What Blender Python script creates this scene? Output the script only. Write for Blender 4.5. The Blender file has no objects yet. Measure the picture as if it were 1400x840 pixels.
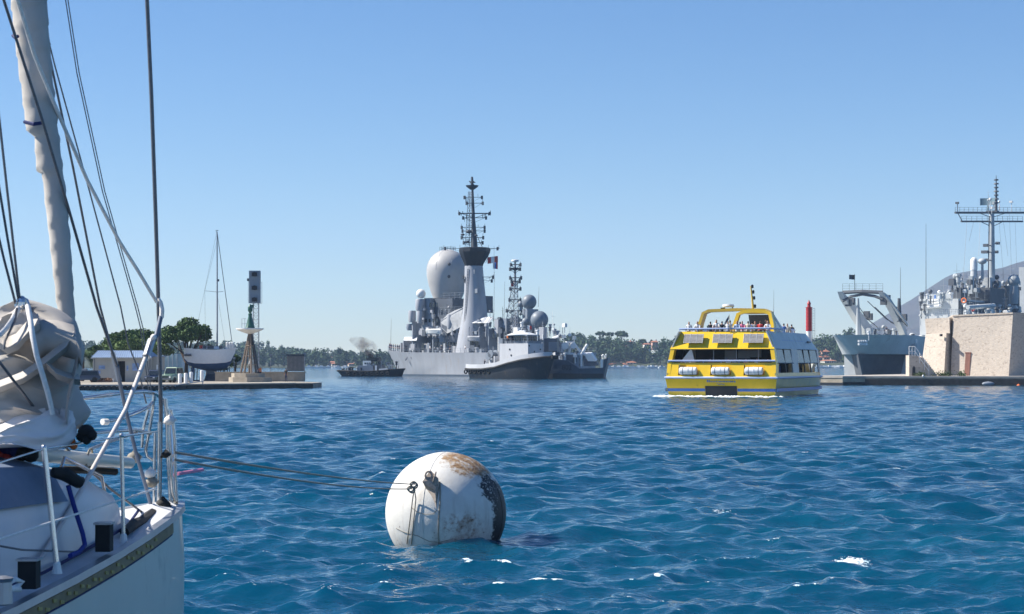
import bpy, bmesh, math, random
import numpy as np
from mathutils import Vector, Matrix
random.seed(7); np.random.seed(7)
C = bpy.context.scene.collection
SC = bpy.context.scene

# ------------------------------------------------------------------ camera, sky, sun, exposure
F = 2500.0          # focal length in photograph pixels (photograph 1400 px wide)
HZ = 497.0          # row of the horizon in the photograph
CAMZ = 3.0
cam = bpy.data.cameras.new('camera'); cam_o = bpy.data.objects.new('camera', cam); C.objects.link(cam_o)
cam_o.location = (0, 0, CAMZ); cam_o.rotation_euler = (math.radians(90), 0, 0)
cam.sensor_width = 36.0; cam.sensor_fit = 'HORIZONTAL'; cam.lens = 36.0 * F / 1400.0
cam.shift_y = (HZ - 420.0) / 1400.0
cam.clip_start = 0.1; cam.clip_end = 30000
cam.dof.use_dof = True; cam.dof.focus_distance = 60.0; cam.dof.aperture_fstop = 11.0
SC.camera = cam_o

SUN_EL, SUN_AZ = 43.0, -83.0      # azimuth from +Y, clockwise; the sun stands to the left
w = bpy.data.worlds.new('World'); SC.world = w; w.use_nodes = True
nt = w.node_tree
bg = nt.nodes['Background']; sky = nt.nodes.new('ShaderNodeTexSky')
sky.sky_type = 'NISHITA'; sky.sun_disc = False
sky.sun_elevation = math.radians(SUN_EL); sky.sun_rotation = math.radians(SUN_AZ)
sky.altitude = 0; sky.air_density = 1.0; sky.dust_density = 0.0; sky.ozone_density = 5.0
hs = nt.nodes.new('ShaderNodeHueSaturation'); hs.inputs['Saturation'].default_value = 1.22; hs.inputs['Hue'].default_value = .507
nt.links.new(sky.outputs[0], hs.inputs['Color']); nt.links.new(hs.outputs[0], bg.inputs[0]); bg.inputs[1].default_value = 0.070
sun = bpy.data.lights.new('sun', 'SUN'); sun_o = bpy.data.objects.new('sun', sun); C.objects.link(sun_o)
sun.energy = 5.0; sun.angle = math.radians(0.53); sun.color = (1.0, 0.945, 0.85)
_a, _e = math.radians(SUN_AZ), math.radians(SUN_EL)
TO_SUN = Vector((math.sin(_a) * math.cos(_e), math.cos(_a) * math.cos(_e), math.sin(_e)))
sun_o.rotation_euler = TO_SUN.to_track_quat('Z', 'Y').to_euler()
SC.view_settings.view_transform = 'Standard'; SC.view_settings.look = 'None'
SC.view_settings.exposure = 0.86; SC.view_settings.gamma = 1.0; SC.view_settings.use_curve_mapping = False
SC.cycles.volume_step_rate = 4.0
SC.cycles.max_bounces = 8; SC.cycles.volume_bounces = 1
SC.cycles.sample_clamp_indirect = 6.0

# ------------------------------------------------------------------ helpers
def P(px, py, Y):
    """photograph pixel at distance Y -> world point"""
    return Vector(((px - 700.0) * Y / F, Y, CAMZ - (py - HZ) * Y / F))
def YW(py): return CAMZ * F / (py - HZ)      # distance of a waterline row

class MB:
    def __init__(s): s.v = []; s.f = []; s.m = []; s.k = 0
    def add(s, vs, fs):
        b = len(s.v); s.v += [tuple(p) for p in vs]
        for f in fs: s.f.append(tuple(b + i for i in f)); s.m.append(s.k)
        return s
    def mat(s, k): s.k = k; return s
    def box(s, x0, x1, y0, y1, z0, z1):
        if x0 > x1: x0, x1 = x1, x0
        if y0 > y1: y0, y1 = y1, y0
        if z0 > z1: z0, z1 = z1, z0
        vs = [(x, y, z) for z in (z0, z1) for y in (y0, y1) for x in (x0, x1)]
        return s.add(vs, [(0, 2, 3, 1), (4, 5, 7, 6), (0, 1, 5, 4), (2, 6, 7, 3), (0, 4, 6, 2), (1, 3, 7, 5)])
    def hexa(s, q0, q1):
        """two quads (bottom, top), each counter-clockwise from above"""
        return s.add(list(q0) + list(q1), [(3, 2, 1, 0), (4, 5, 6, 7)] + [(i, (i + 1) % 4, 4 + (i + 1) % 4, 4 + i) for i in range(4)])
    def tube(s, p0, p1, r0, r1=None, n=6): return s.path([p0, p1], [r0, r0 if r1 is None else r1], n)
    def path(s, pts, r, n=6, closed=False):
        pts = [Vector(p) for p in pts]; m = len(pts)
        if not hasattr(r, '__len__'): r = [r] * m
        rings = []; up = None
        for i, p in enumerate(pts):
            a = pts[(i - 1) % m] if (closed or i > 0) else p
            b = pts[(i + 1) % m] if (closed or i < m - 1) else p
            t = (b - a).normalized()
            if up is None:
                up = t.orthogonal().normalized()
            up = (up - t * up.dot(t))
            up = up.normalized() if up.length > 1e-6 else t.orthogonal().normalized()
            sd = t.cross(up)
            rings.append([p + (up * math.cos(2 * math.pi * k / n) + sd * math.sin(2 * math.pi * k / n)) * r[i] for k in range(n)])
        return s.loft(rings, cap=not closed, wrap=closed)
    def loft(s, rings, cap=True, wrap=False, close=True):
        n = len(rings[0]); m = len(rings); vs = [p for R in rings for p in R]; fs = []
        for i in range(m if wrap else m - 1):
            j = (i + 1) % m
            for k in range(n if close else n - 1):
                l = (k + 1) % n
                fs.append((i * n + k, i * n + l, j * n + l, j * n + k))
        if cap: fs += [tuple(range(n))[::-1], tuple((m - 1) * n + k for k in range(n))]
        return s.add(vs, fs)
    def lathe(s, prof, c=(0, 0, 0), n=16, axis='z'):
        rings = []
        for r, h in prof:
            R = []
            for k in range(n):
                a = 2 * math.pi * k / n; x, y = r * math.cos(a), r * math.sin(a)
                q = (x, y, h) if axis == 'z' else ((h, x, y) if axis == 'x' else (y, h, x))
                R.append((c[0] + q[0], c[1] + q[1], c[2] + q[2]))
            rings.append(R)
        return s.loft(rings)
    def ball(s, c, r, nu=12, nv=8, cut=-1.0):
        if not hasattr(r, '__len__'): r = (r, r, r)
        a0 = math.asin(max(-.9999, cut)); pr = []
        for i in range(nv + 1):
            a = a0 + (math.pi / 2 - 1e-3 - a0) * i / nv; pr.append((max(math.cos(a), 1e-3), math.sin(a)))
        rings = [[(c[0] + r[0] * q * math.cos(2 * math.pi * k / nu), c[1] + r[1] * q * math.sin(2 * math.pi * k / nu), c[2] + r[2] * h) for k in range(nu)] for q, h in pr]
        return s.loft(rings)
    def slab(s, poly, vec):
        """polygon extruded by vec"""
        n = len(poly); vec = Vector(vec); top = [Vector(p) + vec for p in poly]
        return s.add(list(poly) + top, [tuple(range(n))[::-1], tuple(n + i for i in range(n))] + [(i, (i + 1) % n, n + (i + 1) % n, n + i) for i in range(n)])
    def build(s, name, mats, parent=None, world=False, smooth=None, label=None):
        me = bpy.data.meshes.new(name)
        vs = s.v
        if world and parent is not None:
            inv = Matrix.Rotation(-parent.rotation_euler.z, 4, 'Z') @ Matrix.Translation(-parent.location)
            vs = [tuple(inv @ Vector(p)) for p in vs]
        me.from_pydata(vs, [], s.f)
        if not isinstance(mats, (list, tuple)): mats = [mats]
        for q in mats: me.materials.append(q)
        if len(mats) > 1: me.polygons.foreach_set('material_index', s.m)
        bm = bmesh.new(); bm.from_mesh(me); bmesh.ops.recalc_face_normals(bm, faces=bm.faces); bm.to_mesh(me); bm.free()
        if smooth:
            me.shade_smooth(); me.set_sharp_from_angle(angle=math.radians(smooth))
        o = bpy.data.objects.new(name, me); C.objects.link(o)
        if parent is not None: o.parent = parent
        if label: o['label'] = label
        return o

def tag(o, label=None, cat=None, group=None, kind=None):
    if label: o['label'] = label
    if cat: o['category'] = cat
    if group: o['group'] = group
    if kind: o['kind'] = kind
    return o
def thing(name, label, cat, loc=(0, 0, 0), rz=0.0, group=None):
    o = bpy.data.objects.new(name, None); C.objects.link(o); o.empty_display_size = 0.5
    o.location = loc; o.rotation_euler = (0, 0, rz)
    return tag(o, label, cat, group)
def copy_tree(o, parent=None):
    c = o.copy(); C.objects.link(c)
    if parent is not None: c.parent = parent
    for ch in list(o.children): copy_tree(ch, c)
    return c

class Frame:
    """local frame of a vessel: u forward, v to port"""
    def __init__(s, px, Y, deg):
        s.o = Vector(((px - 700) * Y / F, Y, 0)); s.a = math.radians(deg)
        s.h = Vector((math.cos(s.a), math.sin(s.a), 0)); s.p = Vector((-math.sin(s.a), math.cos(s.a), 0))
    def u(s, px, v):
        k = (px - 700) / F
        return (k * (s.o.y + v * s.p.y) - s.o.x - v * s.p.x) / (s.h.x - k * s.h.y)
    def Y(s, u, v): return s.o.y + u * s.h.y + v * s.p.y
    def z(s, py, u, v): return CAMZ - (py - HZ) * s.Y(u, v) / F
    def pt(s, px, py, v):
        u = s.u(px, v); return Vector((u, v, s.z(py, u, v)))
    def ends(s, a, b, v0, v1):
        vL = v1 if s.p.x < 0 else v0; vR = v0 if s.p.x < 0 else v1
        return s.u(a, vL), s.u(b, vR)
    def box(s, mb, a, b, pyt, pyb, v0, v1):
        """box in the vessel's frame whose outline spans columns a..b and rows pyt..pyb"""
        u0, u1 = s.ends(a, b, v0, v1)
        if (u1 - u0) * s.h.x < 0: um = (u0 + u1) / 2; u0, u1 = um - .15, um + .15
        um, vm = (u0 + u1) / 2, (v0 + v1) / 2
        zt, zb = s.z(pyt, um, vm), s.z(pyb, um, vm)
        mb.box(u0, u1, v0, v1, zb, zt); return min(u0, u1), max(u0, u1), zb, zt

# ------------------------------------------------------------------ materials
def mat(name, col, rough=0.5, metal=0.0, var=0.12, scale=3.0, stretch=(1, 1, 1), bump=0.0, bscale=20.0, dirt=None, dirt_amt=0.0, spec=0.5, coat=0.0):
    m = bpy.data.materials.new(name); m.use_nodes = True; nt = m.node_tree; N = nt.nodes; L = nt.links
    b = N['Principled BSDF']; b.inputs['Roughness'].default_value = rough; b.inputs['Metallic'].default_value = metal
    b.inputs['Specular IOR Level'].default_value = spec; b.inputs['Coat Weight'].default_value = coat
    tc = N.new('ShaderNodeTexCoord'); mp = N.new('ShaderNodeMapping'); mp.inputs['Scale'].default_value = stretch
    L.new(tc.outputs['Object'], mp.inputs[0])
    no = N.new('ShaderNodeTexNoise'); no.inputs['Scale'].default_value = scale; no.inputs['Detail'].default_value = 5; no.inputs['Roughness'].default_value = .65
    L.new(mp.outputs[0], no.inputs['Vector'])
    r = N.new('ShaderNodeValToRGB'); r.color_ramp.elements[0].position = .3; r.color_ramp.elements[1].position = .7
    lo = tuple(max(0, c * (1 - var)) for c in col) + (1,); hi = tuple(min(1, c * (1 + var * .6)) for c in col) + (1,)
    r.color_ramp.elements[0].color = lo; r.color_ramp.elements[1].color = hi
    L.new(no.outputs['Fac'], r.inputs[0]); out = r.outputs[0]
    if dirt is not None:
        n2 = N.new('ShaderNodeTexNoise'); n2.inputs['Scale'].default_value = scale * 2.3; n2.inputs['Detail'].default_value = 8; n2.inputs['Roughness'].default_value = .7
        L.new(mp.outputs[0], n2.inputs['Vector'])
        r2 = N.new('ShaderNodeValToRGB'); r2.color_ramp.elements[0].position = .62 - .2 * dirt_amt; r2.color_ramp.elements[1].position = .75 - .2 * dirt_amt
        L.new(n2.outputs['Fac'], r2.inputs[0])
        mx = N.new('ShaderNodeMix'); mx.data_type = 'RGBA'; L.new(r2.outputs[0], mx.inputs[0]); L.new(out, mx.inputs[6]); mx.inputs[7].default_value = tuple(dirt) + (1,)
        out = mx.outputs[2]
    L.new(out, b.inputs['Base Color'])
    if bump > 0:
        n3 = N.new('ShaderNodeTexNoise'); n3.inputs['Scale'].default_value = bscale; n3.inputs['Detail'].default_value = 6
        L.new(tc.outputs['Object'], n3.inputs['Vector'])
        bp = N.new('ShaderNodeBump'); bp.inputs['Strength'].default_value = bump; L.new(n3.outputs['Fac'], bp.inputs['Height']); L.new(bp.outputs[0], b.inputs['Normal'])
    return m
M = {}
M['navy_grey'] = mat('navy_grey_paint', (.23, .26, .30), .5, var=.16, scale=.35, stretch=(1, 1, .25), dirt=(.22, .2, .19), dirt_amt=.12)
M['navy_light'] = mat('pale_grey_paint', (.36, .375, .405), .5, var=.16, scale=.35, stretch=(1, 1, .16), dirt=(.33, .31, .30), dirt_amt=.35)
M['navy_dark'] = mat('dark_grey_paint', (.085, .10, .125), .5, var=.2, scale=.6)
M['black_paint'] = mat('black_paint', (.013, .015, .02), .5, var=.3, scale=1.5)
M['hull_dark'] = mat('dark_hull_paint', (.022, .026, .034), .45, var=.3, scale=.8, stretch=(1, 1, .3), dirt=(.09, .07, .05), dirt_amt=.2)
M['hull_slate'] = mat('slate_hull_paint', (.075, .1, .135), .45, var=.2, scale=.7, stretch=(1, 1, .3))
M['tug_grey'] = mat('tug_pale_grey', (.52, .53, .55), .5, var=.12, scale=.5, stretch=(1, 1, .3), dirt=(.4, .36, .33), dirt_amt=.2)
M['white_paint'] = mat('white_paint', (.78, .78, .76), .4, var=.08, scale=1.5)
M['window'] = mat('dark_window_glass', (.02, .028, .038), .08, var=.3, scale=1.0, spec=.45)
M['lattice'] = mat('mast_steel', (.05, .06, .075), .5, var=.2)
M['steel'] = mat('brushed_steel', (.62, .62, .62), .22, metal=1.0, var=.08, scale=15)
M['wire'] = mat('wire_rope', (.16, .16, .17), .4, metal=.6, var=.25, scale=60)
M['red'] = mat('red_paint', (.45, .035, .03), .5, var=.15)
M['blue'] = mat('blue_paint', (.03, .12, .42), .45, var=.15)
M['orange'] = mat('orange_cloth', (.75, .18, .04), .7, var=.2)
M['rope'] = mat('grey_rope', (.3, .27, .22), .9, var=.35, scale=40, bump=.6, bscale=120)
M['rope_white'] = mat('white_rope', (.88, .84, .78), .85, var=.15, scale=40, bump=.4, bscale=150)
M['rubber'] = mat('black_rubber', (.018, .018, .018), .8, var=.3, scale=8)
M['concrete'] = mat('quay_concrete', (.36, .32, .26), .9, var=.3, scale=.6, dirt=(.2, .17, .13), dirt_amt=.3, bump=.4, bscale=4)
M['skin'] = mat('skin', (.45, .26, .18), .6, var=.1)
M['hair'] = mat('dark_hair', (.02, .015, .012), .7, var=.3)
# ------------------------------------------------------------------ water
def water_material():
    m = bpy.data.materials.new('sea_water'); m.use_nodes = True; nt = m.node_tree; N = nt.nodes; L = nt.links
    b = N['Principled BSDF']
    b.inputs['Roughness'].default_value = .07; b.subsurface_method = 'BURLEY'; b.inputs['Subsurface Weight'].default_value = 1.0; b.inputs['Subsurface Radius'].default_value = (.4, 1.0, 1.3); b.inputs['Subsurface Scale'].default_value = 1.0; b.inputs['IOR'].default_value = 1.333
    g = N.new('ShaderNodeNewGeometry')
    # slow patches of colour, depth of the water
    n0 = N.new('ShaderNodeTexNoise'); n0.inputs['Scale'].default_value = .03; n0.inputs['Detail'].default_value = 4
    mp0 = N.new('ShaderNodeMapping'); mp0.inputs['Scale'].default_value = (.6, 1.6, 1); L.new(g.outputs['Position'], mp0.inputs[0]); L.new(mp0.outputs[0], n0.inputs['Vector'])
    r0 = N.new('ShaderNodeValToRGB'); r0.color_ramp.elements[0].position = .35; r0.color_ramp.elements[1].position = .68
    r0.color_ramp.elements[0].color = (.0011, .039, .086, 1); r0.color_ramp.elements[1].color = (.0018, .062, .109, 1)
    L.new(n0.outputs['Fac'], r0.inputs[0])
    # foam and painted sun glints: crest attribute broken by fine noise
    at = N.new('ShaderNodeAttribute'); at.attribute_name = 'foam'
    n1 = N.new('ShaderNodeTexNoise'); n1.inputs['Scale'].default_value = 17.0; n1.inputs['Detail'].default_value = 6; n1.inputs['Roughness'].default_value = .7
    L.new(g.outputs['Position'], n1.inputs['Vector'])
    mu = N.new('ShaderNodeMath'); mu.operation = 'MULTIPLY_ADD'; L.new(n1.outputs['Fac'], mu.inputs[0]); mu.inputs[1].default_value = .9; L.new(at.outputs['Fac'], mu.inputs[2])
    r1 = N.new('ShaderNodeValToRGB'); r1.color_ramp.elements[0].position = .93; r1.color_ramp.elements[1].position = 1.0
    L.new(mu.outputs[0], r1.inputs[0])
    mx = N.new('ShaderNodeMix'); mx.data_type = 'RGBA'; L.new(r1.outputs[0], mx.inputs[0]); L.new(r0.outputs[0], mx.inputs[6]); mx.inputs[7].default_value = (.75, .8, .82, 1)
    L.new(mx.outputs[2], b.inputs['Base Color'])
    mr = N.new('ShaderNodeMapRange'); L.new(r1.outputs[0], mr.inputs[0]); mr.inputs[3].default_value = .07; mr.inputs[4].default_value = .8; L.new(mr.outputs[0], b.inputs['Roughness'])
    # ripples
    prev = None
    for sc, st, di, an in ((3.2, .4, .08, (.8, 1.2, 1)), (9.0, .35, .025, (.85, 1.15, 1))):
        mp = N.new('ShaderNodeMapping'); mp.inputs['Scale'].default_value = an; mp.inputs['Rotation'].default_value = (0, 0, .3 * sc)
        L.new(g.outputs['Position'], mp.inputs[0])
        n = N.new('ShaderNodeTexNoise'); n.inputs['Scale'].default_value = sc; n.inputs['Detail'].default_value = 3; n.inputs['Roughness'].default_value = .55
        L.new(mp.outputs[0], n.inputs['Vector'])
        bp = N.new('ShaderNodeBump'); bp.inputs['Strength'].default_value = st; bp.inputs['Distance'].default_value = di * 2
        L.new(n.outputs['Fac'], bp.inputs['Height'])
        if prev is not None: L.new(prev.outputs[0], bp.inputs['Normal'])
        prev = bp
    L.new(prev.outputs[0], b.inputs['Normal'])
    return m
M['water'] = water_material()
WAVES = []; FOAM_GLINT_T = .36
_rs = np.random.RandomState(3)
for _i in range(120):
    lam = 0.20 * (3.0 / 0.20) ** (_rs.rand() ** 1.2)
    th = math.radians(-78 + _rs.normal() * 48)        # wind from behind right
    WAVES.append((lam, math.cos(th), math.sin(th), .0064 * lam ** .90, _rs.rand() * 6.283))
def wave(X, Y, dx):
    """heights and sideways shift of the sea at points X, Y where the mesh spacing is dx"""
    Z = np.zeros_like(X); SX = np.zeros_like(X); SY = np.zeros_like(X); S = np.zeros_like(X)
    for lam, cx, cy, a, ph in WAVES:
        k = 2 * math.pi / lam; fade = np.clip((lam / dx - 2.2) / 2.0, 0, 1)
        q = k * (X * cx + Y * cy) + ph; c = np.cos(q); s = np.sin(q); A = a * fade
        Z += A * c; SX -= A * cx * s; SY -= A * cy * s; S += A * k * c
    return Z, SX * .9, SY * .9, S
def sea():
    ths = np.concatenate([np.radians(np.linspace(-100, -30, 24))[:-1], np.radians(np.linspace(-30, 30, 740)), np.radians(np.linspace(30, 100, 24))[1:]])
    rs = np.concatenate([np.exp(np.linspace(math.log(3.0), math.log(16.0), 160))[:-1], np.exp(np.linspace(math.log(16.0), math.log(520.0), 1120)), [700, 1000, 1600, 3000, 6000]])
    T, R = np.meshgrid(ths, rs)
    X = R * np.sin(T); Y = R * np.cos(T)
    dth = np.gradient(ths)[None, :] * R; dr = np.gradient(rs)[:, None] * np.ones_like(T)
    dx = np.maximum(dth, dr)
    Z, SX, SY, S = wave(X, Y, dx)
    # sheltered patches: gust pattern
    g = .5 + .5 * np.sin(X * .05 + 1.3 * np.sin(Y * .021)) * np.sin(Y * .037 + X * .012)
    g2 = np.sin(X * .31 + 2 * np.sin(Y * .17)) * np.sin(Y * .43 + X * .21) 
    foam = np.clip((S - FOAM_GLINT_T) * 2.1, 0, .62) * (.66 + .34 * g2)  # white specks for foam crests and sun glints alike
    for px, py, rx, ry, am in ((1168, 770, .55, .35, .6), (1185, 773, .5, .25, .5), (446, 706, .35, .25, .6), (1060, 742, .5, .3, .5), (585, 705, .3, .2, .4), (945, 690, .5, .3, .45), (990, 700, .6, .3, .5), (1320, 680, 1.6, .25, .35)):
        c = P(px, py, YW(py)); foam = np.maximum(foam, am * np.exp(-((X - c.x) / rx) ** 2 - ((Y - c.y) / ry) ** 2))
    c = P(609.5, 690, YW(737)); rr = np.hypot(X - c.x, Y - c.y); foam = np.maximum(foam, .47 * np.exp(-((rr - .80) / .16) ** 2))  # white ring at the buoy for foam, glints and reflection
    X2 = X + SX; Y2 = Y + SY
    n, mm = X.shape
    co = np.stack([X2, Y2, Z], -1).reshape(-1, 3).astype(np.float32)
    idx = np.arange(n * mm).reshape(n, mm)
    q = np.stack([idx[:-1, :-1], idx[:-1, 1:], idx[1:, 1:], idx[1:, :-1]], -1).reshape(-1, 4)
    me = bpy.data.meshes.new('sea'); me.vertices.add(len(co)); me.vertices.foreach_set('co', co.ravel())
    me.loops.add(q.size); me.loops.foreach_set('vertex_index', q.ravel().astype(np.int32))
    me.polygons.add(len(q)); me.polygons.foreach_set('loop_start', np.arange(0, q.size, 4, dtype=np.int32))
    me.update(calc_edges=True); me.shade_smooth()
    a = me.attributes.new('foam', 'FLOAT', 'POINT'); a.data.foreach_set('value', foam.ravel().astype(np.float32))  # carries foam crests and painted sun glints together
    me.materials.append(M['water'])
    o = bpy.data.objects.new('sea', me); C.objects.link(o); tag(o, kind='structure'); return o
sea()
def sheet_behind():
    b = MB(); pts = []
    n = 24
    ring0 = [(2.6 * math.sin(math.radians(98 + 164 * i / n)), 2.6 * math.cos(math.radians(98 + 164 * i / n)), -.02) for i in range(n + 1)]
    ring1 = [(6000 * math.sin(math.radians(98 + 164 * i / n)), 6000 * math.cos(math.radians(98 + 164 * i / n)), -.02) for i in range(n + 1)]
    for i in range(n): b.add([ring0[i], ring0[i + 1], ring1[i + 1], ring1[i]], [(0, 1, 2, 3)])
    o = b.build('water', M['water']); tag(o, kind='structure')
sheet_behind()
# ------------------------------------------------------------------ mooring buoy
def buoy_material():
    m = bpy.data.materials.new('buoy_paint'); m.use_nodes = True; nt = m.node_tree; N = nt.nodes; L = nt.links
    b = N['Principled BSDF']; b.inputs['Roughness'].default_value = .55
    tc = N.new('ShaderNodeTexCoord')
    def noise(s, d=6, r=.65):
        n = N.new('ShaderNodeTexNoise'); n.inputs['Scale'].default_value = s; n.inputs['Detail'].default_value = d; n.inputs['Roughness'].default_value = r
        L.new(tc.outputs['Object'], n.inputs['Vector']); return n.outputs['Fac']
    def math_(op, a, c=None, d=None):
        n = N.new('ShaderNodeMath'); n.operation = op
        for i, q in enumerate((a, c, d)):
            if q is None: continue
            if hasattr(q, 'links'): L.new(q, n.inputs[i])
            else: n.inputs[i].default_value = q
        return n.outputs[0]
    def ramp(x, p0, p1):
        n = N.new('ShaderNodeMapRange'); L.new(x, n.inputs[0]); n.inputs[1].default_value = p0; n.inputs[2].default_value = p1; return n.outputs[0]
    def mix(f, a, c):
        n = N.new('ShaderNodeMix'); n.data_type = 'RGBA'; L.new(f, n.inputs[0])
        for i, q in ((6, a), (7, c)):
            if hasattr(q, 'links'): L.new(q, n.inputs[i])
            else: n.inputs[i].default_value = tuple(q) + (1,)
        return n.outputs[2]
    def dist(c, s=(1, 1, 1)):
        v = N.new('ShaderNodeVectorMath'); v.operation = 'SUBTRACT'; L.new(tc.outputs['Object'], v.inputs[0]); v.inputs[1].default_value = c
        w_ = N.new('ShaderNodeVectorMath'); w_.operation = 'MULTIPLY'; L.new(v.outputs[0], w_.inputs[0]); w_.inputs[1].default_value = s
        d = N.new('ShaderNodeVectorMath'); d.operation = 'LENGTH'; L.new(w_.outputs[0], d.inputs[0]); return d.outputs['Value']
    n1, n2, n3, n4 = noise(3), noise(9, 8, .75), noise(28, 4), noise(1.5)
    base = mix(ramp(n1, .35, .7), (.70, .675, .62), (.58, .56, .52))
    sp = N.new('ShaderNodeSeparateXYZ'); L.new(tc.outputs['Object'], sp.inputs[0])
    x_, y_, z_ = sp.outputs
    # thin rust and grime runs down the paint
    mpv = N.new('ShaderNodeMapping'); mpv.inputs['Scale'].default_value = (9, 9, .8); L.new(tc.outputs['Object'], mpv.inputs[0]); nv_ = N.new('ShaderNodeTexNoise'); nv_.inputs['Scale'].default_value = 1.0; nv_.inputs['Detail'].default_value = 5; L.new(mpv.outputs[0], nv_.inputs['Vector'])
    base = mix(math_('MULTIPLY', math_('MULTIPLY', ramp(nv_.outputs['Fac'], .52, .72), ramp(z_, .8 * RB, .0)), .45), base, (.40, .33, .27))
    # ochre-brown rust on the crown, to the right
    d1 = dist((.40 * RB, -.30 * RB, .86 * RB), (1.0, 1.0, 1.25)); e1 = math_('MULTIPLY_ADD', n2, -.95, d1)
    base = mix(math_('MULTIPLY', ramp(e1, .05, -.11), ramp(nv_.outputs['Fac'], .30, .5)), base, mix(ramp(n3, .4, .62), (.42, .27, .13), (.16, .085, .045)))
    # rust bloom low in the middle right
    d2 = dist((.28 * RB, -.82 * RB, -.18 * RB), (1.1, .7, 1.5)); e2 = math_('MULTIPLY_ADD', n2, -.8, d2)
    e2s = math_('MULTIPLY', ramp(e2, .06, -.2), ramp(n2, .45, .60)); base = mix(math_('MULTIPLY', e2s, .8), base, (.27, .15, .10))
    # scattered chips
    lowm = ramp(z_, .55 * RB, -.4 * RB); ch = math_('MULTIPLY_ADD', lowm, .07, n2)
    base = mix(ramp(ch, .685, .70), base, (.16, .1, .07))
    # black weed-grown bare patch on the right side
    d3 = dist((.98 * RB, -.25 * RB, -.12 * RB), (1.25, .8, .50)); e3 = math_('MULTIPLY_ADD', n2, -.5, d3)
    base = mix(math_('MULTIPLY', ramp(e3, .16, .10), ramp(math_('MULTIPLY_ADD', e3, -.9, n3), .22, .36)), base, (.018, .015, .016))
    d4 = dist((.74 * RB, -.45 * RB, .44 * RB), (1.2, .8, 1.1)); e4 = math_('MULTIPLY_ADD', n2, -.6, d4)
    base = mix(math_('MULTIPLY', ramp(e4, -.03, -.08), ramp(n3, .36, .44)), base, (.022, .018, .018))
    # weed at the waterline
    wl = math_('MULTIPLY_ADD', n2, .22, z_)
    base = mix(ramp(wl, -.40 * RB, -.50 * RB), base, (.03, .032, .022))
    # weld seams
    L.new(base, b.inputs['Base Color'])
    bp = N.new('ShaderNodeBump'); bp.inputs['Strength'].default_value = .35; bp.inputs['Distance'].default_value = .02
    L.new(n2, bp.inputs['Height']); L.new(bp.outputs[0], b.inputs['Normal'])
    return m
BY = YW(737); RB = 82.5 * BY / F
M['buoy'] = buoy_material()
M['rust_steel'] = mat('rusty_steel', (.36, .30, .25), .8, var=.3, scale=14, dirt=(.14, .08, .05), dirt_amt=.35)
bc = P(609.5, 701, BY)        # centre of the ball
buoy = thing('mooring_buoy', 'big round white mooring buoy, rust streaked, floating in the foreground water', 'buoy', (bc.x, bc.y, 0))
cz = bc.z
b = MB(); b.ball((0, 0, 0), RB, 64, 44); sh = b.build('shell', M['buoy'], buoy, smooth=60); sh.location = (0, 0, cz)
# weld seams as thin raised bands on the shell
b = MB()
for ang in (70, 160):
    b.path([(math.cos(math.radians(ang)) * math.cos(t) * RB * 1.0005, math.sin(math.radians(ang)) * math.cos(t) * RB * 1.0005, math.sin(t) * RB * 1.0005) for t in np.linspace(-1.2, 4.34, 60)], .006, 5)
s_ = b.build('weld_seam', M['buoy'], buoy, smooth=60); s_.location = (0, 0, cz)
def on_ball(px, py, out=0.0):
    """point of the buoy's camera side seen at a pixel, in buoy coordinates"""
    X = (px - 609.5) * BY / F; Z = (701 - py) * BY / F; r2 = RB * RB - X * X - Z * Z
    q = Vector((X, -math.sqrt(max(r2, 1e-4)), Z)); return q * (1 + out / RB)
def addz(p): return Vector((p.x, p.y, p.z + cz))
# lug: welded triangular bracket with an eye
b = MB()
bl = [on_ball(586, 664), on_ball(600, 690), on_ball(604, 660), on_ball(592, 652)]
top = [on_ball(585, 660, .16), on_ball(599, 668, .07), on_ball(603, 655, .13), on_ball(594, 647, .16)]
b.hexa([addz(p) for p in bl], [addz(p) for p in top]); b.build('lug_plate', M['rust_steel'], buoy)
b = MB(); c0 = addz(on_ball(592, 653, .15))
b.path([c0 + Vector((.055 * math.cos(t), -.02, .07 * math.sin(t))) for t in np.linspace(0, 2 * math.pi, 15)[:-1]], .018, 7, closed=True)
b.path([c0 + Vector((.10, -.03, -.02)) + Vector((.02 * math.cos(t), .05 * math.sin(t), .08 * math.cos(t))) for t in np.linspace(0, 2 * math.pi, 13)[:-1]], .014, 7, closed=True)
b.build('shackle', M['rust_steel'], buoy, smooth=50)
# vertical strap from the lug to the water
b = MB(); b.path([addz(on_ball(px, py, .012)) for px, py in ((604, 655), (605, 668), (604.5, 684), (603, 704), (602.5, 722), (603, 738))], .013, 6); b.build('chafe_rope', M['rope'], buoy, smooth=50)
# dangling rope ends
kn = addz(on_ball(577, 667, .2))
for a_ in ((571, 560, 738), (575, 566, 738)):
    b = MB(); b.path([kn + Vector((0, 0, -.02))] + [addz(on_ball(a_[0] + (a_[1] - a_[0]) * t, 675 + (a_[2] - 675) * t, .015 + .05 * (1 - t) ** 2)) for t in (.05, .2, .4, .6, .8, 1)], .010, 6)
    b.build('rope_tail', M['rope'], buoy, smooth=50)
b = MB(); b.path([addz(on_ball(px, py, .008)) for px, py in ((566, 688), (574, 694), (585, 697), (596, 696), (601, 691))], .005, 5); b.build('thin_line', M['rope'], buoy)
b = MB(); b.path([addz(on_ball(px, py, .008)) for px, py in ((545, 718), (556, 722), (575, 726), (590, 733), (603, 734), (620, 730))], .006, 5); b.build('thin_line', M['rope'], buoy)
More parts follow.
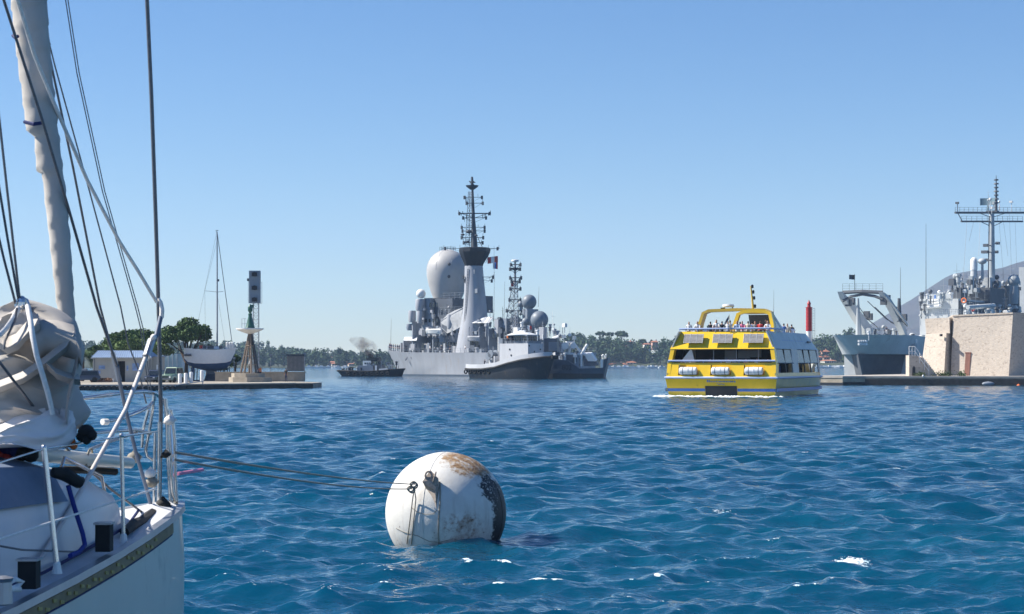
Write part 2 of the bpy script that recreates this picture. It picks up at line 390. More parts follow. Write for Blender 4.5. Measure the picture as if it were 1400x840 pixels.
# the two mooring lines running to the yacht's bow, with their knots
BOW = P(236, 634, 12.9)
for i, (q0, q1, nm) in enumerate((((240, 619, 12.9), (577, 664, 0), 'upper mooring line stretched from the yacht bow to the buoy'), ((240, 629, 12.9), (574, 669, 0), 'lower mooring line stretched from the yacht bow to the buoy'))):
    A = P(*q0); kb = on_ball(q1[0], q1[1], .19); B = Vector((kb.x + bc.x, kb.y + bc.y, kb.z + cz))
    t_ = thing('mooring_line', nm, 'rope', (A.x, A.y, A.z), 0, 'mooring lines to the buoy')
    b = MB(); n = 24; pts = []
    for k in range(n + 1):
        s = k / n; q = A.lerp(B, s); q.z -= (.16 + .10 * i) * 4 * s * (1 - s) * .25; pts.append(q)
    b.path(pts, .0095, 6); b.build('rope_span', M['rope'], t_, world=True, smooth=50)
    b = MB(); n = 40
    for w_ in range(2):
        b.path([B + Vector((-.02 + .05 * math.cos(t) + .02 * w_, .03 * math.sin(2 * t) - .02, .045 * math.sin(t) - .02 * w_)) for t in np.linspace(0, 2 * math.pi, 13)[:-1]], .014, 6, closed=True)
    b.build('knot', M['rope'], t_, world=True, smooth=50)
# ------------------------------------------------------------------ people: one continuous skinned body, four materials
def person_mesh(name, J, hair_back=1.0):
    """J: dict of joints (metres, feet at z=0, facing -Y)"""
    bm_v = []; ed = []; rad = []
    def V(p, r): bm_v.append(p); rad.append(r); return len(bm_v) - 1
    pel = V(J['pelvis'], (.15, .11)); bel = V(J['belly'], (.135, .10)); ch = V(J['chest'], (.165, .115)); nk = V(J['neck'], (.06, .06)); hd = V(J['head0'], (.072, .085)); hd1 = V(J['head1'], (.078, .098)); hd2 = V(J['head2'], (.05, .065))
    ed += [(pel, bel), (bel, ch), (ch, nk), (nk, hd), (hd, hd1), (hd1, hd2)]
    for s in ('l', 'r'):
        sh = V(J['sh' + s], (.07, .065)); el = V(J['el' + s], (.045, .045)); wr = V(J['wr' + s], (.03, .034)); pa = V(J['pa' + s], (.024, .042)); ha = V(J['ha' + s], (.012, .03))
        ed += [(ch, sh), (sh, el), (el, wr), (wr, pa), (pa, ha)]
        hp = V(J['hp' + s], (.098, .098)); kn = V(J['kn' + s], (.062, .065)); an = V(J['an' + s], (.04, .045)); to = V(J['to' + s], (.045, .028))
        ed += [(pel, hp), (hp, kn), (kn, an), (an, to)]
    me = bpy.data.meshes.new(name); me.from_pydata(bm_v, ed, []); o = bpy.data.objects.new(name, me); C.objects.link(o)
    md = o.modifiers.new('s', 'SKIN'); md.use_smooth_shade = True
    for i, r in enumerate(rad): me.skin_vertices[0].data[i].radius = r
    me.skin_vertices[0].data[0].use_root = True
    ss = o.modifiers.new('u', 'SUBSURF'); ss.levels = 1; ss.render_levels = 1
    dg = bpy.context.evaluated_depsgraph_get(); ev = o.evaluated_get(dg); r = bpy.data.meshes.new_from_object(ev)
    bpy.data.objects.remove(o); r.name = name
    for k in ('skin', 'hair', 'shirt', 'trouser'): r.materials.append(M['skin'])
    waist = J['pelvis'][2] + .06; nkz = J['neck'][2] - .03; hz = J['head1'][2]; hy = J['head1'][1]
    wrs = [Vector(J['wrl']), Vector(J['wrr'])]; els = [Vector(J['ell']), Vector(J['elr'])]
    for p in r.polygons:
        c = p.center
        d = min((c - q).length for q in wrs)
        if c.z > nkz:
            p.material_index = 1 if (c.z > hz + .045 or (c.y > hy + .012 and c.z > hz - .09)) else 0
        elif d < .17 or min((c - Vector(J['pa' + s])).length for s in 'lr') < .12: p.material_index = 0
        elif min((c - q).length for q in els) < .05: p.material_index = 0
        elif c.z > waist: p.material_index = 2
        elif c.z < .09: p.material_index = 1
        else: p.material_index = 3
    r.shade_smooth(); return r
def joints(lean=0.0, arms='down', sit=False, stride=.0):
    J = {}
    pz = .95 if not sit else .52
    J['pelvis'] = (0, 0, pz); J['belly'] = (0, -.01 - lean * .3, pz + .17); J['chest'] = (0, -lean * .7, pz + .40); J['neck'] = (0, -lean - .0, pz + .57)
    J['head0'] = (0, -lean - .02, pz + .645); J['head1'] = (0, -lean - .02, pz + .72); J['head2'] = (0, -lean - .01, pz + .80)
    for s, q in (('l', 1), ('r', -1)):
        J['sh' + s] = (.185 * q, -lean * .85, pz + .50)
        if arms == 'down': J['el' + s] = (.235 * q, -lean * .6 + .03, pz + .22); J['wr' + s] = (.25 * q, -lean * .5 - .05, pz - .02); J['pa' + s] = (.245 * q, -lean * .5 - .07, pz - .10); J['ha' + s] = (.235 * q, -lean * .5 - .085, pz - .17)
        elif arms == 'rail': J['el' + s] = (.25 * q, -lean - .12, pz + .25); J['wr' + s] = (.18 * q, -lean - .34, pz + .20); J['pa' + s] = (.14 * q, -lean - .41, pz + .20); J['ha' + s] = (.10 * q, -lean - .47, pz + .18)
        elif arms == 'up':
            if q > 0: J['el' + s] = (.27 * q, -lean - .14, pz + .34); J['wr' + s] = (.12 * q, -lean - .24, pz + .55); J['pa' + s] = (.08 * q, -lean - .25, pz + .63); J['ha' + s] = (.06 * q, -lean - .24, pz + .69)
            else: J['el' + s] = (.24 * q, -lean * .6 + .03, pz + .22); J['wr' + s] = (.2 * q, -lean - .16, pz + .08); J['pa' + s] = (.17 * q, -lean - .22, pz + .05); J['ha' + s] = (.14 * q, -lean - .27, pz + .03)
        if sit: J['hp' + s] = (.10 * q, -.06, .50); J['kn' + s] = (.12 * q, -.46, .50); J['an' + s] = (.12 * q, -.44, .08); J['to' + s] = (.13 * q, -.58, .03)
        else: J['hp' + s] = (.095 * q, 0, .86); J['kn' + s] = (.11 * q, -.03 - stride * q, .49); J['an' + s] = (.115 * q, .02 - stride * q * 1.6, .08); J['to' + s] = (.14 * q, -.14 - stride * q * 1.6, .03)
    return J
PM = {'stand': person_mesh('person_standing', joints()), 'rail': person_mesh('person_leaning', joints(.12, 'rail')), 'up': person_mesh('person_hand_up', joints(.03, 'up')), 'walk': person_mesh('person_walking', joints(.04, 'down', stride=.12)), 'sit': person_mesh('person_sitting', joints(.05, 'rail', sit=True))}
CLOTH = {}
def cloth(name, col):
    if name not in CLOTH: CLOTH[name] = mat(name + '_cloth', col, .85, var=.12, scale=6)
    return CLOTH[name]
COL = {'white': (.75, .75, .74), 'black': (.02, .02, .025), 'pink': (.7, .2, .33), 'blue': (.06, .14, .38), 'navy': (.02, .03, .07), 'red': (.5, .04, .04), 'grey': (.25, .26, .28), 'khaki': (.3, .24, .15), 'pale_blue': (.4, .52, .68), 'orange': (.7, .2, .05), 'green': (.08, .2, .09), 'cream': (.65, .58, .45)}
HAIRC = {'dark': (.02, .015, .012), 'brown': (.09, .05, .03), 'fair': (.4, .28, .14), 'grey': (.4, .4, .4)}
def person(label, loc, face, pose='stand', top='white', bottom='navy', hair='dark', group=None, scale=1.0, cat='person'):
    o = bpy.data.objects.new('person', PM[pose]); C.objects.link(o); o.location = loc; o.rotation_euler = (0, 0, face); o.scale = (scale,) * 3
    for i, m_ in enumerate((M['skin'], cloth('hair_' + hair, HAIRC[hair]), cloth(top, COL[top]), cloth(bottom, COL[bottom]))):
        o.material_slots[i].link = 'OBJECT'; o.material_slots[i].material = m_
    return tag(o, label, cat, group)
# ------------------------------------------------------------------ yellow excursion ferry
M['yellow'] = mat('yellow_gloss_paint', (.86, .55, .015), .3, var=.07, scale=.9, coat=.3, dirt=(.55, .34, .03), dirt_amt=.05)
M['ferry_grey'] = mat('ferry_side_white', (.52, .54, .53), .38, var=.14, scale=.7, stretch=(1, 1, .4), dirt=(.3, .28, .22), dirt_amt=.25)
M['ferry_hull'] = mat('ferry_hull_ochre', (.58, .46, .13), .3, var=.2, scale=.6, dirt=(.34, .33, .28), dirt_amt=.35, coat=.3)  # mottled ochre, with the reflection on the lower side worked into the colour
M['ferry_blue'] = mat('ferry_blue_stripe', (.04, .16, .5), .35, var=.12)
M['ferry_rail'] = mat('pale_blue_rail', (.36, .45, .68), .35, var=.1)
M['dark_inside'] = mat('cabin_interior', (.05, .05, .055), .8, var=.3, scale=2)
M['wicker'] = mat('grey_slat_grille', (.34, .33, .33), .8, var=.45, scale=9)
M['raft_white'] = mat('liferaft_fibreglass', (.74, .75, .76), .45, var=.1, scale=3)
M['deck_grey'] = mat('deck_paint', (.3, .31, .32), .8, var=.2)
fy = Frame(985, 162.3, 68.5)
ferry = thing('ferry', 'yellow two decked passenger ferry crowded with people, seen from behind', 'ferry', fy.o, fy.a)
HW = 5.08
def hwz(z):      # half width of the superstructure by height
    return float(np.interp(z, [1.7, 3.0, 4.3, 5.85], [5.0, 4.95, 4.72, 4.05]))
def tap(u, k=0.0):    # plan taper towards the bow
    return 1.0 if u < 18 else max(.06, 1 - ((u - 18) / 9.6) ** 1.8 * .94)
# hull: two bands split so that transom is yellow and sides grey
us = [0, 3, 8, 13, 17, 19.5, 21.5, 23.5, 25.5, 27.4]
def ring(u, zs, flare=1.0):
    t = tap(u); R = []
    for z in zs: R.append((u, HW * t * (.93 + .07 * min(1, max(0, z) / 1.6)), z))
    return R + [(p[0], -p[1], p[2]) for p in reversed(R)]
def und(R): return [(p[0] + (max(0, 1.68 - p[2]) * .24 if p[0] < .5 else 0), p[1], p[2]) for p in R]
b = MB(); b.loft([und(ring(u, (-.6, 0, .8, 1.68))) for u in us]); b.build('hull', M['ferry_hull'], ferry, smooth=35)
def tru(z): return -.05 + (1.68 - z) * .24
def tbar(mb, y0, y1, za, zb, d):
    mb.hexa([(tru(za) - d, y0, za), (tru(za) - .003, y0, za), (tru(za) - .003, y1, za), (tru(za) - d, y1, za)], [(tru(zb) - d, y0, zb), (tru(zb) - .003, y0, zb), (tru(zb) - .003, y1, zb), (tru(zb) - d, y1, zb)])
b = MB(); b.hexa([(tru(-.6), -HW * .935, -.6), (tru(-.6) + .047, -HW * .935, -.6), (tru(-.6) + .047, HW * .935, -.6), (tru(-.6), HW * .935, -.6)], [(-.05, -HW, 1.66), (-.003, -HW, 1.66), (-.003, HW, 1.66), (-.05, HW, 1.66)]); b.build('transom', M['yellow'], ferry)
b = MB(); tbar(b, -1.47, 1.43, -.5, .98, .04); b.build('stern_hatch', M['black_paint'], ferry)
# stripes and rub rail
b = MB(); b.loft([[(u, HW * tap(u) * 1.0 + .045, z) for z in (.5, .78)] + [(u, HW * tap(u) + .005, z) for z in (.78, .5)] for u in us[:8]])
b.loft([[(u, -HW * tap(u) * 1.0 - .045, z) for z in (.5, .78)] + [(u, -HW * tap(u) - .005, z) for z in (.78, .5)] for u in us[:8]])
b.build('lower_stripe', M['ferry_blue'], ferry)
for y0_, y1_ in ((-HW * .97, -1.5), (1.46, HW * .97)):
    b = MB(); tbar(b, y0_, y1_, .5, .76, .02); b.build('stern_stripe', M['ferry_blue'], ferry)
b = MB(); rr = [(-.06, y, 1.72) for y in (-HW - .04, HW + .04)]
b.path([(26.6, .85, 1.74), (23.5, HW * tap(23.5) + .05, 1.73), (19.5, HW * tap(19.5) + .05, 1.72), (13, HW + .05, 1.72), (5, HW + .05, 1.72), (-.06, HW + .05, 1.72), (-.06, -HW - .05, 1.72), (5, -HW - .05, 1.72), (13, -HW - .05, 1.72), (19.5, -HW * tap(19.5) - .05, 1.72), (23.5, -HW * tap(23.5) - .05, 1.73), (26.6, -.85, 1.74)], .10, 8); b.build('rub_rail', M['ferry_rail'], ferry, smooth=50)
# stern panel carrying the life rafts, with three recesses
def sp(u, y, z): return (u, y, z)
def stern(z): return -.02 + (z - 1.8) * .26      # slope of the stern panel
b = MB()
cuts = [(-3.02, .95), (0.02, .95), (2.98, .95)]
edges = [-4.93] + [e for c, h in cuts for e in (c - h, c + h)] + [4.93]
z0, z1, zr0, zr1 = 1.80, 3.06, 1.92, 2.86
def panel(y0, y1, za, zb, d=.12):
    b.hexa([(stern(za), y0, za), (stern(za) + d, y0, za), (stern(za) + d, y1, za), (stern(za), y1, za)], [(stern(zb), y0, zb), (stern(zb) + d, y0, zb), (stern(zb) + d, y1, zb), (stern(zb), y1, zb)])
for i in range(0, len(edges) - 1):
    if i % 2 == 0: panel(edges[i], edges[i + 1], z0, z1)
    else: panel(edges[i], edges[i + 1], z0, zr0); panel(edges[i], edges[i + 1], zr1, z1)
b.build('stern_panel', M['yellow'], ferry)
for c, h in cuts:
    b = MB(); b.hexa([(.55, c - h, 1.8), (.6, c - h, 1.8), (.6, c + h, 1.8), (.55, c + h, 1.8)], [(.7, c - h, 3), (.75, c - h, 3), (.75, c + h, 3), (.7, c + h, 3)])
    b.build('recess_back', M['yellow'], ferry)
for c, h in cuts:
    b = MB(); b.lathe([(.02, -.80), (.26, -.80), (.33, -.74), (.345, -.62), (.345, -.06), (.37, -.05), (.37, .05), (.345, .06), (.345, .62), (.33, .74), (.26, .80), (.02, .80)], (.10, c, 2.32), 18, 'y'); r_ = b.build('life_raft', M['raft_white'], ferry, smooth=40)
    for o_ in (-.45, .45): b = MB(); b.lathe([(.352, o_ - .03), (.352, o_ + .03), (.33, o_ + .03), (.33, o_ - .03)], (.10, c, 2.32), 18, 'y'); b.build('strap', M['navy_dark'], r_)
# floor, ceiling and bulkhead of the open after deck
b = MB(); b.box(.7, 22, -4.2, 4.2, 1.72, 1.80); b.build('main_deck', M['deck_grey'], ferry)
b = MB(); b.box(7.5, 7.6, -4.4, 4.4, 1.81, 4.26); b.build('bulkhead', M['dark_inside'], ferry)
# side walls as bands: sill band, window pillars, top band (grey)
usw = [0.35, 2.6, 5.0, 7.4, 10, 12.6, 15, 17, 19, 20.8, 22.2]
def wall_band(za, zb, s, ua, ub, nm, m_, du0=0, du1=0):
    b = MB(); U = [ua + (ub - ua) * i / 12 for i in range(13)]; R = []
    for u in U:
        t = tap(u)
        R.append([(u - du0 * (u - ua) / max(ub - ua, .01), s * hwz(za) * t, za), (u - du1 * (u - ua) / max(ub - ua, .01), s * hwz(zb) * t, zb), (u - du1 * (u - ua) / max(ub - ua, .01), s * (hwz(zb) * t - .1), zb), (u - du0 * (u - ua) / max(ub - ua, .01), s * (hwz(za) * t - .1), za)])
    b.loft(R); return b.build(nm, m_, ferry, smooth=35)
for s in (1, -1):
    wall_band(1.76, 2.15, s, .0, 25.5, 'side_sill', M['ferry_hull'])
    wall_band(4.30, 5.85, s, .5, 24.0, 'side_upper', M['ferry_grey'], 0, 3.0)
    # corner post (yellow quarter) and pillars
    b = MB()
    def post(ua, ub, za, zb, d=.12, dx=0):
        b.hexa([(ua, s * hwz(za) * tap(ua) + s * .01, za), (ub, s * hwz(za) * tap(ub) + s * .01, za), (ub, s * (hwz(za) * tap(ub) - d), za), (ua, s * (hwz(za) * tap(ua) - d), za)],
               [(ua + dx, s * hwz(zb) * tap(ua) + s * .01, zb), (ub + dx, s * hwz(zb) * tap(ub) + s * .01, zb), (ub + dx, s * (hwz(zb) * tap(ub) - d), zb), (ua + dx, s * (hwz(zb) * tap(ua) - d), zb)])
    post(-.03, 1.0, 1.79, 3.05, .35, .3); post(.27, .95, 3.05, 4.32, .35, .2); b.build('corner_post', M['yellow'], ferry)
    for ua, ub in ((7.0, 9.4), (18.0, 19.4), (23.0, 24.0)):
        b = MB(); post(ua, ub, 2.15, 4.31, .1, .12); b.build('pillar', M['ferry_grey'], ferry)
    for ua, ub in ((4.1, 4.25), (12.0, 12.2), (14.6, 14.8)):
        b = MB(); post(ua, ub, 2.15, 4.31, .1, .05); b.build('pillar', M['black_paint'], ferry)
    for ua, ub in ((1.0, 7.0), (9.4, 12), (12.2, 14.6), (14.8, 18.0), (19.4, 23.0)):
        za, zb = (3.05, 4.24)
        b = MB(); b.hexa([(ua + .06, s * (hwz(za) * tap(ua) - .06), za), (ub - .06, s * (hwz(za) * tap(ub) - .06), za), (ub - .06, s * (hwz(za) * tap(ub) - .09), za), (ua + .06, s * (hwz(za) * tap(ua) - .09), za)],
                         [(ua + .12, s * (hwz(zb) * tap(ua) - .06), zb), (ub, s * (hwz(zb) * tap(ub) - .06), zb), (ub, s * (hwz(zb) * tap(ub) - .09), zb), (ua + .12, s * (hwz(zb) * tap(ua) - .09), zb)]); b.build('window', M['window'], ferry)
    b = MB(); b.path([(1.0, s * 4.97, 3.02), (7, s * 4.97, 3.02)], .05, 6); b.path([(9.4, s * 4.97, 3.02), (15, s * 4.97, 3.02), (17.6, s * 4.97 * tap(17.6), 3.02)], .05, 6); b.build('window_rail', M['navy_dark'], ferry)
# front of the cabin
b = MB(); t = tap(24.0)
b.hexa([(24, -4.9 * t, 1.79), (26, -.5, 1.79), (26, .5, 1.79), (24, 4.9 * t, 1.79)], [(22.2, -4.6 * t, 4.3), (23.6, -.5, 4.3), (23.6, .5, 4.3), (22.2, 4.6 * t, 4.3)]); b.build('cabin_front', M['ferry_grey'], ferry)
# upper deck slab and sloping yellow after bulwark
b = MB(); b.loft([[(u, hwz(4.3) * tap(u) - .12, 4.27), (u, hwz(4.8) * tap(u) - .12, 4.8), (u, -hwz(4.8) * tap(u) + .12, 4.8), (u, -hwz(4.3) * tap(u) + .12, 4.27)] for u in (.98, 5, 10, 15, 18, 20, 21.5)]); b.build('upper_deck', M['deck_grey'], ferry)
def up(z): return .42 + (z - 4.28) * .55
b = MB(); b.hexa([(up(4.28), -4.78, 4.28), (up(4.28) + .1, -4.78, 4.28), (up(4.28) + .1, 4.78, 4.28), (up(4.28), 4.78, 4.28)], [(up(5.85), -4.07, 5.85), (up(5.85) + .1, -4.07, 5.85), (up(5.85) + .1, 4.07, 5.85), (up(5.85), 4.07, 5.85)]); b.build('upper_stern_panel', M['yellow'], ferry)
# three slatted grilles standing off the panel
for c in (-3.0 + .15, -.05, 2.62):
    g = MB(); zc0, zc1 = 4.82, 5.62; du = .38
    for k in range(7):
        zz = zc0 + (zc1 - zc0) * (k + .15) / 7; zz2 = zz + .085
        g.hexa([(up(zz) - du, c - .87, zz), (up(zz) - du + .05, c - .87, zz), (up(zz) - du + .05, c + .87, zz), (up(zz) - du, c + .87, zz)], [(up(zz2) - du, c - .87, zz2), (up(zz2) - du + .05, c - .87, zz2), (up(zz2) - du + .05, c + .87, zz2), (up(zz2) - du, c + .87, zz2)])
    gr = g.build('slat_grille', M['wicker'], ferry)
    g = MB()
    for y_ in (-.87, -.3, .3, .87): g.tube((up(zc0) - du + .02, c + y_, zc0 - .02), (up(zc1) - du + .02, c + y_, zc1 + .02), .035, n=5)
    g.box(up(zc0) - du + .055, up(zc0) - du + .065, c - .85, c + .85, zc0, zc0 + .05)
    g.tube((up(5.2) - du + .05, c - .5, 5.2), (up(5.2) + .02, c - .5, 5.2), .04); g.tube((up(5.2) - du + .05, c + .5, 5.2), (up(5.2) + .02, c + .5, 5.2), .04)
    g.hexa([(up(zc0) - du + .08, c - .84, zc0), (up(zc0) - du + .1, c - .84, zc0), (up(zc0) - du + .1, c + .84, zc0), (up(zc0) - du + .08, c + .84, zc0)], [(up(zc1) - du + .08, c - .84, zc1), (up(zc1) - du + .1, c - .84, zc1), (up(zc1) - du + .1, c + .84, zc1), (up(zc1) - du + .08, c + .84, zc1)])
    g.build('grille_frame', M['navy_grey'], gr)
# rails
def rail(pts, nm='railing', r=.085, drop=.35, m_=None):
    b = MB(); b.path(pts, r, 6)
    for i in range(len(pts) - 1):
        n = max(1, int((Vector(pts[i + 1]) - Vector(pts[i])).length / 1.6))
        for k in range(n):
            q = Vector(pts[i]).lerp(Vector(pts[i + 1]), k / n); b.tube(q, (q.x, q.y, q.z - drop), .03, n=5)
    return b.build(nm, m_ or M['ferry_rail'], ferry, smooth=50)
rail([(14.5, 3.7, 6.1), (7, 4.1, 6.1), (1.3, 4.12, 6.1), (1.15, -4.12, 6.1), (7, -4.1, 6.1)], drop=.3)
rail([(.25, 4.9, 3.22), (.2, -4.9, 3.22)], drop=.2)
rail([(12.5, -3.6, 6.2), (18.0, -2.6, 6.2)], drop=.42)
_before = set(ferry.children)
# arch and wheelhouse on the upper deck
def archpath(u, y0, y1, zb, zt, lean=.6, ru=.0):
    return [(u, y0, zb), (u + lean * .5, y0 + (.18 if y0 < y1 else -.18), (zb + zt) / 2 + .3), (u + lean, y0 + (.42 if y0 < y1 else -.42), zt - .16), (u + lean, y0 + (.85 if y0 < y1 else -.85), zt), (u + lean, (y0 + y1) / 2, zt + .08), (u + lean, y1 - (.85 if y0 < y1 else -.85), zt), (u + lean, y1 - (.42 if y0 < y1 else -.42), zt - .16), (u + lean * .5, y1 - (.18 if y0 < y1 else -.18), (zb + zt) / 2 + .3), (u, y1, zb)]
def arch(u, y0, y1, zb, zt, wid, thick, nm, m_, lean=.6):
    pts = [Vector(p) for p in archpath(u, y0, y1, zb, zt, lean)]; cy, czz = (y0 + y1) / 2, zb
    b = MB(); R = []
    for i, p in enumerate(pts):
        a = pts[max(0, i - 1)]; c = pts[min(len(pts) - 1, i + 1)]; t = (c - a); nrm = Vector((0, -t.z, t.y)).normalized()
        if nrm.dot(p - Vector((p.x, cy, czz))) < 0: nrm = -nrm
        R.append([p + nrm * thick, p + nrm * thick + Vector((wid, 0, 0)), p - nrm * thick * .2 + Vector((wid, 0, 0)), p - nrm * thick * .2])
    b.loft(R); return b.build(nm, m_, ferry, smooth=40)
M['arch_yellow'] = mat('arch_ochre_paint', (.55, .38, .05), .35, var=.12)
arch(8.3, 3.15, -3.75, 4.85, 7.72, 1.1, .22, 'roof_arch', M['arch_yellow'])
arch(7.6, -.35, -3.95, 4.85, 7.55, .5, .26, 'wheelhouse_frame', M['yellow'], lean=.5)
b = MB(); b.hexa([(8.6, -3.9, 4.85), (13.0, -3.5, 4.85), (13.0, -.6, 4.85), (8.6, -.6, 4.85)], [(9.0, -3.35, 7.5), (11.2, -3.1, 7.5), (11.2, -.9, 7.5), (9.0, -.9, 7.5)]);
b2 = MB(); b2.hexa([(8.9, -3.4, 7.52), (11.4, -3.2, 7.52), (11.4, -.8, 7.52), (8.9, -.8, 7.52)], [(8.9, -3.2, 7.66), (11.3, -3.0, 7.66), (11.3, -.9, 7.66), (8.9, -.9, 7.66)]); b2.build('wheelhouse_roof', M['arch_yellow'], ferry)
# wheelhouse side window (dark) as sloped panel
b = MB(); b.slab([(9.6, -3.87, 6.0), (12.6, -3.62, 6.0), (11.0, -3.2, 7.45), (9.75, -3.36, 7.45)], (0, .05, 0)); b.build('side_window', M['window'], ferry)
b = MB(); b.slab([(12.75, -3.5, 6.0), (12.7, -.7, 6.0), (11.1, -.9, 7.45), (11.1, -3.1, 7.45)], (.04, 0, 0)); b.build('windscreen', M['window'], ferry)
b = MB(); b.slab([(8.6, 3.17, 5.9), (9.2, 3.17, 5.9), (9.9, 2.8, 7.35), (9.2, 2.8, 7.35)], (0, -.06, 0)); b.build('arch_window', M['window'], ferry)
b = MB(); b.hexa([(9.0, -3.95, 4.85), (13.6, -3.6, 4.85), (13.6, -3.5, 4.85), (9.0, -3.85, 4.85)], [(9.1, -3.9, 5.98), (13.2, -3.62, 5.98), (13.2, -3.52, 5.98), (9.1, -3.8, 5.98)])
b.hexa([(12.6, -3.62, 5.98), (14.6, -3.5, 5.98), (14.6, -3.42, 5.98), (12.6, -3.54, 5.98)], [(11.05, -3.22, 7.5), (11.5, -3.2, 7.5), (11.5, -3.12, 7.5), (11.05, -3.14, 7.5)])
b.build('wheelhouse_side', M['ferry_grey'], ferry)
# mast with lamps, radar, whip aerial
b = MB(); b.path([(9.6, -1.72, 7.7), (9.75, -1.62, 8.6), (9.9, -1.42, 10.05)], [.13, .10, .06], 8); mst = b.build('mast', M['arch_yellow'], ferry, smooth=40)
for z_, y_ in ((8.2, -1.66), (8.95, -1.58), (9.5, -1.5), (10.0, -1.42)):
    b = MB(); b.lathe([(.02, -.16), (.12, -.14), (.12, .12), (.03, .18)], (9.85, y_ - .16, z_), 8); b.build('lamp', M['black_paint'], mst)
b = MB(); b.lathe([(.02, 0), (.5, .02), (.55, .12), (.5, .26), (.02, .3)], (9.6, .6, 8.12), 16); rd = b.build('radar', M['white_paint'], ferry, smooth=40)
b = MB(); b.tube((9.6, .2, 7.72), (9.6, .2, 8.12), .06); b.tube((9.6, .95, 7.72), (9.6, .95, 8.12), .06); b.box(9.5, 9.7, 1.0, 1.3, 7.75, 8.1); b.box(9.5, 9.7, .1, .35, 7.75, 8.0); b.build('radar_bracket', M['black_paint'], rd)
b = MB(); b.tube((10.5, -3.4, 7.3), (10.6, -3.4, 9.7), .022, .008, 5); b.build('aerial', M['wire'], ferry)
for o in set(ferry.children) - _before: o.location.x = -4.6
# seats, stanchions, table inside the after deck, white awning sheet
for y_ in (-3.2, -1.2, .9, 2.9): b = MB(); b.tube((1.0, y_, 1.8), (1.0, y_, 4.26), .045); b.build('stanchion', M['navy_grey'], ferry)
for y_ in (-3.4, -1.1, 1.1, 3.4):
    b = MB(); b.box(4.6, 5.0, y_ - .8, y_ + .8, 1.8, 2.25); b.box(5.0, 5.1, y_ - .8, y_ + .8, 1.8, 2.75); b.build('bench', M['ferry_blue'], ferry)
b = MB(); b.slab([(.9, 3.95, 3.1), (.9, 2.6, 3.1), (.95, 2.9, 4.2), (.95, 3.05, 4.25)], (.03, 0, 0)); b.build('white_sheet', M['white_paint'], ferry)
for y_, h_ in ((-1.15, .8), (.1, .9), (-2.2, .7)):
    b = MB(); b.box(3.9, 3.95, y_ - .55, y_ + .55, 4.25 - h_, 4.2); b.build('roller_blind', M['navy_grey'], ferry)
# blurred blue name on the transom: a row of short script strokes, and wave emblem below
rs = random.Random(5); b = MB(); y = 1.25
while y > -1.3:
    ww = rs.uniform(.07, .14); hh = rs.choice([.12, .12, .2]); tbar(b, y - ww, y, 1.32, 1.32 + hh, .012); y -= ww + rs.uniform(.03, .08)
b.build('name_lettering', M['ferry_blue'], ferry)
b = MB(); b.path([(tru(1.14) - .01, .35 - .07 * k, 1.14 + .05 * math.sin(k * 1.3)) for k in range(11)], .025, 5); b.build('wave_emblem', M['ferry_blue'], ferry)
# mouldings on side
b = MB(); b.box(15.2, 16.4, -4.56, -4.40, 4.98, 5.1); b.build('side_vent', M['navy_dark'], ferry)
rs = random.Random(11); b = MB(); yy = 0
b.path([(5 + .42 * k, -4.36 - .0 * k + .002, 5.05 + (.03 if k % 2 else -.02)) for k in range(22)], .05, 4); b.build('side_lettering', mat('faded_blue_letters', (.25, .36, .6), .5), ferry)
# passengers
def fperson(label, u, v, z, face, **k):
    q = fy.o + fy.h * u + fy.p * v; return person(label, (q.x, q.y, z), fy.a + face, **k)
A_ = math.pi / 2
PS = [('woman in a white shirt at the far left end of the ferry top rail', 3.0, 3.75, -A_, 'stand', 'white', 'navy', 'brown'),
      ('passenger in a white T-shirt with dark hair, second from left on ferry top deck', 2.4, 2.75, -A_, 'rail', 'white', 'black', 'dark'),
      ('passenger in black beside the left leg of the yellow ferry arch', 3.4, 1.85, A_, 'stand', 'black', 'navy', 'dark'),
      ('white shirted passenger under the arch, left of the tallest one', 2.3, .95, -A_, 'rail', 'white', 'khaki', 'dark'),
      ('tall passenger in pale blue standing highest under the open yellow arch', 4.6, .35, A_, 'up', 'pale_blue', 'navy', 'brown'),
      ('passenger in a bright white top at the middle of the ferry top rail', 2.2, -.1, -A_, 'stand', 'white', 'blue', 'dark'),
      ('passenger in a navy top beside the small flagstaff on the ferry', 3.1, -.75, A_, 'stand', 'navy', 'navy', 'brown'),
      ('passenger in a pink shirt on the ferry top deck', 2.6, -1.1 - .25, -A_, 'rail', 'pink', 'white', 'dark'),
      ('passenger in a cream shirt right of the pink shirted one', 2.8, -2.0 + .2, A_, 'stand', 'cream', 'khaki', 'dark'),
      ('passenger in a grey top left of the wheelhouse frame', 3.2, -2.35, -A_, 'stand', 'grey', 'black', 'dark'),
      ('passenger in a red top low at the wheelhouse frame', 2.9, -2.85, A_, 'rail', 'red', 'navy', 'brown'),
      ('passenger in black standing tall inside the wheelhouse frame opening', 4.4, -3.05, -A_, 'up', 'black', 'navy', 'dark'),
      ('passenger in a white vest right of the wheelhouse frame opening', 2.5, -3.7, -A_, 'rail', 'white', 'navy', 'fair'),
      ('passenger in a blue shirt forward on the ferry, left of two', 13.4, -2.6, A_, 'stand', 'blue', 'navy', 'dark'),
      ('passenger in a pale shirt forward on the ferry, middle of three', 14.3, -2.75, -A_, 'stand', 'cream', 'navy', 'brown'),
      ('passenger in black at the forward end of the ferry top rail', 17.4, -2.45, A_, 'stand', 'black', 'black', 'dark')]
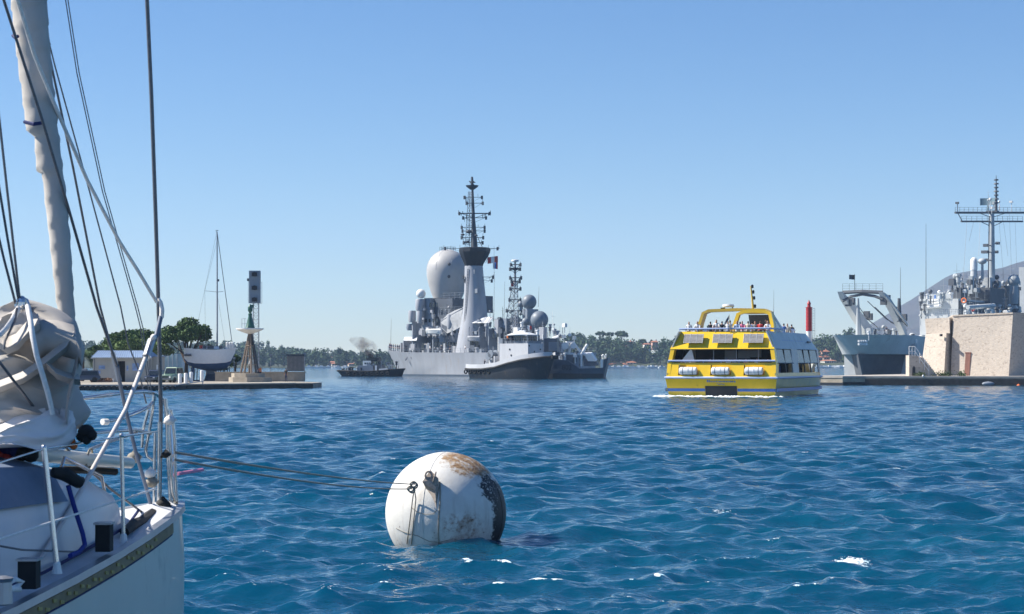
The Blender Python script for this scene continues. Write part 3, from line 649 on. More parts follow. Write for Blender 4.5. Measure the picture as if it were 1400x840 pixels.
PS += [('passenger in a khaki top between the two left end passengers', 4.2, 3.2, A_, 'stand', 'khaki', 'navy', 'dark'), ('passenger with fair hair in red under the left part of the arch', 3.6, 1.4, -A_, 'stand', 'red', 'navy', 'fair'),
      ('passenger in a green top behind the small flagstaff', 4.8, -.55, A_, 'stand', 'green', 'navy', 'dark'), ('passenger in blue behind the pink shirted one', 4.6, -1.75, A_, 'stand', 'blue', 'navy', 'brown'),
      ('passenger in a black top in front of the open arch middle', 2.2, .45, A_, 'stand', 'black', 'navy', 'dark'), ('passenger in orange at the right end of the wheelhouse frame', 3.6, -3.5, A_, 'stand', 'orange', 'navy', 'dark'), ('passenger in pale blue left of the wheelhouse frame foot', 2.3, -.95, -A_, 'rail', 'pale_blue', 'white', 'dark')]
for l, u, v, f, p, t_, bt, h in PS: fperson(l, u, v, 4.81, f, pose=p, top=t_, bottom=bt, hair=h, group='passengers on the ferry top deck', scale=1.22 if 'tall' in l else 1.14)
PL = [('passenger in red seated at left on the ferry lower after deck', 1.6, 3.9, 'red'), ('passenger in navy seated beside the white sheet on the lower after deck', 1.8, 2.2, 'navy'), ('passenger in an orange top seated on the lower after deck', 1.7, 1.4, 'orange'), ('passenger in white stretching out at the middle lower rail', 1.5, -.35, 'white'), ('passenger in pale blue behind the middle lower rail', 2.3, -.75, 'pale_blue'), ('passenger in pink seated right of middle on the lower deck', 1.6, -2.0 + .1, 'pink'), ('passenger in a white shirt leaning at right on the lower rail', 1.4, -3.0, 'white'), ('passenger in black at the far right of the lower after deck', 1.6, -3.9, 'black')]
for l, u, v, t_ in PL: fperson(l, u, v, 1.80, -A_ if t_ != 'navy' else A_, pose='rail' if t_ in ('white', 'pale_blue') else 'stand', top=t_, bottom='navy', hair='dark', group='passengers on the ferry lower after deck', scale=.93)
for l, u, v, t_ in (('passenger in white at the first ferry side window', 3.5, -4.3, 'white'), ('passenger in pink at the middle ferry side windows', 11.0, -4.3, 'pink'), ('passenger in cream at the rear ferry side windows', 13.4, -4.25, 'cream')):
    fperson(l, u, v, 1.80, -2.2, pose='stand', top=t_, bottom='navy', hair='dark', group='passengers at the ferry side windows', scale=.95)
# small ensign on a staff at the stern rail
fl = thing('ensign', 'small dark flag drooping on its staff at the ferry stern rail', 'flag', fy.o + fy.h * 1.1 + fy.p * -.62 + Vector((0, 0, 5.5)), fy.a)
b = MB(); b.tube((0, 0, 0), (-.05, .1, 1.9), .02, .012, 6); b.build('flagstaff', M['arch_yellow'], fl)
b = MB(); b.loft([[(-.05 + .04 * math.sin(k * 1.4), .1 + .09 * k, 1.85 - .12 * k - s * .35 - .03 * k) for s in (0, .5, 1)] + [(-.04 + .04 * math.sin(k * 1.4), .1 + .09 * k, 1.85 - .12 * k - s * .35 - .03 * k) for s in (1, .5, 0)] for k in range(6)]); b.build('flag_cloth', M['navy_dark'], fl)
# wake foam: churned white water along the transom
def foam_patch(name, label, pts_fn, n, seed, size=.35):
    rs = np.random.RandomState(seed); b = MB()
    for _ in range(n):
        x, y, z, s = pts_fn(rs)
        s *= size
        k = 7; a0 = rs.rand() * 6
        top = (x, y, z + s * .35); ringp = [(x + s * (1.1 + .5 * rs.rand()) * math.cos(a0 + 2 * math.pi * i / k), y + s * (.8 + .4 * rs.rand()) * math.sin(a0 + 2 * math.pi * i / k), z - .05 + s * .1 * rs.rand()) for i in range(k)]
        b.add([top] + ringp, [(0, 1 + i, 1 + (i + 1) % k) for i in range(k)])
    o = b.build(name, M['foam'], smooth=80); tag(o, label, kind='stuff'); return o
M['foam'] = mat('white_foam', (.78, .82, .84), .8, var=.15, scale=6)
def stern_foam(rs):
    t = rs.rand(); v = -5.6 + 11.4 * t; u = -.25 - abs(rs.normal()) * .5
    q = fy.o + fy.h * u + fy.p * v; return q.x, q.y, .04 + .12 * rs.rand() * math.exp(u * .8), .35 + rs.rand() * .8
foam_patch('stern_foam', 'white churned foam along the ferry waterline', stern_foam, 230, 4, .20)
def side_foam(rs):
    u = rs.rand() * 17; v = -5.0 - abs(rs.normal()) * .25
    q = fy.o + fy.h * u + fy.p * v; return q.x, q.y, .03, .3 + rs.rand() * .4
foam_patch('side_foam', 'thin line of foam along the ferry side', side_foam, 90, 8, .2)
# ------------------------------------------------------------------ vessels: shared builders
def hull_loft(mb, st, zs_under=-1.2):
    """st: (u, half deck, half waterline, deck height, u shift at the waterline)"""
    R = []
    for u, hd, hw, zd, du in st:
        m_ = (hd + hw) / 2 * .97
        R.append([(u, hd, zd), (u + du * .5, m_, zd * .5), (u + du, hw, 0), (u + du * 1.1, hw * .8, zs_under), (u + du * 1.1, -hw * .8, zs_under), (u + du, -hw, 0), (u + du * .5, -m_, zd * .5), (u, -hd, zd)])
    return mb.loft(R)
def boot_stripe(mb, st, z0=-.3, z1=.45, k=1.0):
    for s in (1, -1):
        R = []
        for u, hd, hw, zd, du in st:
            def y(z): return s * (hw + (hd - hw) * max(0, z) / zd * .94 + .03)
            def uu(z): return u + du * (1 - max(0, z) / zd)
            R.append([(uu(z0), y(z0), z0), (uu(z1), y(z1), z1), (uu(z1), y(z1) - s * .02, z1), (uu(z0), y(z0) - s * .02, z0)])
        mb.loft(R)
def guard(parent, pts, nm='guard_rail', h=1.05, n_w=2, r=.035, step=2.2, m_=None):
    b = MB()
    for k in range(n_w): b.path([(p[0], p[1], p[2] + h * (k + 1) / n_w) for p in pts], r * .8, 4)
    for i in range(len(pts) - 1):
        a, c = Vector(pts[i]), Vector(pts[i + 1]); n = max(1, int((c - a).length / step))
        for k in range(n + (1 if i == len(pts) - 2 else 0)):
            q = a.lerp(c, k / n); b.tube(q, q + Vector((0, 0, h)), r, n=4)
    return b.build(nm, m_ or M['navy_grey'], parent)
def window_row(fr, parent, a, b_, pyt, pyb, v, n, gap=.35, m_=None, out=.04):
    """n windows on the plane v facing the viewer"""
    for k in range(n):
        x0 = a + (b_ - a) * (k + gap / 2) / n; x1 = a + (b_ - a) * (k + 1 - gap / 2) / n
        u0, u1 = fr.u(x0, v), fr.u(x1, v); um = (u0 + u1) / 2
        s = 1 if fr.p.y < 0 else -1
        mb = MB(); mb.box(u0, u1, v + s * .002, v + s * out, fr.z(pyb, um, v), fr.z(pyt, um, v)); mb.build('window', m_ or M['window'], parent)
def whip(fr, parent, px, py0, py1, v, r=.05, dx=0, nm='whip_aerial'):
    p, q = fr.pt(px, py0, v), fr.pt(px + dx, py1, v); b = MB(); b.tube(p, q, r, r * .4, 5); return b.build(nm, M['wire'], parent)
def flag(label, cat, base, w_, h_, cols, rz, dirn=(1, 0, 0), group=None, sag=.2):
    """rippled cloth flag of vertical stripes hanging at base"""
    t = thing('signal_flag', label, cat, base, 0, group); n = len(cols); d = Vector(dirn)
    for i, m_ in enumerate(cols):
        b = MB(); R = []
        for k in range(5):
            s = (i + k / 4) / n; off = Vector((0, .08 * w_ * math.sin(s * 7), 0)); q = d * (w_ * s) + off - Vector((0, 0, sag * h_ * s))
            R.append([q, q - Vector((0, 0, h_)), q - Vector((0, -.03, h_)), q + Vector((0, .03, 0))])
        b.loft(R); b.build('stripe', m_, t)
    return t
def lattice(mb, a0, a1, w0, w1, n, r, m=4):
    """open lattice mast from a0 to a1, widths w0..w1, m legs"""
    a0, a1 = Vector(a0), Vector(a1); L_ = []
    for i in range(n + 1):
        s = i / n; c = a0.lerp(a1, s); w_ = w0 + (w1 - w0) * s
        L_.append([c + Vector((w_ * math.cos(2 * math.pi * (k + .5) / m), w_ * math.sin(2 * math.pi * (k + .5) / m), 0)) for k in range(m)])
    for k in range(m):
        mb.path([l[k] for l in L_], r, 5)
        for i in range(n):
            mb.tube(L_[i][k], L_[i + 1][(k + 1) % m], r * .6, n=4); mb.tube(L_[i][k], L_[i][(k + 1) % m], r * .6, n=4)
    return mb
def clutter(fr, parent, seed, n, a, b_, pyt, pyb, v0, v1, names, mats, smin=.3, smax=1.1):
    """small deck gear standing at random places of a deck row"""
    rs = random.Random(seed)
    for _ in range(n):
        px = rs.uniform(a, b_); v = rs.uniform(v0, v1); u = fr.u(px, v); nm = rs.choice(names); z = fr.z(rs.uniform(pyt, pyb), u, v)
        s = rs.uniform(smin, smax); mb = MB(); m_ = M[rs.choice(mats)]; mb.tube((u, v, z - 1.2), (u, v, z), s * .12, n=5)
        if nm in ('vent_cowl', 'bollard', 'winch'): mb.lathe([(.02, 0), (s * .32, .0), (s * .28, s * .7), (s * .42, s * .75), (s * .40, s * 1.0), (.02, s * 1.05)], (u, v, z), 8)
        elif nm == 'search_light': mb.tube((u, v, z), (u, v, z + s * .8), .06, n=5); mb.ball((u, v, z + s), s * .35, 8, 6)
        elif nm == 'antenna': mb.tube((u, v, z), (u + .1, v, z + s * 3), .04, .02, 4); mb.tube((u, v - s * .5, z + s * 2), (u, v + s * .5, z + s * 2), .03, n=4)
        else: mb.box(u - s * .5, u + s * .5, v - s * .4, v + s * .4, z, z + s * .8); mb.box(u - s * .42, u + s * .42, v - s * .3, v + s * .3, z + s * .8, z + s * .93)
        mb.build(nm, m_, parent, smooth=40)

# ------------------------------------------------------------------ the grey warship with the radome
dg_ = Frame(652, 425, 135.0)
ws = thing('warship', 'big grey naval destroyer with white radome and black topped tower mast', 'warship', dg_.o, dg_.a)
uB = dg_.u(531, 0); uS = dg_.u(792, 0)
Lh = uB - uS
st = []
for s, hd, hw, zd, du in ((0, 5.6, 5.2, 5.4, 0), (.15, 6.2, 5.9, 5.4, 0), (.4, 6.4, 6.1, 5.45, 0), (.62, 6.2, 5.6, 5.5, 0), (.76, 5.5, 4.2, 5.6, -.3), (.87, 4.2, 2.5, 5.75, -1.4), (.95, 2.4, .9, 6.0, -2.9), (1.0, .25, .06, 6.3, -4.2)):
    st.append((uS + Lh * s, hd, hw, zd, du))
def deckz(u):
    return float(np.interp(u, [q[0] for q in st], [q[3] for q in st]))
def deckh(u): return float(np.interp(u, [q[0] for q in st], [q[1] for q in st]))
b = MB(); hull_loft(b, st); b.build('hull', M['navy_light'], ws, smooth=30)
b = MB(); boot_stripe(b, st, -.2, .42); b.build('boot_topping', M['hull_slate'], ws)
guard(ws, [(q[0], q[1] - .15, q[3]) for q in reversed(st)], h=1.0, step=2.0)
guard(ws, [(q[0], -q[1] + .15, q[3]) for q in reversed(st)], h=1.0, step=2.0)
D = dg_.box
def blk(nm, a, b_, pyt, pyb, v0, v1, m_='navy_light', parent=ws):
    mb = MB(); e = D(mb, a, b_, pyt, pyb, v0, v1); o = mb.build(nm, M[m_], parent); return o, e
# deckhouses from bow to stern  (columns, rows in the photograph)
blk('bow_house', 549, 574, 469, 484, -3.0, 3.6)
blk('bridge_front_house', 555, 572, 466, 484, -1.5, 4.3)
blk('deckhouse', 566, 584, 440, 470, -2.6, 2.8)
blk('deckhouse', 572, 592, 458, 484, -4, 4.6, 'navy_grey')
blk('bridge_block', 578, 612, 430, 458, -3.0, 1.6, 'navy_grey')
blk('bridge_tower', 584, 640, 409, 470, -4.5, .6, 'navy_dark')
blk('bridge_wing', 580, 602, 408, 430, -1.5, 1.8, 'navy_grey')
blk('deckhouse', 592, 628, 462, 485, -4.5, 4.2, 'navy_grey')
blk('deckhouse', 600, 634, 448, 468, -3, 2.8)
blk('boat_deck', 582, 606, 447.5, 450, 0, 4.8, 'navy_light')
blk('deckhouse', 628, 668, 457, 486, -4, 4.4)
blk('missile_house', 640, 664, 447, 460, -3, 3.6)
blk('after_house', 668, 700, 450, 486, -4.5, 3.2, 'navy_grey')
blk('director_house', 676, 716, 436, 462, -4, 1.6, 'navy_grey')
blk('missile_block', 676, 690, 437, 458, .5, 2.6)
blk('after_house', 700, 752, 462, 488, -4.5, 3.4, 'navy_grey')
blk('after_platform', 706, 744, 450, 464, -3.5, 2, 'navy_dark')
blk('stern_house', 742, 770, 468, 490, -4, 3, 'navy_grey')
rs = random.Random(17)
for k_ in range(34):
    lo_ = k_ % 2; w_ = rs.uniform(5, 13); a_ = rs.uniform(556 if lo_ else 572, 662); h_ = rs.uniform(6, 15) if lo_ else rs.uniform(7, 16); base_ = 484 if lo_ else 460
    if not lo_ and 618 < a_ + w_ / 2 < 672: continue
    d_ = min(1.0, w_ / 9.0); vn_ = rs.uniform(3.6, 4.9) if lo_ else rs.uniform(1.8, 3.6)
    blk(rs.choice(['deckhouse', 'ready_locker', 'machinery_house']), a_, a_ + w_, base_ - h_, base_, vn_ - d_, vn_, rs.choice(['navy_light', 'navy_light', 'navy_grey', 'navy_dark']))
for k_ in range(12):
    a_ = rs.uniform(674, 752); w_ = rs.uniform(5, 12); h_ = rs.uniform(6, 15); blk(rs.choice(['deckhouse', 'ready_locker']), a_, a_ + w_, 462 - h_, 464, 2.2, 3.2, rs.choice(['navy_light', 'navy_grey', 'navy_dark']))
# small round house towers left of the bridge
for px, pyt, pyb, r, m_ in ((574.5, 409, 425, 1.15, 'navy_light'), (575, 424, 442, .95, 'navy_light'), (563.5, 425, 441, .9, 'navy_light'), (560, 443, 452, .8, 'navy_grey'), (607, 455, 484, 1.0, 'navy_grey'), (616, 430, 449, .9, 'navy_light')):
    p, q = dg_.pt(px, pyb, 2.6), dg_.pt(px, pyt, 2.6); b = MB(); b.lathe([(.02, 0), (r * .85, 0), (r, .5), (r, q.z - p.z - .3), (r * .9, q.z - p.z), (.02, q.z - p.z)], p, 14); b.build('gun_director', M[m_], ws, smooth=40)
p = dg_.pt(575.5, 402, 2.6); b = MB(); b.ball(p, 1.15, 18, 12, -.9); b.build('small_radome', M['white_paint'], ws, smooth=60)
# big radome and its drum
M['radome'] = mat('radome_white', (.45, .44, .43), .5, var=.12, scale=.3)
RV = -3.0
pc = dg_.pt(612, 371.5, RV)
b = MB(); pr = [(.05, -6.4), (3.4, -6.4), (3.75, -5.6), (4.55, -3.2), (5.0, -1.0), (5.05, .2)] + [(5.05 * math.cos(a), .2 + 5.05 * math.sin(a)) for a in np.linspace(.15, 1.55, 10)]
b.lathe(pr, pc, 36); rdm = b.build('radome', M['radome'], ws, smooth=60)
b = MB()
for k in range(8):
    a = 2 * math.pi * (k + .3) / 8; b.path([Vector(pc) + Vector((5.06 * math.cos(e) * math.cos(a), 5.06 * math.cos(e) * math.sin(a), .2 + 5.06 * math.sin(e))) for e in np.linspace(0, 1.5, 9)], .03, 4)
b.build('panel_seams', M['navy_light'], rdm)
for px, py in ((614.5, 359.5), (614, 379.5), (614, 399)):
    q = dg_.pt(px, py, RV + 3.6); d_ = (q - Vector(pc)); d_ = d_.normalized() * (4.95 if py < 395 else 4.4); b = MB(); b.ball(Vector(pc) + d_, .42, 8, 6); b.build('radome_hatch', M['lattice'], rdm)
b = MB()
guard(rdm, [tuple(Vector(pc) + Vector((1.9 * math.cos(a), 1.9 * math.sin(a), 4.9))) for a in np.linspace(0, 6.28, 9)], h=.9, step=3, m_=M['lattice'], nm='top_rail')
b = MB(); b.lathe([(.1, -8.5), (3.6, -8.5), (3.3, -6.2), (.1, -6.2)], pc, 24); b.build('radome_drum', M['navy_dark'], ws, smooth=40)
guard(ws, [(dg_.u(600, .4), .4, dg_.z(409, 0, 0)), (dg_.u(636, .4), .4, dg_.z(409, 0, 0))], h=1.6, step=1.6, n_w=3)
guard(ws, [(dg_.u(602, .9), .9, dg_.z(428, 0, 0)), (dg_.u(634, .9), .9, dg_.z(428, 0, 0))], h=1.5, step=1.5, n_w=3)
# tower mast (mast and funnel in one)
TV = 1.0
prof = []      # (row, left col, right col)
for py, a, c in ((486, 622, 674), (470, 624.5, 672), (456, 627, 669.5), (440, 630.5, 667.5), (420, 633.3, 665.5), (400, 634.6, 663.5), (380, 635, 661.5), (362, 635.3, 660)):
    p = dg_.pt((a + c) / 2, py, TV); r = (c - a) / 2 * dg_.Y(p.x, TV) / F; prof.append((p, r))
b = MB(); R = []
for p, r in prof: R.append([(p.x + r * 1.0 * math.cos(2 * math.pi * k / 28), p.y + r * math.sin(2 * math.pi * k / 28), p.z) for k in range(28)])
b.loft(R); tw = b.build('tower_mast', M['navy_light'], ws, smooth=50)
b = MB(); R = []
for py, a, c in ((364, 635, 660.5), (361, 634, 661.5), (352, 630, 667), (345, 627, 671), (340, 627, 671), (339, 629, 669)):
    p = dg_.pt((a + c) / 2, py, TV); r = (c - a) / 2 * dg_.Y(p.x, TV) / F; R.append([(p.x + r * math.cos(2 * math.pi * k / 12), p.y + r * math.sin(2 * math.pi * k / 12), p.z) for k in range(12)])
b.loft(R); b.build('black_collar', M['black_paint'], tw, smooth=25)
b = MB(); q0, q1 = dg_.pt(648.5, 341, TV), dg_.pt(645.5, 246, TV)
R = []
for py, w_ in ((341, 5.2), (330, 4.4), (315, 3.6), (300, 2.6), (280, 2.1), (258, 1.5), (246, 1.8), (242, 1.5)):
    p = dg_.pt(645.5 + (py - 246) * 3 / 95, py, TV); r = w_ * .168; R.append([(p.x + r * math.cos(2 * math.pi * k / 6), p.y + r * math.sin(2 * math.pi * k / 6), p.z) for k in range(6)])
b.loft(R); pole = b.build('pole_mast', M['lattice'], ws)
b = MB(); lattice(b, dg_.pt(641.5, 341, TV), dg_.pt(642.5, 262, TV), 1.0, .35, 12, .05); b.build('mast_lattice', M['lattice'], ws)
# yards: arms across the line of sight, built along the beam direction and the keel
def yard(py, a, c, posts=(), r=.11, nm='yard', drop=3.5):
    p, q = dg_.pt(a, py, TV), dg_.pt(c, py, TV)
    mid = (p + q) / 2; dv = Vector((.707, -.707, 0)) * (q.x - p.x) * .0
    # arms lie athwart the picture: half keelwise, half athwart
    half = (c - a) / 2 * 425 / F; d = Vector((-.707, -.707, 0))
    A, B = mid - d * half, mid + d * half
    b = MB(); b.tube(A, B, r, n=5)
    for t_, h_ in posts:
        s_ = A.lerp(B, t_); b.tube(s_, s_ + Vector((0, 0, h_ * .168)), r * .55, n=4)
    for t_ in (.04, .96):
        s_ = A.lerp(B, t_); b.box(s_.x - .18, s_.x + .18, s_.y - .18, s_.y + .18, s_.z - .45, s_.z + .35)
    b.tube(A.lerp(B, .08), mid + Vector((0, 0, -drop * .3)), r * .5, n=4); b.tube(A.lerp(B, .92), mid + Vector((0, 0, -drop * .3)), r * .5, n=4)
    return b.build(nm, M['lattice'], ws)
yard(292, 626.5, 671.5, ((.02, 4), (.1, -3), (.14, 3), (.84, -4), (.92, -3), (.98, 4), (.75, -7), (.25, -7)), .14)
yard(298, 632, 666, ((.1, -6), (.9, 5), (.2, -3)), .08)
yard(278, 637, 661, ((.05, 8), (.95, 8), (.0, 10)), .08)
yard(270, 634, 660, ((.1, -7), (.95, 2), (.75, 5)), .06)
yard(311, 630, 664, ((.03, 5), (.97, 5), (.3, 4), (.7, 4)), .07)
yard(316, 631, 664, ((.03, 4), (.97, 4)), .06)
yard(325, 630, 662, ((.02, 5), (.95, 6), (.1, 9)), .08)
yard(332, 633, 661, ((.02, 6), (.9, 4)), .09)
yard(379, 632, 676, ((.98, 4), (.85, -4), (.9, 2)), .07)
yard(384, 634, 674, ((.98, 4),), .05)
yard(340, 606, 684, ((.02, 5), (.14, 4), (.3, 5), (.8, 5), (.985, 5), (.9, 3)), .06)
for py, wd in ((256.5, 9.0),):
    p = dg_.pt(645.5, py, TV); b = MB(); b.lathe([(.05, -.6), (.5, -.5), (wd * .168 * .9, .15), (wd * .168, .45), (.05, .5)], p, 14); b.build('crow_platform', M['lattice'], ws)
p = dg_.pt(645.5, 250, TV); b = MB()
for a in range(6): b.tube(p, p + Vector((.75 * math.cos(a), .75 * math.sin(a), .45 * math.sin(a * 2.3))), .12, n=5)
b.build('direction_finder', M['lattice'], ws)
for px, py, r in ((641, 317, .75), (632.5, 321, .5), (639, 331, .6), (651, 322, .4)):
    p = dg_.pt(px, py, TV + .8); b = MB(); b.ball(p, (r, r, r * .55), 10, 6); b.build('radar_dish', M['lattice'], ws, smooth=60)
for px0, py0, px1, py1 in ((652, 322, 660, 339), (661, 342, 653, 325), (671, 341, 664, 360), (633, 341, 630, 352)):
    b = MB(); b.tube(dg_.pt(px0, py0, TV), dg_.pt(px1, py1, TV), .05, n=4); b.build('stay', M['lattice'], ws)
# awning sheet hanging forward of the tower
b = MB(); tri = [(604, 438), (612, 430), (622, 424.5), (633, 421)]; R = []
for k, (px, py) in enumerate(tri):
    lo = (449, 456, 452, 446)[k]; a = dg_.pt(px, py, 3.0); c = dg_.pt(px - .5 * k, lo, 3.2); m1 = a.lerp(c, .33) + Vector((0, .25, 0)); m2 = a.lerp(c, .66) + Vector((0, -.2 + .2 * (k % 2), 0))
    R.append([a, m1, m2, c, c - Vector((0, .06, 0)), m2 - Vector((0, .06, 0)), m1 - Vector((0, .06, 0)), a - Vector((0, .06, 0))])
b.loft(R); b.build('canvas_screen', mat('grey_canvas', (.42, .43, .44), .9, var=.2, scale=1.2), ws, smooth=50)
b = MB(); b.tube(dg_.pt(604, 438, 3.1), dg_.pt(634, 420.5, 3.1), .12, n=6); b.build('screen_boom', M['navy_light'], ws)
b = MB(); b.tube(dg_.pt(604.5, 436, 3.0), dg_.pt(604, 484, 3.0), .28, n=8); b.build('boom_post', M['navy_light'], ws)
# striped awning beside the tower
for k in range(6):
    b = MB(); x0 = 645 + k * 4.0; p0, p1 = dg_.pt(x0, 442, 3.6), dg_.pt(x0 + 3.9, 442, 3.6); q0, q1 = dg_.pt(x0 + 6, 434, 1.4), dg_.pt(x0 + 9.5, 434, 1.4)
    b.slab([p0, p1, q1, q0], (0, 0, .08)); b.build('awning_strip', M['white_paint'] if k % 2 == 0 else M['navy_light'], ws)
for px in (646, 655, 664): b = MB(); b.tube(dg_.pt(px, 443, 3.6), dg_.pt(px, 456, 3.6), .07, n=5); b.build('awning_post', M['navy_light'], ws)
for k in range(8):
    b = MB(); x0 = 552 + k * 2.2; p0, p1 = dg_.pt(x0, 466, 4.9), dg_.pt(x0 + 2.1, 466, 4.9); q0, q1 = dg_.pt(x0 + 1, 461.5, 3.6), dg_.pt(x0 + 3.1, 461.5, 3.6); b.slab([p0, p1, q1, q0], (0, 0, .1)); b.build('awning_strip', M['white_paint'], ws)
window_row(dg_, ws, 559, 570, 470, 476, 4.3, 4, .3, M['navy_dark'])
window_row(dg_, ws, 642, 655, 467, 474, 4.4, 2, .2, M['window'])
window_row(dg_, ws, 576, 580, 469, 479, 4.6, 1, .1, M['window'])
window_row(dg_, ws, 594, 626, 468, 474, 4.2, 7, .5, M['window'])
window_row(dg_, ws, 604, 630, 452, 456, 2.8, 5, .5, M['window'])
window_row(dg_, ws, 672, 694, 456, 462, 3.2, 4, .5, M['window'])
window_row(dg_, ws, 586, 600, 414, 420, 1.8, 3, .5, M['window'])
window_row(dg_, ws, 580, 600, 436, 441, 1.6, 4, .5, M['window'])
for a_, c_, t_, l_, v_, n_ in ((553, 572, 474, 483, 3.62, 3), (594, 628, 475.5, 484, 4.22, 5), (630, 662, 476, 485, 4.42, 4), (602, 632, 459, 467, 2.82, 4), (670, 696, 474, 484, 3.22, 3), (702, 740, 466, 472, 3.42, 6)):
    window_row(dg_, ws, a_, c_, t_, l_, v_, n_, .82, M['navy_dark'], .05)
for k_, (py0_, py1_, x0_, x1_) in enumerate(((368, 480, 640, 633),)):
    b = MB(); p_, q_ = dg_.pt(x0_, py0_, TV + 2.15), dg_.pt(x1_, py1_, TV + 3.6)
    for d_ in (-.22, .22): b.tube(p_ + Vector((d_, 0, 0)), q_ + Vector((d_, 0, 0)), .05, n=4)
    for j_ in range(30): m1 = p_.lerp(q_, j_ / 30); b.tube(m1 - Vector((.22, 0, 0)), m1 + Vector((.22, 0, 0)), .035, n=4)
    b.build('tower_ladder', M['navy_dark'], ws)
for px_, py_, v_ in ((648, 372, 2.3), (652, 398, 2.6), (646, 420, 2.9), (655, 440, 3.2), (651, 456, 3.6)):
    p_ = dg_.pt(px_, py_, v_); b = MB(); b.box(p_.x - .4, p_.x + .4, p_.y - .3, p_.y + .25, p_.z - .5, p_.z + .5); b.build('vent_box', M['navy_grey'], ws)
u_ = dg_.u(557, 4.3); b = MB(); zz_ = dg_.z(490, u_, 4); yy_ = float(np.interp(u_, [q[0] for q in st], [q[1] for q in st])) * .95; b.tube((u_, yy_ - .3, zz_ + .5), (u_, yy_ + .25, zz_ - .5), .07, n=6); b.path([(u_ - .35, yy_ + .12, zz_ - .1), (u_, yy_ + .3, zz_ - .55), (u_ + .35, yy_ - .02, zz_ - .1)], .08, 6); b.build('anchor', M['navy_dark'], ws)
# ship's boats
for px0, px1, py in ((583, 603, 454), (640, 656, 464)):
    p, q = dg_.pt(px0, py, 5.0), dg_.pt(px1, py, 5.0); b = MB(); R = []
    for k in range(9):
        s = k / 8; c = p.lerp(q, s); w_ = .8 * math.sin(math.pi * min(max(s, .06), .94)) ** .6; R.append([(c.x, c.y - w_, c.z + .5), (c.x, c.y - w_ * .6, c.z - .3), (c.x, c.y, c.z - .5), (c.x, c.y + w_ * .6, c.z - .3), (c.x, c.y + w_, c.z + .5), (c.x, c.y, c.z + .75)])
    b.loft(R); bt = b.build('ships_boat', M['white_paint'] if px0 < 600 else M['navy_light'], ws, smooth=40)
for px in (585, 600, 641, 655):
    b = MB(); b.path([dg_.pt(px, 462, 4.6), dg_.pt(px, 450, 4.7), dg_.pt(px + 1, 447, 5.3)], .12, 6); b.build('davit', M['navy_light'], ws)
# tracker radars aft: two big dark balls, and pedestals
for px, py, r, v in ((723.5, 413, 1.72, -.5), (737.5, 437.5, 2.05, 1.4), (712.5, 416, .8, 0), (719, 440, .95, 1.2)):
    p = dg_.pt(px, py, v); b = MB(); b.ball(p, r * .98, 20, 14, -.95); b.build('tracker_radar', mat('tracker_grey', (.17, .2, .235), .5, var=.1), ws, smooth=60)
    b = MB(); b.tube(p - Vector((0, 0, r * .7)), p - Vector((0, 0, r * 1.8)), r * .45, r * .6, 10); b.build('radar_pedestal', M['navy_grey'], ws)
blk('tracker_platform', 714, 736, 423, 452, -2.6, 1.0, 'navy_grey')
# after lattice mast
mb = MB(); lattice(mb, dg_.pt(700, 452, 0), dg_.pt(704, 385, 0), 1.6, .55, 10, .10); mb.build('after_mast', M['navy_grey'], ws)
mb = MB(); mb.tube(dg_.pt(704, 390, 0), dg_.pt(704.3, 357, 0), .32, .2, 8); mb.build('after_pole', M['navy_grey'], ws)
for py, a, c in ((368, 697, 711.5), (362, 698, 712), (380, 697, 713), (395, 697, 712), (410, 696, 712), (385, 699, 711), (425, 692, 714)):
    yard(py, a, c, ((.05, 4), (.95, 4), (.5, 3), (.2, -3), (.8, -3)), .10)
p = dg_.pt(704.3, 368, 0); b = MB(); b.lathe([(.05, -.4), (.4, -.3), (1.25, .1), (1.25, .25), (.05, .3)], p, 12); b.build('mast_platform', M['lattice'], ws)
p = dg_.pt(704.3, 357, 0); b = MB(); b.lathe([(.05, -.3), (.9, -.1), (.85, .25), (.05, .4)], p, 12); b.build('satellite_dome', M['white_paint'], ws, smooth=50)
clutter(dg_, ws, 1, 26, 552, 668, 482, 484, 3.8, 5.2, ['deck_locker', 'vent_cowl', 'bollard', 'search_light', 'winch'], ['navy_light', 'navy_grey', 'white_paint', 'navy_dark'], .4, 1.2)
clutter(dg_, ws, 2, 34, 590, 668, 445, 462, 1.5, 4.0, ['deck_locker', 'vent_cowl', 'search_light', 'antenna'], ['navy_light', 'navy_dark', 'navy_grey'], .4, 1.2)
clutter(dg_, ws, 3, 46, 668, 772, 446, 462, .5, 3.5, ['deck_locker', 'vent_cowl', 'search_light', 'antenna', 'winch'], ['navy_light', 'white_paint', 'navy_dark', 'navy_grey'], .4, 1.4)
clutter(dg_, ws, 4, 22, 560, 636, 424, 440, .8, 3.0, ['deck_locker', 'search_light', 'antenna', 'vent_cowl'], ['navy_grey', 'navy_light', 'navy_dark'], .3, 1.0)
clutter(dg_, ws, 5, 16, 668, 720, 428, 440, -1, 2.0, ['search_light', 'antenna', 'deck_locker'], ['navy_dark', 'navy_grey'], .4, 1.1)
blk('after_director', 663, 673, 405, 428, -3, -.5, 'navy_dark')
for px, a, c in ((534, 480, 436), (675, 452, 372), (689, 455, 385), (583, 425, 400), (768, 470, 447), (736, 420, 392)): whip(dg_, ws, px, a, c, 1.0, .06, -3 if px == 583 else 1)
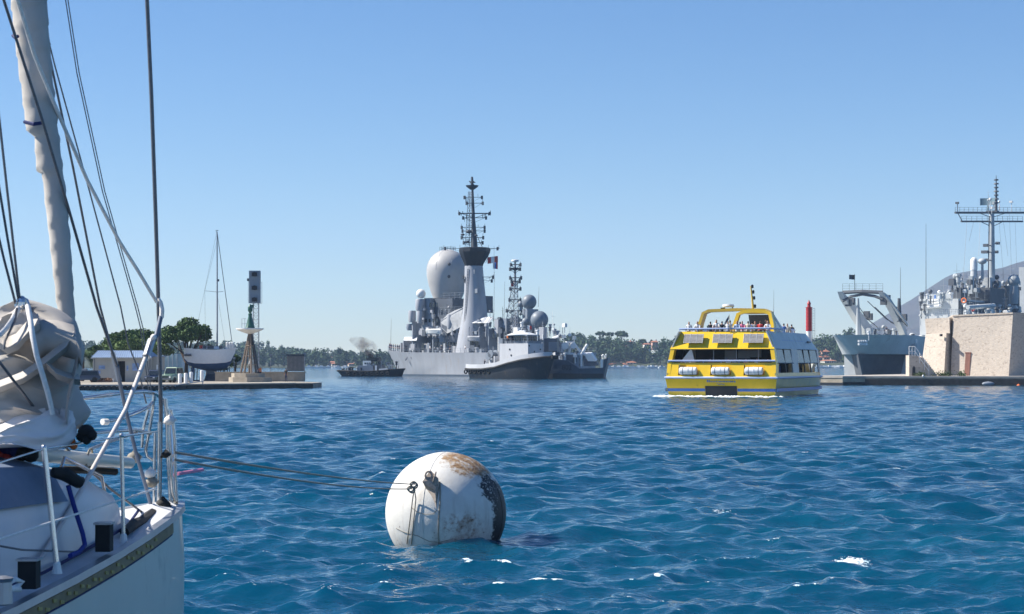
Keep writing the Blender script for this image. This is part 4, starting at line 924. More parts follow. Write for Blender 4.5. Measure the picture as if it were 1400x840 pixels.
# sailors lined up at the bow rail
rs = random.Random(4)
places = ('first from the stem', 'second from the stem', 'third from the stem', 'fourth from the stem', 'fifth from the stem', 'sixth from the stem', 'seventh from the stem', 'eighth from the stem', 'ninth from the stem', 'last before the forward deckhouse')
for k in range(10):
    u = uB - 1.4 - k * 1.0; v = deckh(u) * .80 - .1; q = dg_.o + dg_.h * u + dg_.p * v
    person('sailor in dark uniform at the warship bow rail, ' + places[k], (q.x, q.y, deckz(u)), dg_.a + math.pi + rs.uniform(-.4, .4), 'stand', 'navy', 'navy', 'dark', 'sailors lined up at the warship bow rail')
for k, px in enumerate((588, 604, 615, 636)):
    v = 5.3; u = dg_.u(px, v); q = dg_.o + dg_.h * u + dg_.p * v
    person(('sailor in white standing below the ship\'s boat', 'sailor in navy beside the boom post', 'sailor in navy right of the boom post', 'sailor in white at the foot of the tower mast')[k], (q.x, q.y, deckz(u)), dg_.a + 3 + k, 'walk', ('white', 'navy', 'navy', 'white')[k], 'navy', 'dark', 'sailors on the warship side deck')
# flags
q = dg_.pt(666.5, 352, TV); q = dg_.o + dg_.h * q.x + dg_.p * q.y + Vector((0, 0, q.z)); flag('red and white pennant flying right of the black tower collar', 'flag', q, 2.4, 1.5, [M['red'], M['white_paint'], M['red']], 0, sag=-.2, group='signal flags of the warship')
q = dg_.pt(674, 358.5, TV); q = dg_.o + dg_.h * q.x + dg_.p * q.y + Vector((0, 0, q.z)); flag('white and blue flag hanging below the red and white pennant', 'flag', q, 1.1, 1.5, [M['white_paint'], M['blue'], M['red']], 0, sag=.1, group='signal flags of the warship')
q = dg_.pt(698.5, 384, 1); q = dg_.o + dg_.h * q.x + dg_.p * q.y + Vector((0, 0, q.z)); flag('red and white flag on the slim after mast', 'flag', q, 1.2, 1.3, [M['red'], M['white_paint']], 0, sag=.1, group='signal flags of the warship')
b = MB(); b.tube(dg_.pt(675.5, 338, TV), dg_.pt(675.5, 385, TV), .03, n=4); b.build('halyard', M['wire'], ws)
# ------------------------------------------------------------------ tug in front of the warship
def small_anchor_point(fr, p): return fr.o + fr.h * p.x + fr.p * p.y + Vector((0, 0, p.z))
def tyre_row(fr, parent, pts, r=.42, nm='fender_tyre'):
    for p in pts:
        b = MB(); b.path([(p[0] + r * math.cos(a), p[1], p[2] + r * math.sin(a)) for a in np.linspace(0, 2 * math.pi, 11)[:-1]], r * .42, 6, closed=True); b.build(nm, M['rubber'], parent, smooth=60)
tg = Frame(702, 361, -44.0)
tug = thing('tugboat', 'grey harbour tug with black hull and raised rounded bow before the warship', 'tugboat', tg.o, tg.a)
# u forward = right and towards the camera, v to port = right and away; the near (starboard) side is v = -hw
us_, ub_ = tg.u(648, 0), tg.u(757, 0); Lt = ub_ - us_
st = []
for s, hd, hw, pyd, du in ((0, 2.3, 2.0, 503.0, .8), (.08, 2.9, 2.6, 503.5, .2), (.25, 3.2, 3.0, 503.5, 0), (.42, 3.3, 3.1, 501, 0), (.58, 3.3, 3.0, 495.5, 0), (.74, 3.1, 2.5, 491, -.1), (.87, 2.5, 1.6, 488.5, -.5), (.95, 1.6, .7, 487, -1.0), (1.0, .5, .08, 486.5, -1.6)):
    u = us_ + Lt * s; st.append((u, hd, hw, tg.z(pyd, u, -hd), du))
b = MB(); hull_loft(b, st); b.build('hull', M['hull_dark'], tug, smooth=35)
# bulwark band in pale grey: follows the sheer
b = MB()
for sgn in (-1, 1):
    R = []
    for u, hd, hw, zd, du in st:
        R.append([(u, sgn * (hd + .06), zd - .12), (u, sgn * (hd + .02), zd + .75), (u, sgn * (hd - .1), zd + .75), (u, sgn * (hd - .06), zd - .12)])
    b.loft(R)
b.hexa([(st[0][0] - .06, -2.3, st[0][3] - .1), (st[0][0] + .06, -2.3, st[0][3] - .1), (st[0][0] + .06, 2.3, st[0][3] - .1), (st[0][0] - .06, 2.3, st[0][3] - .1)], [(st[0][0] - .06, -2.3, st[0][3] + .7), (st[0][0] + .06, -2.3, st[0][3] + .7), (st[0][0] + .06, 2.3, st[0][3] + .7), (st[0][0] - .06, 2.3, st[0][3] + .7)])
b.build('bulwark', M['tug_grey'], tug, smooth=35)
b = MB()
for sgn in (-1, 1): b.path([(u, sgn * (hd + .12), zd - .25) for u, hd, hw, zd, du in st], .22, 7)
b.path([(st[-1][0] + .05, y, st[-1][3] - .3) for y in (-.8, -.3, .3, .8)], .4, 8)
b.build('rubbing_fender', M['rubber'], tug, smooth=50)
tyre_row(tg, tug, [(us_ + Lt * s, -2.95 - .15 * math.sin(s * 6), tg.z(508.5, us_ + Lt * s, -3)) for s in (.03, .09, .15, .21, .27, .33)], .36)
def T(nm, a, b_, pyt, pyb, v0, v1, m_='tug_grey', par=None):
    mb = MB(); e = tg.box(mb, a, b_, pyt, pyb, v0, v1); return mb.build(nm, M[m_], par or tug), e
dk, e1 = T('deckhouse', 683, 742, 470, 496, -2.0, 2.2)
T('side_house', 676, 692, 487, 500, -2.1, 1.4)
T('engine_casing', 668, 685, 492, 504, -1.6, 1.2)
# wheelhouse: glazed, smaller, with visor roof
wh, e2 = T('wheelhouse', 690, 738, 458.5, 470, -1.7, 1.9, 'navy_grey')
mb = MB(); u0, u1, z0, z1 = e2[0], e2[1], e2[2], e2[3]
for k in range(5):
    y0 = -1.55 + k * .68; mb = MB(); mb.box(u1 + .002, u1 + .04, y0 + .06, y0 + .62, z0 + .45, z1 - .2); mb.build('window', M['window'], wh)
for k in range(4):
    d = (u1 - u0) / 4; mb = MB(); mb.box(u0 + d * k + .1, u0 + d * (k + 1) - .1, -1.702, -1.74, z0 + .45, z1 - .2); mb.build('window', M['window'], wh)
mb = MB(); mb.lathe([(.05, -.05), (3.0, -.08), (3.05, .08), (2.2, .35), (.9, .65), (.6, .9), (.05, .95)], ((u0 + u1) / 2, .1, z1), 18); mb.build('visor_roof', M['white_paint'], wh, smooth=30)
guard(tug, [(u0 - .8, -1.95, z0), (u1 + .5, -1.95, z0), (u1 + .5, 2.1, z0)], h=1.0, step=1.2)
T('mast_base', 702, 712, 448, 458, -.5, .5, 'white_paint')
T('funnel', 680.5, 687, 461, 497, -.6, .6, 'white_paint')
T('funnel_cap', 684.5, 688.5, 456, 463, -.4, .4, 'black_paint')
mb = MB(); p = tg.pt(686, 494, -1.2); q = tg.pt(681, 462, -.8); 
mb = MB(); lattice(mb, tg.pt(705, 449, 0), tg.pt(705, 425, 0), .5, .3, 5, .05); mb.build('tug_mast', M['navy_light'], tug)
for px, py in ((671, 487), (674, 484)):
    pp = tg.pt(px, py, -1.4); mb = MB(); mb.lathe([(.02, -.8), (.75, -.8), (.8, -.65), (.4, -.6), (.4, .6), (.8, .65), (.75, .8), (.02, .8)], pp, 14, 'y'); mb.build('towing_winch', M['navy_grey'], tug, smooth=40)
T('winch_frame', 666, 672, 492, 506, -1.2, -.2, 'navy_grey'); T('winch_frame', 673, 679, 488, 506, -1.0, .2, 'white_paint')
for k, (px, py) in enumerate(((697, 478), (699, 486), (713, 473), (724, 481), (737, 478), (730, 491))):
    if px < 710: v = -2.0; u = tg.u(px, v); mb = MB(); mb.lathe([(.02, -.05), (.2, -.05), (.2, .04), (.02, .05)], (u, v - .01, tg.z(py, u, v)), 10, 'y'); mb.build('porthole', M['window'], tug)
    else: u = e1[1]; v = (px - 712) / 30 * 4 - 1.8; mb = MB(); mb.lathe([(.02, -.04), (.17, -.04), (.17, .04), (.02, .05)], (u + .01, v, tg.z(py, u, v)), 10, 'x'); mb.build('porthole', M['window'], tug)
clutter(tg, tug, 9, 14, 655, 684, 503, 504, -2.4, -1, ['bollard', 'winch', 'deck_locker', 'vent_cowl'], ['navy_grey', 'white_paint', 'navy_dark'], .35, .9)
clutter(tg, tug, 12, 10, 700, 736, 457, 458, -1, 1.2, ['search_light', 'antenna', 'vent_cowl'], ['white_paint', 'navy_grey', 'navy_dark'], .4, .9)
for i, (px, py, v, col) in enumerate(((662, 503, -1.2, 'black'), (694, 469.8, -1.95, 'orange'), (700, 469.8, -1.9, 'navy'))):
    p = tg.pt(px, py, v); q = small_anchor_point(tg, Vector((p.x, p.y, p.z if i else st[2][3])))
    person(('crewman in dark overalls on the tug after deck', 'crewman in orange vest beside the tug wheelhouse', 'crewman in navy at the tug wheelhouse rail')[i], q, tg.a + 2 + i, 'stand' if i else 'rail', col, 'navy', 'dark', 'crew of the grey tug')
q = small_anchor_point(tg, tg.pt(721, 445, 0)); flag('small red flag above the tug wheelhouse', 'flag', q, .9, .7, [M['white_paint'], M['red']], 0)
# ------------------------------------------------------------------ dark workboat with white gear, lying behind the tug's bow
wb = Frame(788, 366, -8.0)
wbt = thing('workboat', 'low dark grey naval workboat with high square end and white deck gear', 'workboat', wb.o, wb.a)
s0, s1 = wb.u(742, -3), wb.u(831.5, -3); Lw = s1 - s0; st = []
for s, hd, hw, pyd, du in ((0, 2.6, 2.4, 490, 0), (.15, 3.0, 2.9, 491, 0), (.38, 3.0, 2.9, 493, 0), (.5, 3.0, 2.9, 500, 0), (.56, 3.0, 2.9, 504, 0), (.92, 3.0, 2.8, 503.2, 0), (.93, 3.0, 2.8, 492, -.1), (1.0, 2.8, 2.4, 489, -1.1)):
    u = s0 + Lw * s; st.append((u, hd, hw, wb.z(pyd, u, -3), du))
b = MB(); hull_loft(b, st); b.build('hull', M['hull_slate'], wbt, smooth=30)
b = MB(); boot_stripe(b, st, -.3, .95); b.build('boot_topping', M['hull_dark'], wbt)
def W(nm, a, b_, pyt, pyb, v0, v1, m_='navy_light'):
    mb = MB(); e = wb.box(mb, a, b_, pyt, pyb, v0, v1); return mb.build(nm, M[m_], wbt)
W('deckhouse', 744, 764, 463, 492, -1.5, 1.8, 'navy_dark'); W('deckhouse', 750, 762, 468, 480, -2.0, -1.4, 'navy_grey')
W('winch_house', 774, 786, 485, 502, -1.6, 1.2, 'navy_dark'); W('control_cabin', 787, 793.5, 486, 503, -1.8, 1.0, 'navy_grey'); W('white_locker', 794, 798, 486, 501, -1.8, .6, 'white_paint')
# sloping stern roller ramp, crane boom and frame, all white
b = MB(); b.slab([wb.pt(798, 484, -1.9), wb.pt(808, 484, -1.9), wb.pt(815, 494, -1.9), wb.pt(804, 494, -1.9)], (0, 2.6, .35)); b.build('roller_ramp', M['white_paint'], wbt)
b = MB(); b.slab([wb.pt(797, 486, -1.7), wb.pt(803, 494.2, -1.7), wb.pt(815, 494.5, -1.7), wb.pt(819, 500, -1.7), wb.pt(799, 501, -1.7)], (0, 2.4, 0)); b.build('ramp_side', M['navy_dark'], wbt)
for p0, p1, r in (((793, 487, -1), (803, 471, -1), .35), ((770, 478, -1), (776, 468, -1), .5), ((783, 468, -1), (797, 486, -1), .3), ((776, 486, -1), (800, 484.5, -1), .38), ((774, 470, -.5), (785, 470, -.5), .45), ((780, 471, -1), (777, 486, -1), .35), ((756, 464, 0), (768, 459.5, 0), .45)):
    b = MB(); b.tube(wb.pt(*p0), wb.pt(*p1), r, r * .85, 8); b.build('crane_jib', M['white_paint'], wbt)
for px, py, r in ((773, 473, 5), (784, 473, 4), (752, 487, 3), (757, 486, 3), (779, 458, 2.2)):
    p = wb.pt(px, py, -1.6); b = MB(); r *= .146; b.lathe([(r * .4, -.2), (r, -.2), (r, .2), (r * .4, .2)], p, 14, 'y'); b.build('hose_reel', M['white_paint'], wbt, smooth=40)
W('stern_plate_cap', 821, 825, 491.5, 503, -2.9, -2.2, 'white_paint')
clutter(wb, wbt, 21, 26, 746, 800, 486, 491, -2.3, 0, ['winch', 'vent_cowl', 'deck_locker', 'search_light'], ['white_paint', 'navy_dark', 'navy_grey'], .4, .9)
clutter(wb, wbt, 22, 14, 764, 786, 462, 476, -1.5, 1, ['antenna', 'search_light', 'deck_locker'], ['navy_dark', 'navy_grey', 'white_paint'], .4, 1.0)
guard(wbt, [(wb.u(800, -2.9), -2.9, wb.z(503.5, 0, -2.9)), (wb.u(820, -2.9), -2.9, wb.z(503.5, 0, -2.9))], h=.8, step=1.5)
whip(wb, wbt, 765.5, 490, 446, -1, .05)
for k, px in enumerate((823, 827)): clutter(wb, wbt, 30 + k, 2, px, px + 3, 489, 490, -2.4, -1, ['search_light', 'bollard'], ['white_paint'], .4, .6)
# faint dark hull number
def text_mesh(txt, size, m_, parent, loc, rot, name):
    cu = bpy.data.curves.new('t', 'FONT'); cu.body = txt; cu.size = size; cu.extrude = .01; o = bpy.data.objects.new('t', cu); C.objects.link(o)
    dgp = bpy.context.evaluated_depsgraph_get(); me = bpy.data.meshes.new_from_object(o.evaluated_get(dgp)); bpy.data.objects.remove(o); me.name = name
    me.materials.clear(); me.materials.append(m_)
    o = bpy.data.objects.new(name, me); C.objects.link(o); o.parent = parent; o.location = loc; o.rotation_euler = rot; return o
text_mesh('802', 1.35, M['hull_dark'], wbt, (wb.u(768, -3.0), -3.04, wb.z(505.5, 0, -3)), (math.radians(90), 0, 0), 'hull_number')
# ------------------------------------------------------------------ old dark tug at the warship's bow, with smoke
t2 = Frame(508, 421, -12.0)
tug2 = thing('tugboat', 'low black tug with pale deckhouse under dark smoke, left of the warship', 'tugboat', t2.o, t2.a)
s0, s1 = t2.u(463, 0), t2.u(553, 0); Lw = s1 - s0; st = []
for s, hd, hw, pyd, du in ((0, 1.2, .6, 507.5, 1.0), (.06, 2.2, 1.8, 507, .3), (.25, 2.8, 2.6, 508, 0), (.5, 2.9, 2.7, 508.5, 0), (.75, 2.7, 2.3, 507, 0), (.9, 1.9, 1.2, 505.5, -.3), (1, .4, .1, 505, -.6)):
    u = s0 + Lw * s; st.append((u, hd, hw, t2.z(pyd, u, -hd), du))
b = MB(); hull_loft(b, st); b.build('hull', M['hull_dark'], tug2, smooth=35)
b = MB()
for sgn in (-1, 1): b.path([(u, sgn * (hd + .05), zd + .05) for u, hd, hw, zd, du in st], .16, 6)
b.build('rubbing_fender', M['rubber'], tug2, smooth=50)
tyre_row(t2, tug2, [(s0 + Lw * s, -2.95, t2.z(511, s0 + Lw * s, -3)) for s in (.2, .3, .4, .48, .56, .64, .72, .8)], .34)
def U(nm, a, b_, pyt, pyb, v0, v1, m_='navy_grey'):
    mb = MB(); e = t2.box(mb, a, b_, pyt, pyb, v0, v1); return mb.build(nm, M[m_], tug2)
U('deckhouse', 489, 516, 500, 509, -1.8, 1.8, 'navy_grey'); U('wheelhouse', 496, 512, 493.5, 502, -1.5, 1.5, 'white_paint'); U('bridge_top', 501, 521, 489, 494.5, -1.4, 1.4, 'black_paint')
U('funnel', 503.5, 510, 484.5, 492, -.7, .7, 'black_paint'); U('after_house', 513, 526, 499, 508, -1.4, 1.4, 'navy_dark'); U('bow_house', 530, 537, 500, 506, -.9, .9, 'white_paint'); U('bow_roof', 529, 538.5, 499, 500.2, -1.1, 1.1, 'white_paint'); U('door', 512.5, 515.5, 500, 509, -1.85, -1.7, 'white_paint')
window_row(t2, tug2, 498, 509, 496, 498.4, -1.5, 4, .3)
window_row(t2, tug2, 503, 519, 490, 492.4, -1.4, 5, .3)
b = MB(); p = [t2.pt(518, 504.5, -1.9), t2.pt(530, 503.5, -1.9), t2.pt(530, 506.5, -1.9), t2.pt(518, 507, -1.9)]; b.slab(p, (0, .8, 0)); b.build('work_skiff', M['white_paint'], tug2)
clutter(t2, tug2, 41, 22, 466, 500, 506, 507.5, -1.8, .5, ['bollard', 'winch', 'deck_locker', 'vent_cowl'], ['navy_dark', 'navy_grey', 'black_paint'], .4, .9)
clutter(t2, tug2, 42, 18, 500, 548, 496, 505, -1.6, .5, ['search_light', 'antenna', 'deck_locker', 'winch'], ['navy_dark', 'black_paint', 'navy_grey'], .35, .9)
b = MB(); b.tube(t2.pt(537, 499, 0), t2.pt(537, 492, 0), .08, n=5); b.build('signal_mast', M['lattice'], tug2)
b = MB(); lattice(b, t2.pt(517, 499, 0), t2.pt(515, 484, 0), .5, .15, 5, .05); b.build('tug_mast', M['lattice'], tug2)
# smoke puff drifting left from its funnel
sm = bpy.data.materials.new('dark_smoke'); sm.use_nodes = True; N = sm.node_tree.nodes; Lk = sm.node_tree.links; N.remove(N['Principled BSDF'])
pv = N.new('ShaderNodeVolumePrincipled'); pv.inputs['Color'].default_value = (.24, .20, .19, 1)
tc = N.new('ShaderNodeTexCoord'); no = N.new('ShaderNodeTexNoise'); no.inputs['Scale'].default_value = .45; no.inputs['Detail'].default_value = 5
Lk.new(tc.outputs['Object'], no.inputs['Vector']); mr = N.new('ShaderNodeMapRange'); mr.inputs[1].default_value = .40; mr.inputs[2].default_value = .68; mr.inputs[4].default_value = .8
Lk.new(no.outputs['Fac'], mr.inputs[0]); Lk.new(mr.outputs[0], pv.inputs['Density']); Lk.new(pv.outputs[0], N['Material Output'].inputs['Volume'])
b = MB(); R = []
for px, py, r in ((478, 464, .4), (484, 466, 1.0), (491, 469, 1.5), (499, 473, 1.8), (507, 477.5, 1.8), (513, 482, 1.5), (514, 486, 1.0), (509, 487, .4)):
    p = P(px, py, 421); R.append([(p.x + r * .35 * math.cos(2 * math.pi * k / 10), p.y + r * math.sin(2 * math.pi * k / 10), p.z + r * math.cos(2 * math.pi * k / 10)) for k in range(10)])
b.loft(R); o = b.build('smoke', sm); tag(o, 'thin dark smoke drifting up from the black tug', kind='stuff')
# ------------------------------------------------------------------ foliage
def leaf_mat(name, col, var=.5):
    return mat(name, col, .75, var=var, scale=.55, spec=.25)
M['pine_leaf'] = leaf_mat('pine_needles', (.08, .14, .04)); M['pine_leaf_light'] = leaf_mat('pale_pine_needles', (.115, .17, .05))
M['far_leaf'] = leaf_mat('wood_leaves', (.055, .10, .045)); M['far_leaf_b'] = leaf_mat('olive_wood_leaves', (.085, .12, .05))
M['palm_leaf'] = leaf_mat('palm_leaves', (.05, .09, .03)); M['bark'] = mat('bark', (.085, .06, .045), .95, var=.4, scale=3, bump=.6)
M['dry_leaf'] = leaf_mat('dry_leaves', (.2, .1, .05))
def leaf_quads(centers, size, rs, up=.35):
    n = len(centers); nr = rs.normal(size=(n, 3)); nr[:, 2] += up; nr /= np.linalg.norm(nr, axis=1)[:, None]
    t = np.cross(nr, rs.normal(size=(n, 3))); t /= np.linalg.norm(t, axis=1)[:, None] + 1e-9; b = np.cross(nr, t)
    s = size * (.6 + .8 * rs.rand(n, 1)); s2 = s * (.45 + .4 * rs.rand(n, 1))
    return np.stack([centers - t * s - b * s2 * .3, centers - t * .1 * s - b * s2, centers + t * s + b * s2 * .2, centers + t * .15 * s + b * s2], 1)
def quad_object(name, Q, m_, parent=None):
    n = len(Q); me = bpy.data.meshes.new(name); co = np.asarray(Q, dtype=np.float32).reshape(-1, 3)
    me.vertices.add(len(co)); me.vertices.foreach_set('co', co.ravel()); me.loops.add(n * 4); me.loops.foreach_set('vertex_index', np.arange(n * 4, dtype=np.int32))
    me.polygons.add(n); me.polygons.foreach_set('loop_start', np.arange(0, n * 4, 4, dtype=np.int32)); me.update(calc_edges=True); me.materials.append(m_)
    o = bpy.data.objects.new(name, me); C.objects.link(o)
    if parent is not None: o.parent = parent
    return o
def clump_points(clumps, n, rs):
    """points through the shells of several ellipsoid clumps (x, y, z, rx, ry, rz)"""
    c = np.array(clumps); wgt = (c[:, 3] * c[:, 5]); k = rs.choice(len(c), n, p=wgt / wgt.sum())
    d = rs.normal(size=(n, 3)); d /= np.linalg.norm(d, axis=1)[:, None]; r = (.35 + .85 * rs.rand(n, 1) ** .8)
    return c[k, :3] + d * r * c[k, 3:]
def pine(label, x, y, z, h, w_, dens, seed, trunk_lean=0.0, flat=.36, cat='tree', group=None, leaf='pine_leaf', size=.30, crown_h=None, name='pine_tree', limbs=7):
    rs = np.random.RandomState(seed); t = thing(name, label, cat, (x, y, z), 0, group); ch = crown_h or h * flat; cb = h - ch
    cl = []
    n = max(10, int(w_ * 3.2))
    for _ in range(n):
        a = rs.rand() * 6.28; r = math.sqrt(rs.rand()) * w_ * .43; zz = cb + ch * (.12 + .66 * math.sqrt(max(0, 1 - (r / (w_ * .5)) ** 2)) * (.35 + .65 * rs.rand() ** .5)); s = w_ * (.085 + .085 * rs.rand())
        cl.append((trunk_lean + r * math.cos(a), r * math.sin(a), zz, s, s, s * .62))
    quad_object('crown', leaf_quads(clump_points(cl, dens, rs), size, rs), M[leaf], t)
    b = MB(); b.path([(0, 0, -.3), (trunk_lean * .2, .1, cb * .4), (trunk_lean * .6, 0, cb * .8), (trunk_lean, 0, cb + ch * .35)], [h * .034, h * .028, h * .023, h * .012], 8)
    for k in range(limbs):
        c = cl[rs.randint(len(cl))]; s = .45 + .4 * rs.rand(); b.path([(trunk_lean * s, 0, cb * (s + .08)), ((trunk_lean * s + c[0]) / 2, c[1] / 2, (cb * s + c[2]) / 2 + .1), (c[0], c[1], c[2])], [h * .014, h * .010, h * .004], 5)
    b.build('trunk', M['bark'], t, smooth=60); return t
# ------------------------------------------------------------------ left quay
QZ = .62
def q_at(px, py):      # ground point of the quay seen at a pixel
    Y = (CAMZ - QZ) * F / (py - HZ); return P(px, py, Y)
b = MB()
f0, f1, f2 = P(60, 533, YW(534)), P(255, 533, YW(533)), P(427, 530.6, YW(531.0))
poly = [(f0.x, f0.y), (f1.x, f1.y), (f2.x - 2.0, f2.y - .3), (f2.x, f2.y + .6), (f2.x + .3, f2.y + 8), (f2.x - 6, f2.y + 26), (f0.x - 30, f2.y + 60), (f0.x - 40, f0.y)]
b.slab([(x, y, -1.5) for x, y in poly], (0, 0, QZ + 1.5)); o = b.build('quay', M['concrete']); tag(o, kind='structure')
b = MB()
for i in range(3):
    (x0, y0), (x1, y1) = poly[i], poly[i + 1]; d = Vector((x1 - x0, y1 - y0, 0)).normalized(); nr = Vector((d.y, -d.x, 0)) * .12
    b.hexa([(x0 + nr.x, y0 + nr.y, -1.4), (x1 + nr.x, y1 + nr.y, -1.4), (x1, y1, -1.4), (x0, y0, -1.4)], [(x0 + nr.x, y0 + nr.y, QZ - .12), (x1 + nr.x, y1 + nr.y, QZ - .12), (x1, y1, QZ - .12), (x0, y0, QZ - .12)])
o = b.build('quay_face', mat('dark_quay_face', (.075, .07, .06), .9, var=.4, scale=1.2, dirt=(.2, .17, .13), dirt_amt=.2)); tag(o, kind='structure')  # face in a darker colour than the quay top
b = MB()
x0, y0 = poly[1]; x1, y1 = poly[2]; b.hexa([(f1.x, f1.y - .13, QZ - .1), (f2.x - 2, f2.y - .43, QZ - .1), (f2.x - 2, f2.y + .3, QZ - .1), (f1.x, f1.y + .6, QZ - .1)], [(f1.x, f1.y - .13, QZ + .03), (f2.x - 2, f2.y - .43, QZ + .03), (f2.x - 2, f2.y + .3, QZ + .03), (f1.x, f1.y + .6, QZ + .03)])
o = b.build('kerb', mat('pale_coping_stone', (.42, .37, .3), .9, var=.25, scale=1.5)); tag(o, kind='structure')
# pale pontoon edge with tyres on the left part
b = MB(); b.box(f0.x, f1.x - .2, f0.y - .9, f0.y - .02, QZ - .25, QZ + .02); o = b.build('pontoon', mat('pontoon_planks', (.42, .41, .39), .85, var=.3, scale=2)); tag(o, kind='structure')
for k in range(18):
    px = 112 + k * 7.3; p = P(px, 531, f0.y - .95)
    b = MB(); r = .30; b.path([(r * math.cos(a), 0, r * math.sin(a)) for a in np.linspace(0, 2 * math.pi, 13)[:-1]], .09, 7, closed=True)
    o = b.build('tyre', M['rubber'], smooth=60); o.location = (p.x, p.y, .18); o.rotation_euler = (0.05, .2 * math.sin(k * 2.1), .1 * math.sin(k)); ORD = ['first', 'second', 'third', 'fourth', 'fifth', 'sixth', 'seventh', 'eighth', 'ninth', 'tenth', 'eleventh', 'twelfth', 'thirteenth', 'fourteenth', 'fifteenth', 'sixteenth', 'seventeenth', 'eighteenth']; tag(o, 'black tyre fender, ' + ORD[k] + ' from the left along the pale pontoon edge', 'tyre', 'tyre fenders along the pontoon')
# ------------------------------------------------------------------ boathouse hut
HY = 233.0; s_ = HY / F
M['hut_wall'] = mat('hut_wall', (.42, .41, .37), .8, var=.14, scale=.7, stretch=(1, 1, .4)); M['hut_roof'] = mat('blue_sheet_roof', (.27, .36, .50), .5, var=.12, scale=.8)
A = P(127, 0, HY); B_ = P(206, 0, HY); zt = CAMZ - (489 - HZ) * s_; zr = CAMZ - (480 - HZ) * s_
hut = thing('hut', 'low beige quayside hut with blue sheet roof and open dark doorway', 'hut', (A.x, HY, QZ))
b = MB(); dx0, dx1, dzt = P(161, 0, HY).x, P(171, 0, HY).x, CAMZ - (494 - HZ) * s_
b.box(A.x, dx0, HY, HY + .2, QZ, zt); b.box(dx1, B_.x, HY, HY + .2, QZ, zt); b.box(dx0, dx1, HY, HY + .2, dzt, zt); b.box(A.x, A.x + .2, HY + .2, HY + 5, QZ, zt); b.box(B_.x - .2, B_.x, HY + .2, HY + 5, QZ, zt); b.box(A.x + .2, B_.x - .2, HY + 4.8, HY + 5, QZ, zt)
b.build('wall', M['hut_wall'], hut, world=True)
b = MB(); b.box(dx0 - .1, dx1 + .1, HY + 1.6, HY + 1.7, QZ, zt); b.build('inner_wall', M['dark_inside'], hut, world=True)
b = MB()
xr0, xr1 = P(130, 0, HY).x, P(200, 0, HY).x
b.hexa([(A.x - .15, HY - .3, zt), (B_.x + .15, HY - .3, zt), (B_.x + .15, HY + 5.3, zt), (A.x - .15, HY + 5.3, zt)], [(xr0, HY + 1.8, zr + .05), (xr1, HY + 1.8, zr + .05), (xr1, HY + 3.2, zr + .05), (xr0, HY + 3.2, zr + .05)])
rf = b.build('roof', M['hut_roof'], hut, world=True)
b = MB()
for k in range(27):
    s = k / 26; b.tube((A.x - .1 + (B_.x - A.x + .2) * s, HY - .28, zt + .03), (xr0 + (xr1 - xr0) * s, HY + 1.8, zr + .08), .035, n=4)
o = b.build('roof_ribs', M['hut_roof'], rf); o.location = -hut.location; o['kind'] = 'stuff'
b = MB(); b.box(A.x - .2, B_.x + .2, HY - .42, HY - .32, zt - .16, zt + .0); b.build('gutter', M['hut_wall'], hut, world=True)
b = MB(); b.box(dx0 - .85, dx0 - .1, HY - .06, HY - .01, QZ, dzt); b.build('sliding_door', mat('door_panel', (.44, .43, .4), .7), hut, world=True)
M['poster'] = mat('blue_poster', (.26, .38, .62), .6, var=.5, scale=2.5)
for px0, px1, py0, py1 in ((135, 143.5, 500, 505), (134, 137.5, 507, 511), (173, 175.5, 500, 507), (181, 190, 497, 507), (192, 196, 499, 505)):
    p0, p1 = P(px0, py1, HY), P(px1, py0, HY); b = MB(); b.box(p0.x, p1.x, HY - .05, HY - .01, p0.z, p1.z); b.build('poster', M['poster'], hut, world=True)
for px in (129, 205): b = MB(); b.tube(P(px, 521, HY - .15), P(px, 489, HY - .15), .06, n=5); b.build('downpipe', M['navy_dark'], hut, world=True)
p0, p1 = P(206.6, 519, HY + 1), P(217, 488, HY + 1)
an = thing('shed', 'small plain beige shed adjoining the right side of the hut', 'shed', (p0.x, HY + 1, QZ)); b = MB(); b.box(p0.x, p1.x, HY + 1, HY + 5, QZ, p1.z); b.build('wall', M['hut_wall'], an, world=True); b = MB(); b.box(p0.x - .0, p1.x + .2, HY + .8, HY + 5.2, p1.z, p1.z + .14); b.build('roof', M['hut_roof'], an, world=True)
# pale green boat-house or awning wall behind the trees
gh = thing('greenhouse', 'pale blue glazed shed between the hut and the pine trunk', 'shed', P(222, 510, 262)); b = MB(); p0, p1 = P(218, 512, 262), P(249, 484, 262); b.box(p0.x, p1.x, 262, 268, QZ, p1.z); b.build('wall', mat('pale_glazing', (.42, .58, .63), .3, var=.15), gh, world=True)
for px in (224, 230, 236, 242): b = MB(); b.tube(P(px, 512, 261.9), P(px, 484, 261.9), .06, n=4); b.build('glazing_bar', M['white_paint'], gh, world=True)
# planter with dry shrubs and small white pots before the hut
pl = thing('planter', 'rusty red planting bed with dry shrubs before the hut', 'planter', P(141, 523, HY - 4)); b = MB(); p0, p1 = P(124, 524, HY - 4), P(152, 520.5, HY - 4); b.box(p0.x, p1.x, HY - 4, HY - 3.2, QZ, p1.z); b.build('box', mat('brick_bed', (.28, .15, .1), .9, var=.3), pl, world=True)
rs = np.random.RandomState(3); Q = leaf_quads(np.stack([p0.x + (p1.x - p0.x) * rs.rand(260), HY - 3.6 + .3 * rs.normal(size=260), p1.z + .28 * rs.rand(260)], 1), .12, rs); o = quad_object('shrub', Q, M['dry_leaf'], pl); o.location = -pl.location
for px, l in ((151.5, 'left white pot beside the hut doorway'), (153.6, 'right white pot beside the hut doorway')):
    p = P(px, 521.5, HY - 1.5); b = MB(); b.lathe([(.02, 0), (.16, 0), (.22, .35), (.22, .42), (.17, .4), (.02, .36)], (0, 0, 0), 10); o = b.build('flower_pot', M['white_paint']); o.location = (p.x, p.y, QZ); tag(o, l, 'pot', 'white pots by the hut')
